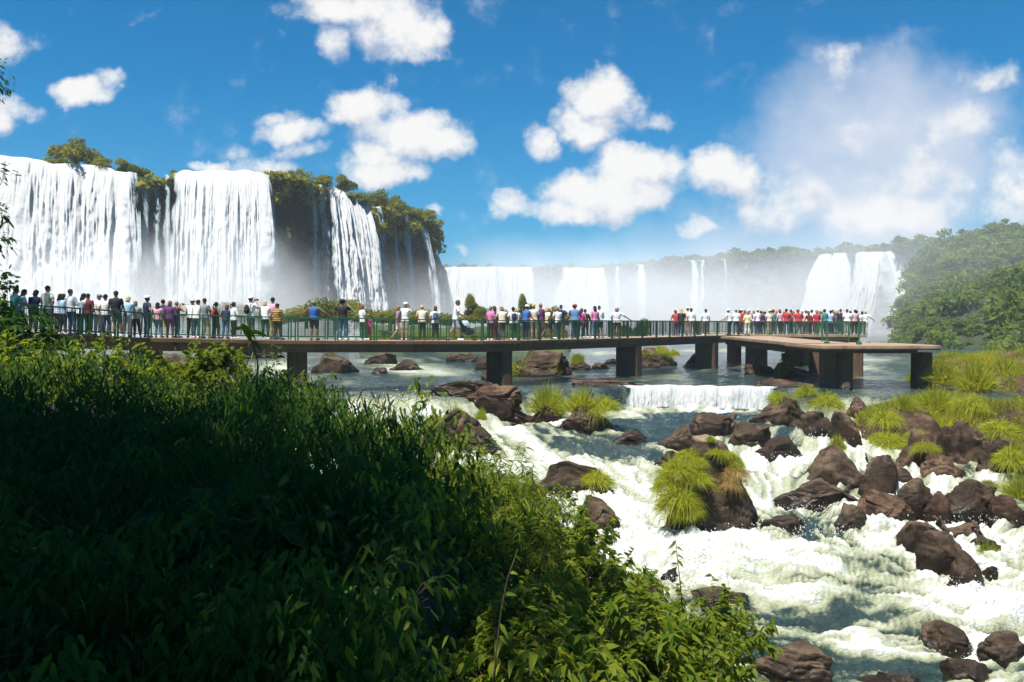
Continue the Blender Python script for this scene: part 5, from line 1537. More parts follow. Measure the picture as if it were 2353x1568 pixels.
def stalk(pts, Y, r, label, lv=(), seed=0, lf=.12):
    rs = np.random.RandomState(seed)
    P = np.array([tuple(at(x, y, Y)) for x, y in pts])
    root = empty('stalk', P[0])
    m_ = MB(); m_.tube(P - P[0], np.linspace(r, r * .35, len(P)), 6)
    ob('stem', m_.mesh('stem', M['bark'], True), root)
    Q = []; Dd = []
    for f in lv:
        i = min(int(f * (len(P) - 1)), len(P) - 2); k = f * (len(P) - 1) - i
        Q.append(P[i] + (P[i + 1] - P[i]) * k - P[0]); a = rs.choice([-1, 1]); Dd.append([a * rs.uniform(.5, 1), rs.uniform(-.4, .2), rs.uniform(-.9, .3)])
    for q, d in zip(Q, Dd):
        V, f4, f3 = leaves(np.array([q]), np.array([d]), np.array([[0, -.7, .7]]) + rs.normal(size=(1, 3)) * .2, lf * rs.uniform(.7, 1.2), lf * .34, .12, .3)
        ob('leaf', mk_mesh('leaf', V, [f4, f3], M['leaf_bright'], True, {'tint': np.repeat(rs.rand(1), 8)}), root)
    return tag(root, label, 'plant', 'bare stalks over the undergrowth')
stalk([(1133, 1600), (1140, 1500), (1152, 1400), (1166, 1330), (1190, 1262)], 4.2, .006, 'long bare pale stalk with a few small leaves, rising in the lower middle', (.35, .42, .62, .8), 1, .07)
stalk([(1568, 1400), (1562, 1330), (1556, 1280), (1552, 1238)], 7.5, .006, 'thin twig with tiny leaves standing up against the white water', (.55, .62, .7, .78, .85, .92, .97), 2, .08)
stalk([(668, 930), (662, 860), (664, 800)], 9.0, .007, 'thin dark grass stem crossing before the nearest clear pier', (), 3)
stalk([(590, 900), (592, 830), (575, 770), (556, 742)], 9.0, .010, 'dark leafy stem sticking up before the walkway, under the man in the white cap', (.6, .75, .85, .95, 1.0), 5, .22)
stick(232, 895, 292, 842, 17.5, .03, 'dead branch slanting out of the sunlit shrubs on the left', .6, 8)

# ---- the trees that shade the bank and the left end of the walkway
def big_tree(name, base, top, lobes, n, lsize, label, seed, branches=()):
    rs = np.random.RandomState(seed)
    root = empty(name, base); B = np.array(base)
    m_ = MB(); T = np.array(top)
    k = 8; C = np.array([B + (T - B) * t_ for t_ in np.linspace(0, 1, k)]); C[1:-1] += rs.normal(size=(k - 2, 3)) * .15
    m_.tube(C - B, np.linspace(.42, .14, k), 10)
    for c, r in lobes:
        i = rs.randint(k // 2, k); a = C[i]; c = np.array(c)
        m_.tube(np.array([a, (a + c) / 2 + np.array([0, 0, .4]), c]) - B, [.12, .08, .03], 6, False)
    ob('trunk', m_.mesh('trunk', M['bark'], True), root)
    rad = np.array([r for _, r in lobes]); w = rad ** 2; which = rs.choice(len(lobes), n, p=w / w.sum())
    Cn = np.array([c for c, _ in lobes])
    d = rs.normal(size=(n, 3)); d /= np.linalg.norm(d, axis=1)[:, None]
    P = Cn[which] + d * (rad[which] * rs.rand(n) ** .4)[:, None] * np.array([1, 1, .62])
    Dd = d + rs.normal(size=(n, 3)) * .6 + np.array([0, 0, -.4])
    Nr = np.array([0, 0, 1.0]) + rs.normal(size=(n, 3)) * .5
    L = lsize * rs.uniform(.6, 1.3, n)
    V, f4, f3 = leaves(P - B, Dd, Nr, L, L * .42, .15, .25)
    t_ = np.clip(.45 + .2 * rs.normal(size=n) + rs.uniform(-.25, .25, len(lobes))[which], 0, 1)
    ob('crown', mk_mesh('crown', V, [f4, f3], M['leaf'], True, {'tint': np.repeat(t_, 8)}), root)
    return tag(root, label, 'tree')
rsT = np.random.RandomState(4)
lob = [((-15.85, 24.2, 1.3), .85), ((-15.95, 24.0, 2.5), .95), ((-16.1, 24.4, 4.6), .8), ((-16.2, 24.2, 7.3), .55), ((-16.9, 24.6, 3.4), 1.3), ((-16.7, 24.0, .3), 1.1), ((-15.9, 24.1, .5), .7), ((-16.0, 24.2, 3.6), .6)]
lob += [((rsT.uniform(-27, -20.6), rsT.uniform(20, 31), rsT.uniform(9, 13)), rsT.uniform(1.6, 2.4)) for _ in range(26)]
big_tree('tree', (-21.0, 25.5, -1.2), (-21.5, 25.5, 10.5), lob, 26000, .20, 'tree at the left margin whose leafy branches hang beside the broad falls', 5)
def shade_lobes(cx, cy_, rx, ry, z, n, seed, r=(1.5, 2.3)):
    q = np.random.RandomState(seed); o = []
    while len(o) < n:
        a, b = q.uniform(-1, 1, 2)
        if a * a + b * b < 1: o.append(((cx + a * rx, cy_ + b * ry, z + q.uniform(-1.0, 1.5)), q.uniform(*r)))
    return o
SHADE = np.array([(-17, 3), (-1.2, -3), (-.35, 3.5), (-.1, 7.5), (-1.0, 10.0), (-3.0, 12.4), (-4.8, 14.6), (-7.4, 15.9), (-17, 16.0)])
def in_shade(x, y):
    c = False; n = len(SHADE)
    for i in range(n):
        (x1, y1), (x2, y2) = SHADE[i], SHADE[(i + 1) % n]
        if (y1 > y) != (y2 > y) and x < (x2 - x1) * (y - y1) / (y2 - y1) + x1: c = not c
    return c
def shade_lobes(y0, y1, n, seed):
    """crown lobes standing sunward of the bank"""
    q = np.random.RandomState(seed); o = []
    while len(o) < n:
        x, y = q.uniform(-17, 0), q.uniform(y0, y1); jx, jy = q.normal(size=2) * .55
        h = q.uniform(12.2, 15.5); r = q.uniform(1.4, 2.1)
        if not all(in_shade(x + jx + dx * r * .35, y + jy + dy * r * .35) for dx, dy in ((1, 0), (-1, 0), (0, 1), (0, -1))): continue
        o.append(((x + TO_SUN.x / TO_SUN.z * h, y + TO_SUN.y / TO_SUN.z * h, -1.8 + h), r))
    return o
big_tree('tree', (-15.5, 4.0, -2.8), (-13.5, 6.0, 10.5), shade_lobes(8, 16.5, 95, 7), 56000, .34, 'tall tree outside the left edge, overhanging and shading the near bank', 8)
big_tree('tree', (-8.5, -6.5, -2.8), (-8.0, -3, 9.5), shade_lobes(-3, 8, 95, 9), 56000, .34, 'tall tree behind the viewpoint, shading the nearest undergrowth', 10)
# ------------------------------------------------------------------ people
def _cap(m_, a, b, ra, rb, n=12):
    """round cone from a to b"""
    a, b = np.array(a, float), np.array(b, float); d = b - a; L = np.linalg.norm(d) + 1e-9; d = d / L
    P, rr = [], []
    for t_ in np.linspace(-1, 0, 5)[:-1]: P.append(a + d * t_ * ra * .995); rr.append(ra * math.sqrt(max(1e-4, 1 - t_ * t_)))
    for t_ in np.linspace(0, 1, 4): P.append(a + d * L * t_); rr.append(ra + (rb - ra) * t_)
    for t_ in np.linspace(0, 1, 5)[1:]: P.append(b + d * t_ * rb * .995); rr.append(rb * math.sqrt(max(1e-4, 1 - t_ * t_)))
    m_.tube(np.array(P), rr, n)
def _ell(m_, c, r, n=14, rot=None):
    th = np.linspace(0, math.pi, n); ph = np.arange(n * 2) / (n * 2) * 2 * math.pi
    V = np.array([[math.sin(t_) * math.cos(p), math.sin(t_) * math.sin(p), math.cos(t_)] for t_ in th for p in ph]) * np.array(r)
    if rot is not None: V = V @ rot.T
    k = n * 2; f = []
    for i in range(n - 1):
        for j in range(k): f.append([i * k + j, (i + 1) * k + j, (i + 1) * k + (j + 1) % k, i * k + (j + 1) % k])
    m_.add(V + np.array(c), f)
def rotx(a): c, s = math.cos(a), math.sin(a); return np.array([[1, 0, 0], [0, c, -s], [0, s, c]])
# arms: (elbow, wrist) right then left, torso pitch, legs: knee/ankle offsets
POSE = {
    'stand': dict(arm=[((.25, -.02, 1.12), (.26, .08, .90)), ((-.25, -.02, 1.12), (-.25, .07, .89))]),
    'shift': dict(arm=[((.24, .05, 1.12), (.20, .22, 1.00)), ((-.27, -.04, 1.13), (-.24, .04, .90))], leg=[((.12, .06, .50), (.16, .05, .09)), ((-.07, .01, .50), (-.08, -.05, .09))]),
    'rail': dict(pitch=.16, arm=[((.27, .16, 1.10), (.20, .40, 1.03)), ((-.27, .16, 1.10), (-.18, .41, 1.03))]),
    'photo': dict(arm=[((.29, .17, 1.26), (.09, .21, 1.55)), ((-.29, .17, 1.26), (-.08, .22, 1.53))]),
    'hip': dict(arm=[((.38, -.08, 1.16), (.20, .04, 1.00)), ((-.25, -.02, 1.12), (-.24, .08, .89))]),
    'fold': dict(arm=[((.26, .06, 1.14), (-.02, .19, 1.15)), ((-.26, .06, 1.14), (.04, .17, 1.19))]),
    'walk': dict(arm=[((.25, -.12, 1.14), (.24, -.10, .91)), ((-.25, .10, 1.14), (-.22, .28, .98))], leg=[((.09, .17, .52), (.09, .22, .09)), ((-.09, -.04, .50), (-.09, -.34, .16))]),
    'wide': dict(arm=[((.40, .08, 1.20), (.58, .26, 1.04)), ((-.40, .08, 1.20), (-.60, .26, 1.04))]),
    'reach': dict(arm=[((.40, .08, 1.20), (.58, .26, 1.04)), ((-.26, .02, 1.12), (-.22, .16, .95))]),
    'push': dict(pitch=.10, arm=[((.23, .17, 1.14), (.17, .43, 1.04)), ((-.23, .17, 1.14), (-.17, .43, 1.04))], leg=[((.09, .15, .52), (.09, .18, .09)), ((-.09, -.06, .50), (-.09, -.32, .15))]),
}
_pose = {}
def pose_meshes(name):
    if name in _pose: return _pose[name]
    d = POSE[name]; pit = d.get('pitch', 0.0); Rm = rotx(-pit); piv = np.array([0, 0, .95])
    up = lambda p: (np.array(p) - piv) @ Rm.T + piv
    m_ = MB(); segs = []
    def limb(a, b, ra, rb, reg):
        _cap(m_, a, b, ra, rb); segs.append((np.array(a, float), np.array(b, float), (ra + rb) / 2, reg))
    # torso: lofted ellipses
    rings = [(.84, .135, .10), (.90, .168, .120), (.97, .165, .118), (1.07, .142, .102), (1.20, .158, .112), (1.32, .178, .112), (1.40, .165, .092), (1.455, .09, .066), (1.50, .056, .058), (1.56, .052, .054)]
    k = 20; ph = np.arange(k) / k * 2 * math.pi; V = []
    for z, rx, ry in rings: V.append(up(np.stack([rx * np.cos(ph), ry * np.sin(ph), np.full(k, z)], 1)))
    V = np.concatenate(V); f = [[i * k + j, i * k + (j + 1) % k, (i + 1) * k + (j + 1) % k, (i + 1) * k + j] for i in range(len(rings) - 1) for j in range(k)]
    V = np.concatenate([V, [V[:k].mean(0)], [V[-k:].mean(0)]]); c0, c1 = len(V) - 2, len(V) - 1
    m_.add(V, f, [[c0, (j + 1) % k, j] for j in range(k)] + [[c1, (len(rings) - 1) * k + j, (len(rings) - 1) * k + (j + 1) % k] for j in range(k)])
    segs.append((up((0, 0, .95)), up((0, 0, 1.42)), .15, 'torso')); segs.append((up((0, 0, 1.47)), up((0, 0, 1.54)), .055, 'neck'))
    segs.append((np.array((0, 0, .86)), np.array((0, 0, .95)), .16, 'hips'))
    H = up((0, .015, 1.625))
    for c, r in (((0, .0, 1.64), (.077, .097, .105)), ((0, .028, 1.585), (.058, .070, .078)), ((0, .118, 1.600), (.014, .022, .022)), ((.079, .0, 1.61), (.010, .018, .030)), ((-.079, .0, 1.61), (.010, .018, .030)), ((0, .098, 1.556), (.026, .012, .010)), ((0, .092, 1.645), (.05, .012, .012))):
        _ell(m_, up(c), r, 10, Rm)
    segs.append((up((0, .0, 1.57)), up((0, .0, 1.70)), .085, 'head'))
    legs = d.get('leg', [((.10, .03, .50), (.105, .0, .09)), ((-.10, .03, .50), (-.115, .0, .09))])
    for (kn, an), sx in zip(legs, (1, -1)):
        hp = (sx * .088, .0, .90)
        limb(hp, kn, .092, .060, 'thigh'); 
        kn_, an_ = np.array(kn), np.array(an); cf = kn_ + (an_ - kn_) * .3 + np.array([0, -.014, 0])
        limb(kn, cf, .058, .058, 'shin'); limb(cf, an, .056, .037, 'shin')
        fwd = np.array([sx * .03, .17, -.045])
        limb(an_ + np.array([0, -.03, -.045]), an_ + fwd, .040, .032, 'foot')
    fing = MB()
    for (el, wr), sx in zip(d['arm'], (1, -1)):
        sh = up((sx * .182, 0, 1.395)); el, wr = np.array(el, float), np.array(wr, float)
        limb(sh, el, .054, .041, 'uparm'); limb(el, wr, .041, .027, 'forearm')
        dr = (wr - el) / np.linalg.norm(wr - el)
        if name in ('rail', 'push', 'wide', 'reach'): dr = np.array([dr[0] * .5, .8, -.25]); dr /= np.linalg.norm(dr)
        sd = np.cross(dr, np.array([0, 0, 1.0])); sd = sd / (np.linalg.norm(sd) + 1e-6) if np.linalg.norm(sd) > .2 else np.array([0, 1.0, 0])
        if name == 'photo': sd = np.array([sx * .3, .9, 0]); sd /= np.linalg.norm(sd)
        nn = np.cross(sd, dr)
        for o in (-.018, 0, .018): _cap(m_, wr + sd * o * .7, wr + dr * .085 + sd * o, .019, .017, 8)
        segs.append((wr, wr + dr * .1, .03, 'hand'))
        cl = -nn if nn[2] > 0 else nn
        for o, ln in ((-.030, .060), (-.010, .075), (.010, .071), (.030, .055)):       # four fingers, curled a little
            b = wr + dr * .082 + sd * o; q = b + dr * ln * .55 + cl * .010; e = q + dr * ln * .35 + cl * .028
            fing.tube([b, q, e], [.0095, .0088, .0070], 6)
        tb = wr + dr * .03 + sd * .026 * -sx; q = tb + dr * .032 - sd * .028 * sx; e = q + dr * .03 - sd * .004 * sx + cl * .008
        fing.tube([tb, q, e], [.0115, .0105, .0080], 6)
    raw = m_.mesh('raw', [])
    o = ob('raw', raw); md = o.modifiers.new('r', 'REMESH'); md.mode = 'VOXEL'; md.voxel_size = .0135; md.use_smooth_shade = True
    sm = o.modifiers.new('s', 'SMOOTH'); sm.factor = .5; sm.iterations = 5
    dg = bpy.context.evaluated_depsgraph_get(); me0 = bpy.data.meshes.new_from_object(o.evaluated_get(dg))
    bpy.data.objects.remove(o); bpy.data.meshes.remove(raw)
    n = len(me0.vertices); V = np.empty(n * 3, np.float32); me0.vertices.foreach_get('co', V); V = V.reshape(-1, 3).astype(float)
    Nn = np.empty(n * 3, np.float32); me0.vertices.foreach_get('normal', Nn); Nn = Nn.reshape(-1, 3).astype(float)
    npol = len(me0.polygons); tot = np.empty(npol, np.int32); me0.polygons.foreach_get('loop_total', tot)
    idx = np.empty(int(tot.sum()), np.int32); me0.loops.foreach_get('vertex_index', idx)
    st = np.r_[0, np.cumsum(tot)[:-1]]
    Q = np.array([idx[s:s + 4] for s, t_ in zip(st, tot) if t_ == 4])
    bpy.data.meshes.remove(me0)
    best = np.full(n, 1e9); reg = np.zeros(n, object); tpar = np.zeros(n)
    for a, b, r, name_ in segs:
        e = b - a; k_ = np.clip((V - a) @ e / (e @ e), 0, 1); dd = np.linalg.norm(V - (a + k_[:, None] * e), axis=1) / r
        u_ = dd < best; best = np.where(u_, dd, best); reg[u_] = name_; tpar = np.where(u_, k_, tpar)
    zt = ((V - piv) @ Rm + piv)[:, 2]
    def garment(nm, sel, off):
        keep = sel[Q].all(1); q = Q[keep]; u_, inv = np.unique(q, return_inverse=True)
        return mk_mesh(nm, V[u_] + Nn[u_] * off, inv.reshape(q.shape), [M['cloth']], True)
    isr = lambda *a: np.isin(reg.astype(str), a)
    torso = (isr('torso', 'hips', 'neck') & (zt > .88) & (zt < 1.475))
    out = dict(
        tee=garment('shirt', torso | (isr('uparm') & (tpar < .62)), .016),
        long=garment('shirt', torso | isr('uparm') | (isr('forearm') & (tpar < .93)), .016),
        vest=garment('vest', torso & ~(isr('uparm')) & (np.abs(V[:, 0]) < .165), .014),
        coat=garment('coat', (isr('torso', 'hips', 'neck', 'thigh') & (zt > .68) & (zt < 1.475)) | isr('uparm') | (isr('forearm') & (tpar < .95)), .026),
        trousers=garment('trousers', (isr('hips', 'torso', 'thigh', 'shin') & (zt < .99)) & ~(isr('shin') & (tpar > .96) & (V[:, 2] < .11)), .012),
        shorts=garment('shorts', ((isr('hips', 'torso') & (zt < .99)) | (isr('thigh') & (V[:, 2] > .56))), .014),
        shoe=[garment('shoe', (isr('foot') | (isr('shin') & (V[:, 2] < .10))) & (V[:, 0] * sx > 0), .010) for sx in (1, -1)])
    loc = (V - H) @ Rm
    fz, fx_ = loc[:, 2], np.abs(loc[:, 0])
    eye = (reg == 'head') & (loc[:, 1] > .055) & (np.abs(fz - .002) < .013) & (np.abs(fx_ - .032) < .016)
    lip = (reg == 'head') & (loc[:, 1] > .06) & (np.abs(fz + .068) < .010) & (fx_ < .026)
    mi = np.where(eye[Q].any(1), 1, np.where(lip[Q].any(1), 2, 0))
    fv = np.concatenate(fing.v); f4 = np.concatenate(fing.f4) + n; f3 = np.concatenate(fing.f3) + n
    body = mk_mesh('body', np.concatenate([V, fv]), [Q, f4, f3], [M['skin'], M['eye'], M['lip']], True)
    allmi = np.zeros(len(body.polygons), np.int32); allmi[:len(mi)] = mi
    body.polygons.foreach_set('material_index', allmi)
    out['body'] = body; out['head'] = Vector(H); out['pitch'] = -pit
    out['hands'] = [np.array(w) for _, w in d['arm']]
    _pose[name] = out
    return out
rsP = np.random.RandomState(2)
M['skin'] = flat_mat('skin', (.40, .215, .135), .55, .08, 12)
M['skin_dark'] = flat_mat('tanned_skin', (.27, .135, .08), .55, .08, 12)
M['eye'] = flat_mat('eye', (.02, .015, .012), .3); M['lip'] = flat_mat('lip', (.33, .11, .085), .5)
M['cloth'] = flat_mat('cloth', (.5, .5, .5))
_cm = {}
CC = dict(white=(.78, .78, .76), cream=(.68, .60, .44), black=(.018, .018, .02), navy=(.020, .026, .065), royal=(.035, .12, .36), teal=(.03, .22, .22), sky=(.33, .48, .62), pale=(.55, .60, .66), sage=(.38, .43, .36),
          green=(.03, .11, .05), grey=(.24, .24, .26), dgrey=(.09, .09, .10), khaki=(.33, .27, .18), beige=(.55, .46, .34), brown=(.12, .065, .04), dbrown=(.045, .028, .02), maroon=(.14, .02, .03), red=(.45, .045, .045),
          pink=(.66, .19, .38), hot=(.55, .07, .25), rose=(.62, .35, .40), purple=(.13, .045, .15), mauve=(.24, .17, .21), yellow=(.70, .48, .06), mustard=(.42, .24, .03), lemon=(.70, .64, .36), jeans=(.055, .09, .17), denim=(.09, .17, .30), orange=(.62, .22, .09), lilac=(.50, .42, .60),
          blonde=(.50, .33, .13), ginger=(.24, .085, .03), chestnut=(.10, .045, .022), dark=(.016, .012, .010), ash=(.22, .19, .16), lightbrown=(.26, .15, .07), redhair=(.12, .025, .02))
def cmat(c):
    if c not in _cm: _cm[c] = flat_mat('cloth_' + c, CC[c], .8, .10, 22)
    return _cm[c]
def stripe_mat():
    def f(t):
        z = t.sep(t.n('ShaderNodeTexCoord').outputs['Object'])[2]
        k = t.m('GREATER_THAN', t.m('FRACT', t.m('MULTIPLY', z, 9.0)), .55)
        return principled(t, t.mix(k, (.50, .27, .035), (.10, .05, .02)), .8)
    return mat('striped_jersey', f)
_cm['stripe'] = stripe_mat()
def hair_mesh(kind):
    m_ = MB()
    def shell(back, low, r):
        n = 16; th = np.linspace(0, math.pi, n); k = 28; ph = np.arange(k) / k * 2 * math.pi
        V = np.array([[math.sin(a) * math.cos(p) * r[0], math.sin(a) * math.sin(p) * r[1] - .006, math.cos(a) * r[2] + .018] for a in th for p in ph])
        V += .004 * np.stack([vn(V[:, 0] * 60, V[:, 1] * 60, V[:, 2] * 25, seed=i) for i in range(3)], 1)
        f = []
        for i in range(n - 1):
            for j in range(k):
                q = [i * k + j, (i + 1) * k + j, (i + 1) * k + (j + 1) % k, i * k + (j + 1) % k]
                c = V[q].mean(0)
                if c[1] > .045 and c[2] < .062: continue
                if c[1] > -.01 and c[2] < .0: continue
                if c[2] < low: continue
                f.append(q)
        m_.add(V, f)
    if kind == 'short': shell(0, -.06, (.088, .110, .112))
    if kind == 'cropped': shell(0, -.03, (.083, .104, .107))
    if kind in ('long', 'pony', 'bob'): shell(0, -.10, (.094, .114, .116))
    if kind == 'long': _ell(m_, (0, -.075, -.14), (.092, .048, .17), 10); _ell(m_, (.07, -.03, -.10), (.028, .04, .13), 8); _ell(m_, (-.07, -.03, -.10), (.028, .04, .13), 8)
    if kind == 'bob': _ell(m_, (0, -.055, -.05), (.098, .062, .10), 10)
    if kind == 'pony': m_.tube([(0, -.10, .02), (0, -.16, -.01), (0, -.165, -.12), (0, -.14, -.22)], [.022, .034, .030, .008], 8)
    return m_.mesh('hair', [M['cloth']], True)
HAIR = {k: hair_mesh(k) for k in ('short', 'cropped', 'long', 'bob', 'pony')}
def hat_mesh(kind):
    m_ = MB(); k = 24; ph = np.arange(k) / k * 2 * math.pi
    R_ = [(.101, .122, .045), (.100, .121, .085), (.085, .104, .122), (.05, .062, .140), (.004, .005, .144)]
    V = np.concatenate([np.stack([rx * np.cos(ph), ry * np.sin(ph) - .005, np.full(k, z)], 1) for rx, ry, z in R_])
    f = [[i * k + j, i * k + (j + 1) % k, (i + 1) * k + (j + 1) % k, (i + 1) * k + j] for i in range(4) for j in range(k)]
    m_.add(V, f)
    ext = [.085 * max(0, math.sin(a)) ** .6 if kind == 'cap' else .062 for a in ph]
    In = np.stack([.100 * np.cos(ph), .121 * np.sin(ph) - .005, np.full(k, .050)], 1)
    Out = In + np.stack([np.cos(ph) * np.array(ext) * (.45 if kind == 'cap' else 1), np.sin(ph) * np.array(ext), -.12 * np.array(ext)], 1)
    lo = lambda A: A - np.array([0, 0, .006])
    m_.add(np.concatenate([In, Out, lo(In), lo(Out)]), [[j, (j + 1) % k, k + (j + 1) % k, k + j] for j in range(k)] + [[2 * k + j, 3 * k + j, 3 * k + (j + 1) % k, 2 * k + (j + 1) % k] for j in range(k)] + [[k + j, k + (j + 1) % k, 3 * k + (j + 1) % k, 3 * k + j] for j in range(k)])
    return m_.mesh('hat', [M['cloth']], True)
HAT = {k: hat_mesh(k) for k in ('cap', 'brim')}
def dress_up(o, c):
    if len(o.material_slots): o.material_slots[0].link = 'OBJECT'; o.material_slots[0].material = cmat(c) if isinstance(c, str) else c
def person(p, rot, H, pose, top, bottom, hair, hat, label, group, wide=1.0, shoes='dgrey', skin='skin'):
    d = pose_meshes(pose); s = H / 1.735
    if pose == 'stand' and rsP.rand() < .55: pose = 'shift'; d = pose_meshes(pose)
    root = empty('person', p, R(rot + rsP.uniform(-22, 22) * (pose not in ('push', 'walk', 'photo')))); root.rotation_euler.x = R(rsP.uniform(-2.5, 1.5)); root.rotation_euler.y = R(rsP.uniform(-2.5, 2.5)); root.scale = (s * wide, s * wide, s)
    b = ob('body', d['body'], root); b.material_slots[0].link = 'OBJECT'; b.material_slots[0].material = M[skin]
    tk, tcol = top; bk, bcol = bottom
    o = ob('coat' if tk == 'coat' else 'vest' if tk == 'vest' else 'shirt', d[tk], root); dress_up(o, tcol)
    o = ob(bk, d[bk], root); dress_up(o, bcol)
    for me_ in d['shoe']: o = ob('shoe', me_, root); dress_up(o, shoes)
    if hair: o = ob('hair', HAIR[hair[0]], root, d['head'], (d['pitch'], 0, 0)); dress_up(o, hair[1])
    if hat: o = ob('hat', HAT[hat[0]], root, d['head'], (d['pitch'], 0, 0)); dress_up(o, hat[1])
    tag(root, label, 'person', group)
    return root
GW = 'visitors along the walkway'
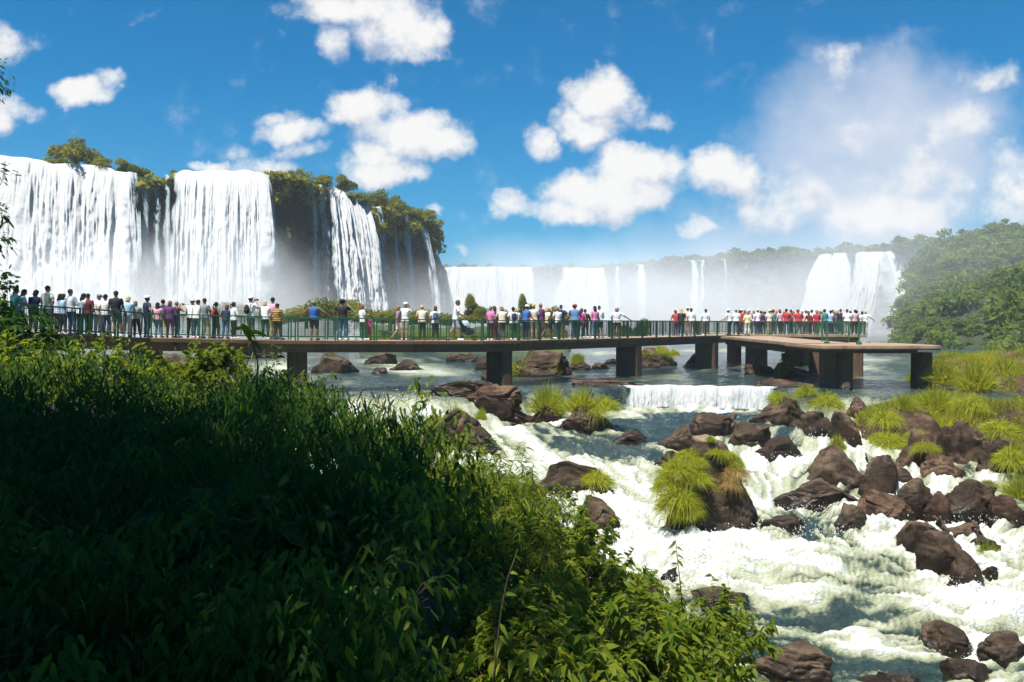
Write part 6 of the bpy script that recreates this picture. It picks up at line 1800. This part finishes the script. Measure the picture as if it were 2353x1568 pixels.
# picture x, head top y, distance inside the front edge, pose, turn, top, bottom, hair, hat, label, extras
PEOPLE = [
 (31, 664, 1.7, 'rail', -25, ('tee', 'teal'), ('trousers', 'dgrey'), ('short', 'dark'), None, 'person in a teal top, first on the walkway beside the hanging branches'),
 (48, 667, 1.9, 'rail', -30, ('tee', 'white'), ('trousers', 'navy'), ('long', 'dark'), None, 'long-haired person with white sleeves and dark vest, second from the left end'),
 (76, 668, 1.7, 'rail', 0, ('long', 'navy'), ('trousers', 'black'), ('bob', 'dark'), None, 'person all in dark navy, left of the tall man in pale sage'),
 (107, 657, 1.0, 'hip', -35, ('tee', 'sage'), ('shorts', 'khaki'), ('cropped', 'dark'), None, 'tallest person at the left, pale sage shirt and khaki shorts'),
 (130, 677, 1.9, 'rail', -20, ('long', 'pale'), ('trousers', 'black'), ('long', 'dark'), None, 'person in pale blue with long dark hair, right of the tall man in sage'),
 (143, 676, 1.6, 'stand', -30, ('long', 'sky'), ('trousers', 'dgrey'), ('bob', 'dark'), None, 'person in a light blue blouse beside the long-haired one in pale blue'),
 (167, 665, 1.2, 'fold', -25, ('long', 'white'), ('trousers', 'jeans'), ('cropped', 'chestnut'), None, 'person in a white long-sleeved shirt and jeans, bending head to the right'),
 (182, 676, 1.7, 'rail', -30, ('tee', 'white'), ('trousers', 'green'), ('long', 'dark'), None, 'person with long dark hair and white sleeve, just before the maroon waistcoat'),
 (204, 675, 1.4, 'stand', 0, ('tee', 'maroon'), ('trousers', 'green'), ('cropped', 'dark'), None, 'person in a maroon top over dark green trousers, left part of the walkway'),
 (226, 679, 1.6, 'rail', -20, ('tee', 'white'), ('trousers', 'pale'), ('short', 'ash'), ('cap', 'grey'), 'person in a grey cap and white shirt, right of the maroon top'),
 (244, 677, 1.2, 'stand', -20, ('tee', 'white'), ('trousers', 'jeans'), ('short', 'dark'), None, 'person in a white T-shirt, left of the tall one with white shoes'),
 (268, 669, .8, 'stand', -20, ('tee', 'black'), ('shorts', 'dgrey'), ('cropped', 'dark'), None, 'tall person in a black T-shirt, dark shorts and bright white shoes', dict(shoes='white')),
 (290, 683, .9, 'rail', 0, ('tee', 'sky'), ('trousers', 'pale'), ('bob', 'blonde'), None, 'blond person in a light blue shirt, near the tall one in white shoes'),
 (314, 692, 1.0, 'stand', 15, ('tee', 'sage'), ('trousers', 'black'), ('bob', 'lightbrown'), None, 'light-brown-haired person in a grey-green shirt and black trousers'),
 (337, 681, 1.0, 'hip', -30, ('tee', 'navy'), ('trousers', 'jeans'), ('short', 'dark'), ('cap', 'white'), 'person with a white cap and navy waistcoat at the bend of the walkway'),
 (363, 696, .8, 'stand', 0, ('tee', 'rose'), ('trousers', 'denim'), ('long', 'dark'), None, 'small dark-haired person in a pink top and jeans'),
 (377, 690, 1.7, 'rail', 0, ('tee', 'navy'), ('trousers', 'yellow'), ('short', 'dark'), None, 'dark-haired person with yellow trousers between pink and purple outfits'),
 (391, 692, 1.0, 'stand', 10, ('coat', 'purple'), ('trousers', 'purple'), ('bob', 'ginger'), None, 'ginger-haired person dressed all in purple'),
 (407, 693, 1.1, 'photo', -35, ('tee', 'brown'), ('trousers', 'jeans'), ('cropped', 'ash'), None, 'grey-haired person in a rust brown shirt raising a camera'),
 (438, 690, 1.5, 'rail', -15, ('tee', 'white'), ('trousers', 'black'), ('short', 'ash'), ('brim', 'cream'), 'person in a cream sun hat and white shirt'),
 (451, 691, 1.1, 'rail', -25, ('tee', 'white'), ('trousers', 'jeans'), ('short', 'dark'), None, 'bare-headed dark-haired person in white right beside the cream sun hat'),
 (472, 686, .9, 'stand', -10, ('tee', 'grey'), ('trousers', 'khaki'), ('cropped', 'dark'), None, 'person in a grey T-shirt and khaki trousers left of the red rucksack'),
 (495, 695, .9, 'stand', -15, ('vest', 'black'), ('trousers', 'black'), ('pony', 'dark'), None, 'person in a black sleeveless top with dark ponytail, carrying the red rucksack'),
 (517, 702, 1.9, 'rail', 10, ('tee', 'navy'), ('trousers', 'denim'), ('bob', 'redhair'), None, 'short person in dark navy between the red rucksack and the white long sleeves'),
 (537, 695, .9, 'fold', -40, ('long', 'white'), ('trousers', 'black'), ('pony', 'dark'), None, 'ponytailed person in white long sleeves and black trousers, arms folded'),
 (575, 682, .9, 'photo', -30, ('tee', 'white'), ('shorts', 'dgrey'), ('short', 'dark'), ('cap', 'white'), 'person in a white cap and white T-shirt taking a photo, wearing a black backpack', dict(shoes='white')),
 (611, 693, 1.0, 'rail', 0, ('tee', 'white'), ('trousers', 'green'), ('bob', 'blonde'), None, 'blond person in a white top and dark green trousers', dict(shoes='white')),
 (630, 684, 1.9, 'stand', 10, ('tee', 'rose'), ('trousers', 'khaki'), ('short', 'dark'), None, 'tall dark-haired person standing behind the striped jersey'),
 (636, 698, .9, 'stand', 0, ('tee', 'stripe'), ('trousers', 'dbrown'), ('cropped', 'dark'), None, 'heavy person in a yellow and brown striped jersey', dict(wide=1.22)),
 (722, 691, .55, 'wide', 0, ('vest', 'royal'), ('shorts', 'black'), ('cropped', 'ash'), None, 'person in a blue vest and black shorts, both arms spread along the railing', dict(wide=1.08)),
 (789, 689, .9, 'photo', -10, ('tee', 'black'), ('trousers', 'denim'), ('short', 'dark'), ('cap', 'black'), 'big person in a black T-shirt and blue jeans aiming a camera', dict(wide=1.18, shoes='white')),
 (834, 700, .9, 'stand', -30, ('tee', 'white'), ('trousers', 'green'), ('bob', 'ginger'), None, 'ginger-haired person in a white T-shirt and dark green trousers'),
 (848, 722, 1.1, 'stand', 0, ('tee', 'hot'), ('trousers', 'red'), ('short', 'lightbrown'), None, 'child in red and pink beside the ginger-haired person', dict(child=True)),
 (917, 703, 1.3, 'walk', -70, ('tee', 'mauve'), ('shorts', 'white'), ('bob', 'lightbrown'), None, 'striding person in a mauve top and pale shorts'),
 (929, 696, 1.0, 'photo', -20, ('tee', 'white'), ('shorts', 'beige'), ('short', 'blonde'), ('cap', 'white'), 'person in a white hat and shirt with raised hands, next to the striding one', dict(shoes='beige')),
 (970, 703, .9, 'rail', 0, ('tee', 'cream'), ('trousers', 'black'), ('short', 'blonde'), None, 'short-haired blond person in a cream top and black trousers'),
 (999, 704, .9, 'stand', 5, ('tee', 'white'), ('trousers', 'black'), ('bob', 'chestnut'), None, 'brown-haired person in white with a dark bib and black trousers'),
 (1045, 692, 1.2, 'push', -85, ('tee', 'white'), ('shorts', 'pale'), ('short', 'chestnut'), None, 'young person in a white T-shirt and pale shorts pushing the pram'),
 (1126, 704, .9, 'stand', -30, ('tee', 'pink'), ('trousers', 'dbrown'), ('short', 'ash'), None, 'grey-haired person in a bright pink shirt'),
 (1140, 704, 1.7, 'stand', 40, ('long', 'maroon'), ('trousers', 'maroon'), ('bob', 'chestnut'), None, 'brown-haired person in maroon behind the bright pink shirt'),
 (1153, 706, 1.0, 'rail', 0, ('tee', 'cream'), ('trousers', 'dgrey'), ('bob', 'lightbrown'), None, 'person in a cream blouse right of the bright pink shirt', dict(wide=1.12)),
 (1177, 706, .9, 'stand', 10, ('tee', 'white'), ('trousers', 'green'), ('short', 'dark'), None, 'person in white wearing a navy rucksack, in the middle group'),
 (1188, 709, 1.8, 'rail', 0, ('tee', 'white'), ('trousers', 'khaki'), ('bob', 'blonde'), None, 'blond person in white between the navy rucksack and the royal blue shirt'),
 (1207, 703, .8, 'rail', -35, ('tee', 'royal'), ('trousers', 'navy'), ('short', 'dark'), ('cap', 'white'), 'person in a royal blue shirt and white cap leaning forward'),
 (1218, 702, 1.9, 'stand', 20, ('tee', 'red'), ('trousers', 'dgrey'), ('short', 'dark'), None, 'dark-haired person in red behind the royal blue shirt'),
 (1228, 699, 1.4, 'fold', -20, ('tee', 'cream'), ('trousers', 'khaki'), ('short', 'blonde'), None, 'tall fair-haired person in a cream top, right of the royal blue shirt'),
 (1244, 698, 1.8, 'stand', 30, ('tee', 'purple'), ('shorts', 'beige'), ('short', 'lightbrown'), None, 'person in a dark violet patterned shirt in the middle group'),
 (1257, 707, .9, 'walk', -60, ('tee', 'cream'), ('shorts', 'brown'), ('bob', 'orange'), None, 'orange-haired person in a cream top and brown shorts mid-step'),
 (1281, 706, 1.0, 'fold', 20, ('tee', 'white'), ('trousers', 'jeans'), ('short', 'lightbrown'), None, 'person in a white shirt and dark jeans, left of the dark shirt and khaki shorts'),
 (1290, 701, 1.2, 'hip', 0, ('tee', 'navy'), ('shorts', 'khaki'), ('cropped', 'dark'), None, 'dark-haired person in a navy shirt and khaki shorts'),
 (1322, 701, .9, 'rail', 0, ('tee', 'denim'), ('trousers', 'jeans'), ('short', 'dark'), ('cap', 'red'), 'broad person in a red cap, denim-blue shirt and jeans', dict(wide=1.12)),
 (1334, 709, 1.1, 'stand', 0, ('tee', 'hot'), ('trousers', 'dgrey'), ('bob', 'redhair'), None, 'person in magenta with dark red hair, beside the red cap'),
 (1346, 712, 1.8, 'rail', 0, ('long', 'black'), ('trousers', 'black'), ('short', 'dark'), None, 'person in a black jacket right of the magenta top'),
 (1367, 704, .9, 'stand', 5, ('tee', 'pink'), ('trousers', 'denim'), ('long', 'dark'), None, 'person with long dark hair in a pink and violet top'),
 (1379, 703, .9, 'stand', 0, ('tee', 'white'), ('shorts', 'dgrey'), ('cropped', 'dark'), None, 'person in a white T-shirt and dark shorts beside the long dark hair'),
 (1417, 707, .55, 'reach', -10, ('tee', 'white'), ('trousers', 'brown'), ('bob', 'ash'), ('cap', 'rose'), 'stout person in a pink cap and white shirt, alone with an arm on the railing', dict(wide=1.15)),
 (1552, 714, 1.5, 'rail', 20, ('tee', 'red'), ('trousers', 'dgrey'), ('bob', 'redhair'), None, 'person in a red top with dark red hair, left of the long blond hair'),
 (1565, 711, 1.2, 'rail', 0, ('tee', 'black'), ('trousers', 'black'), ('long', 'blonde'), None, 'person in black with long blond hair'),
 (1582, 704, 1.6, 'stand', 20, ('tee', 'beige'), ('trousers', 'khaki'), ('short', 'dark'), ('cap', 'white'), 'tall person in a white cap right of the long blond hair'),
 (1590, 709, .8, 'stand', -10, ('tee', 'white'), ('shorts', 'khaki'), ('short', 'dark'), None, 'dark-haired person in a white T-shirt just right of the tall white cap'),
 (1620, 711, .8, 'stand', 5, ('tee', 'white'), ('shorts', 'khaki'), ('short', 'dark'), None, 'lone person in a white shirt and khaki shorts before the crowded platform'),
]
made = {}
for row in PEOPLE:
    px, yh, off, pose, rot, top, bot, hair, hat, lab = row[:10]; ex = row[10] if len(row) > 10 else {}
    p = deck_spot(px, off); zh = at(px, yh, p.y).z
    H = zh - p.z
    H = min(1.95, max(1.42, H)) if not ex.get('child') else min(1.35, max(1.0, H))
    if pose in ('rail', 'push'): H *= 1.02
    made[lab] = person(p, rot, H, pose, top, bot, hair, hat, lab, GW, ex.get('wide', 1.0) * rsP.uniform(.97, 1.06), ex.get('shoes', rsP.choice(['dgrey', 'dgrey', 'white', 'brown'])), rsP.choice(['skin', 'skin', 'skin_dark']))
# ---- the viewing platform: picture x, head y, distance
GC = 'crowd on the viewing platform'
CR = [
 (1676, 711, 56.6, 'rail', 40, ('tee', 'white'), 'dgrey', ('short', 'ash'), ('brim', 'white'), 'person in a white sun hat leaning on the railing where the crowd begins'),
 (1691, 710, 60.0, 'stand', 0, ('tee', 'white'), 'jeans', ('short', 'lightbrown'), ('cap', 'rose'), 'person in white with a pinkish cap, second in the crowd'),
 (1699, 713, 62.5, 'stand', 0, ('tee', 'pale'), 'black', ('long', 'dark'), None, 'dark-haired person in pale grey behind the pinkish cap'),
 (1704, 710, 60.5, 'stand', 10, ('tee', 'red'), 'dgrey', ('short', 'dark'), ('cap', 'white'), 'person in a red shirt with a white cap near the left of the crowd'),
 (1709, 711, 63.5, 'stand', 0, ('tee', 'rose'), 'dgrey', ('bob', 'ginger'), None, 'ginger-haired person in pink behind the red shirt and white cap'),
 (1717, 716, 55.9, 'stand', 0, ('long', 'lemon'), 'cream', ('bob', 'ash'), None, 'person in a lemon shirt and cream trousers standing at the railing gap'),
 (1723, 711, 60.8, 'stand', 0, ('tee', 'rose'), 'dgrey', ('short', 'ash'), ('brim', 'white'), 'person in pink and a white sun hat just behind the lemon shirt'),
 (1732, 714, 62.0, 'rail', 0, ('tee', 'lilac'), 'dgrey', ('bob', 'lightbrown'), None, 'person in lilac right of the lemon shirt, deeper in the crowd'),
 (1740, 710, 60.0, 'stand', 10, ('tee', 'white'), 'navy', ('short', 'dark'), ('cap', 'white'), 'person all in white with a white cap, left third of the crowd'),
 (1747, 715, 61.0, 'stand', 0, ('tee', 'purple'), 'black', ('short', 'dark'), None, 'dark-haired person in purple right of the all-white one'),
 (1754, 715, 63.0, 'stand', 0, ('tee', 'grey'), 'black', ('bob', 'lightbrown'), None, 'brown-haired person in grey between purple and the cream hat'),
 (1761, 716, 61.2, 'rail', 0, ('tee', 'navy'), 'black', ('short', 'dark'), None, 'person in navy just left of the cream hat'),
 (1767, 712, 60.2, 'stand', 0, ('tee', 'cream'), 'khaki', ('short', 'ash'), ('brim', 'cream'), 'person in a cream hat and cream shirt within the crowd'),
 (1774, 713, 63.2, 'stand', 0, ('tee', 'sky'), 'jeans', ('short', 'dark'), None, 'person in light blue behind the cream hat'),
 (1779, 712, 60.5, 'stand', 0, ('tee', 'teal'), 'dgrey', ('short', 'dark'), ('cap', 'red'), 'person in teal with a red cap'),
 (1786, 713, 61.5, 'stand', 0, ('tee', 'pale'), 'dgrey', ('bob', 'orange'), None, 'orange-haired person in pale clothes right of the red cap'),
 (1793, 712, 60.4, 'stand', 0, ('tee', 'rose'), 'black', ('bob', 'chestnut'), None, 'brown-haired person in dusty pink left of the tall red T-shirt'),
 (1800, 714, 62.5, 'stand', 0, ('tee', 'lilac'), 'black', ('short', 'blonde'), None, 'fair-haired person in lilac half hidden behind the tall red T-shirt'),
 (1808, 709, 58.6, 'hip', -20, ('tee', 'red'), 'jeans', ('short', 'dark'), None, 'dark-haired person in a red T-shirt at the front railing, hand on hip'),
 (1816, 712, 61.5, 'stand', 0, ('tee', 'maroon'), 'black', ('short', 'redhair'), None, 'person in maroon right behind the red T-shirt at the front railing'),
 (1824, 715, 63.5, 'stand', 0, ('tee', 'pale'), 'black', ('bob', 'lightbrown'), None, 'person in pale grey between the two red shirts in mid-crowd'),
 (1835, 711, 60.4, 'stand', 0, ('tee', 'red'), 'dgrey', ('short', 'ginger'), None, 'broad person in red with short ginger hair, middle of the crowd', 1.3),
 (1844, 714, 62.6, 'stand', 0, ('tee', 'white'), 'jeans', ('short', 'ash'), ('cap', 'white'), 'person in white with a white cap right of the broad red one'),
 (1851, 713, 60.8, 'stand', 0, ('tee', 'cream'), 'dgrey', ('short', 'lightbrown'), None, 'person in cream, two along from the broad red one'),
 (1857, 712, 63.4, 'stand', 0, ('tee', 'rose'), 'dgrey', ('short', 'ash'), ('cap', 'white'), 'person in pink with a white cap, at the back of the crowd right of middle'),
 (1862, 716, 60.2, 'rail', 0, ('tee', 'maroon'), 'black', ('bob', 'chestnut'), None, 'person in dark red leaning, left of the red jacket at the front railing'),
 (1866, 712, 62.8, 'stand', 0, ('tee', 'white'), 'black', ('short', 'dark'), None, 'dark-haired person in white behind the red jacket'),
 (1875, 713, 58.6, 'stand', 15, ('long', 'red'), 'maroon', ('bob', 'ash'), None, 'grey-haired person in a red jacket at the front railing'),
 (1883, 715, 62.0, 'stand', 0, ('tee', 'rose'), 'dgrey', ('bob', 'lightbrown'), None, 'person in pink right of the red jacket'),
 (1890, 714, 63.0, 'stand', 0, ('tee', 'green'), 'black', ('short', 'blonde'), None, 'fair-haired person in green right of the red jacket'),
 (1897, 711, 60.2, 'stand', 0, ('tee', 'teal'), 'navy', ('short', 'dark'), None, 'dark-haired person in teal above the short rail frame'),
 (1907, 714, 60.6, 'stand', 0, ('tee', 'sky'), 'navy', ('short', 'dark'), None, 'dark-haired person in light blue beside the teal one'),
 (1912, 711, 62.8, 'stand', 0, ('tee', 'pale'), 'black', ('short', 'dark'), None, 'person in pale grey behind the light blue one'),
 (1918, 715, 60.8, 'rail', 0, ('tee', 'brown'), 'dgrey', ('bob', 'lightbrown'), None, 'person in brown left of the blond one in black'),
 (1924, 713, 61.6, 'stand', 0, ('tee', 'black'), 'black', ('bob', 'blonde'), None, 'blond person in black near the right of the crowd'),
 (1930, 711, 59.8, 'stand', -10, ('tee', 'navy'), 'navy', ('cropped', 'dark'), None, 'tall dark-haired person in navy near the right of the crowd'),
 (1947, 711, 59.4, 'stand', -10, ('tee', 'white'), 'khaki', ('short', 'chestnut'), None, 'person in a white T-shirt with a red bag strap across the back'),
 (1954, 715, 60.6, 'stand', 0, ('tee', 'beige'), 'dgrey', ('short', 'dark'), None, 'dark-haired person in beige between the strap wearer and the pale pink shirt'),
 (1963, 712, 59.3, 'fold', 10, ('tee', 'rose'), 'black', ('short', 'dark'), None, 'dark-haired person in a pale pink shirt, arms folded, right of the crowd'),
 (1971, 714, 60.4, 'stand', 0, ('tee', 'black'), 'black', ('short', 'dark'), None, 'person in black behind the pale pink shirt'),
 (1981, 716, 60.0, 'stand', 0, ('tee', 'white'), 'black', ('bob', 'dark'), None, 'dark-haired person in white, last but one at the right end of the platform'),
 (1988, 715, 59.6, 'reach', -15, ('tee', 'white'), 'beige', ('short', 'blonde'), None, 'fair-haired person in white with an arm out, last at the right end'),
]
for row in CR:
    px, yh, Y, pose, rot, top, bc, hair, hat, lab = row[:10]
    p = Vector(((px - 1176.5) / F * Y, Y, -.787))
    H = min(1.90, max(1.5, at(px, yh, Y).z - p.z))
    made[lab] = person(p, rot, H, pose, top, ('trousers', bc), hair, hat, lab, GC, (row[10] if len(row) > 10 else 1.0) * rsP.uniform(.97, 1.08))

# ---- things they carry
def rucksack(label, who, col):
    w = next(v for k, v in made.items() if k.startswith(who)); s = w.scale.z
    m_ = MB(); _ell(m_, (0, -.20, 1.22), (.135, .085, .20), 10); _ell(m_, (0, -.265, 1.15), (.095, .045, .10), 8)
    body = m_.mesh('rucksack', [cmat(col)], True)
    root = empty('rucksack', w.location, w.rotation_euler.z); root.rotation_euler = w.rotation_euler; root.scale = w.scale
    ob('bag', body, root)
    m_ = MB()
    for sx in (-1, 1): m_.tube([(sx * .10, -.16, 1.38), (sx * .12, -.02, 1.455), (sx * .125, .125, 1.36), (sx * .13, .10, 1.2), (sx * .13, -.12, 1.1)], .016, 6)
    ob('strap', m_.mesh('strap', [cmat('dgrey')], True), root)
    tag(root, label, 'rucksack')
rucksack('red rucksack on the back of the person in a black sleeveless top', 'person in a black sleeveless', 'red')
rucksack('black backpack worn by the white-capped person taking a photo', 'person in a white cap and white T-shirt taking', 'black')
rucksack('navy rucksack on a back in the middle group', 'person in white wearing a navy', 'navy')
rucksack('dark slate rucksack on the back of the brown-haired person in white', 'brown-haired person in white with a dark bib', 'jeans')
def held_camera(label, who):
    w = next(v for k, v in made.items() if k.startswith(who))
    m_ = MB(); m_.box((0, .29, 1.615), (.13, .06, .085)); m_.tube([(0, .32, 1.61), (0, .40, 1.61)], [.038, .036], 10)
    o = ob('camera', m_.mesh('camera', [cmat('black')]), None, w.location, w.rotation_euler); o.scale = w.scale
    tag(o, label, 'camera')
held_camera('small black camera held by the grey-haired person in rust brown', 'grey-haired person in a rust')
held_camera('small black camera held up by the person with the black backpack', 'person in a white cap and white T-shirt taking')
held_camera('small black camera held up by the big person in jeans', 'big person in a black')
def build_pram():
    w = made['young person in a white T-shirt and pale shorts pushing the pram']
    p = deck_spot(1073, 1.2); root = empty('pram', p, R(-90 + 12))
    def tubes(name, paths, r, mt):
        m_ = MB()
        for q in paths: m_.tube(q, r, 6)
        return ob(name, m_.mesh(name, [mt], True), root)
    tubes('frame', [[(s_ * .22, -.42, 1.0), (s_ * .22, -.1, .55), (s_ * .22, .38, .12)] for s_ in (-1, 1)] + [[(s_ * .22, -.30, .12), (s_ * .22, .12, .60)] for s_ in (-1, 1)] + [[(-.22, -.1, .55), (.22, -.1, .55)]], .014, cmat('dgrey'))
    tubes('handle', [[(-.22, -.42, 1.0), (-.1, -.46, 1.02), (.1, -.46, 1.02), (.22, -.42, 1.0)]], .018, cmat('black'))
    m_ = MB(); m_.tube([(0, -.22, .86), (0, -.12, .52), (0, .12, .42), (0, .34, .44)], [.12, .19, .19, .12], 12); ob('seat', m_.mesh('seat', [cmat('navy')], True), root)
    m_ = MB(); n = 8
    th = np.linspace(.1, 2.2, n); ph = np.linspace(0, math.pi, 12)
    V = np.array([[.21 * math.cos(b), -.14 + .30 * math.cos(a) * math.sin(b) , .70 + .30 * math.sin(a) * math.sin(b)] for a in th for b in ph])
    ob('hood', mk_mesh('hood', V, grid_faces(n, 12), [cmat('pale')], True), root)
    for sx in (-1, 1):
        for y in (-.28, .36):
            m_ = MB(); a = np.linspace(0, 2 * math.pi, 18)
            m_.tube(np.stack([np.full(18, sx * .25), y + .105 * np.cos(a), .118 + .105 * np.sin(a)], 1), .018, 6, False)
            for k in range(4):
                b = k * math.pi / 4; m_.tube([(sx * .25, y - .1 * math.cos(b), .118 - .1 * math.sin(b)), (sx * .25, y + .1 * math.cos(b), .118 + .1 * math.sin(b))], .005, 4)
            ob('wheel', m_.mesh('wheel', [cmat('black')], True), root)
    tag(root, 'dark blue pram with a pale hood, pushed along the walkway', 'pram')
build_pram()
# ------------------------------------------------------------------ spray and air
def box_mesh(name, lo, hi, m_):
    b = MB(); c = (np.array(lo) + np.array(hi)) / 2; b.box((0, 0, 0), np.array(hi) - np.array(lo))
    return ob(name, b.mesh(name, [m_]), None, tuple(c))
def volume_mat(name, density_fn, color=(1., 1., 1.), aniso=.0):
    m_ = bpy.data.materials.new(name); m_.use_nodes = True
    t = NT(m_.node_tree); o = t.n('ShaderNodeOutputMaterial')
    v = t.n('ShaderNodeVolumePrincipled')
    v.inputs['Color'].default_value = (*color, 1); v.inputs['Anisotropy'].default_value = aniso
    t.put(v.inputs['Density'], density_fn(t))
    t.link(v.outputs[0], o.inputs['Volume'])
    return m_
def soft_box(t, fall, amt, scale, base_h):
    """density: full in the middle of the box, fading to its sides, thinning with height, broken up by billows"""
    g = t.n('ShaderNodeTexCoord').outputs['Generated']
    p = t.n('ShaderNodeNewGeometry').outputs['Position']
    x, y, z = t.sep(g)
    e = t.m('MULTIPLY', t.smooth(t.m('ABSOLUTE', t.m('SUBTRACT', x, .5)), .5, .5 - fall), t.smooth(t.m('ABSOLUTE', t.m('SUBTRACT', y, .5)), .5, .28))
    n = t.noise(p, scale, 3, .55)
    hh = t.m('SUBTRACT', t.m('ADD', z, 0), t.m('MULTIPLY', t.m('SUBTRACT', n, .5), .9))
    h = t.smooth(hh, .92, base_h)
    return t.m('MULTIPLY', t.m('MULTIPLY', e, h), amt)
def mist(name, lo, hi, amt, scale, label, fall=.2, base_h=.05):
    o = box_mesh(name, lo, hi, volume_mat(name, lambda t: soft_box(t, fall, amt, scale, base_h)))
    tag(o, label, None, None, 'stuff')
    return o
mist('mist', (-84, 88, -4), (-24, 124, 15), .13, .10, 'white spray boiling up below the broad falls', .22)
mist('mist', (-40, 106, -4), (2, 160, 14), .022, .09, 'bluish spray below the fanning falls', .3)
mist('mist', (-26, 196, -4), (128, 300, 32), .030, .05, 'bright spray filling the far amphitheatre', .22, .15)
mist('mist', (45, 100, -4), (170, 236, 34), .0042, .03, 'thin drifting spray in front of the wooded hill', .25, .3)
hz = volume_mat('haze', lambda t: None, (.86, .92, 1.0))
for n_ in hz.node_tree.nodes:
    if n_.type == 'PRINCIPLED_VOLUME': n_.inputs['Density'].default_value = .0004
tag(box_mesh('haze', (-420, -40, -11.5), (420, 360, 36), hz), 'thin bluish air over the whole gorge', None, None, 'stuff')
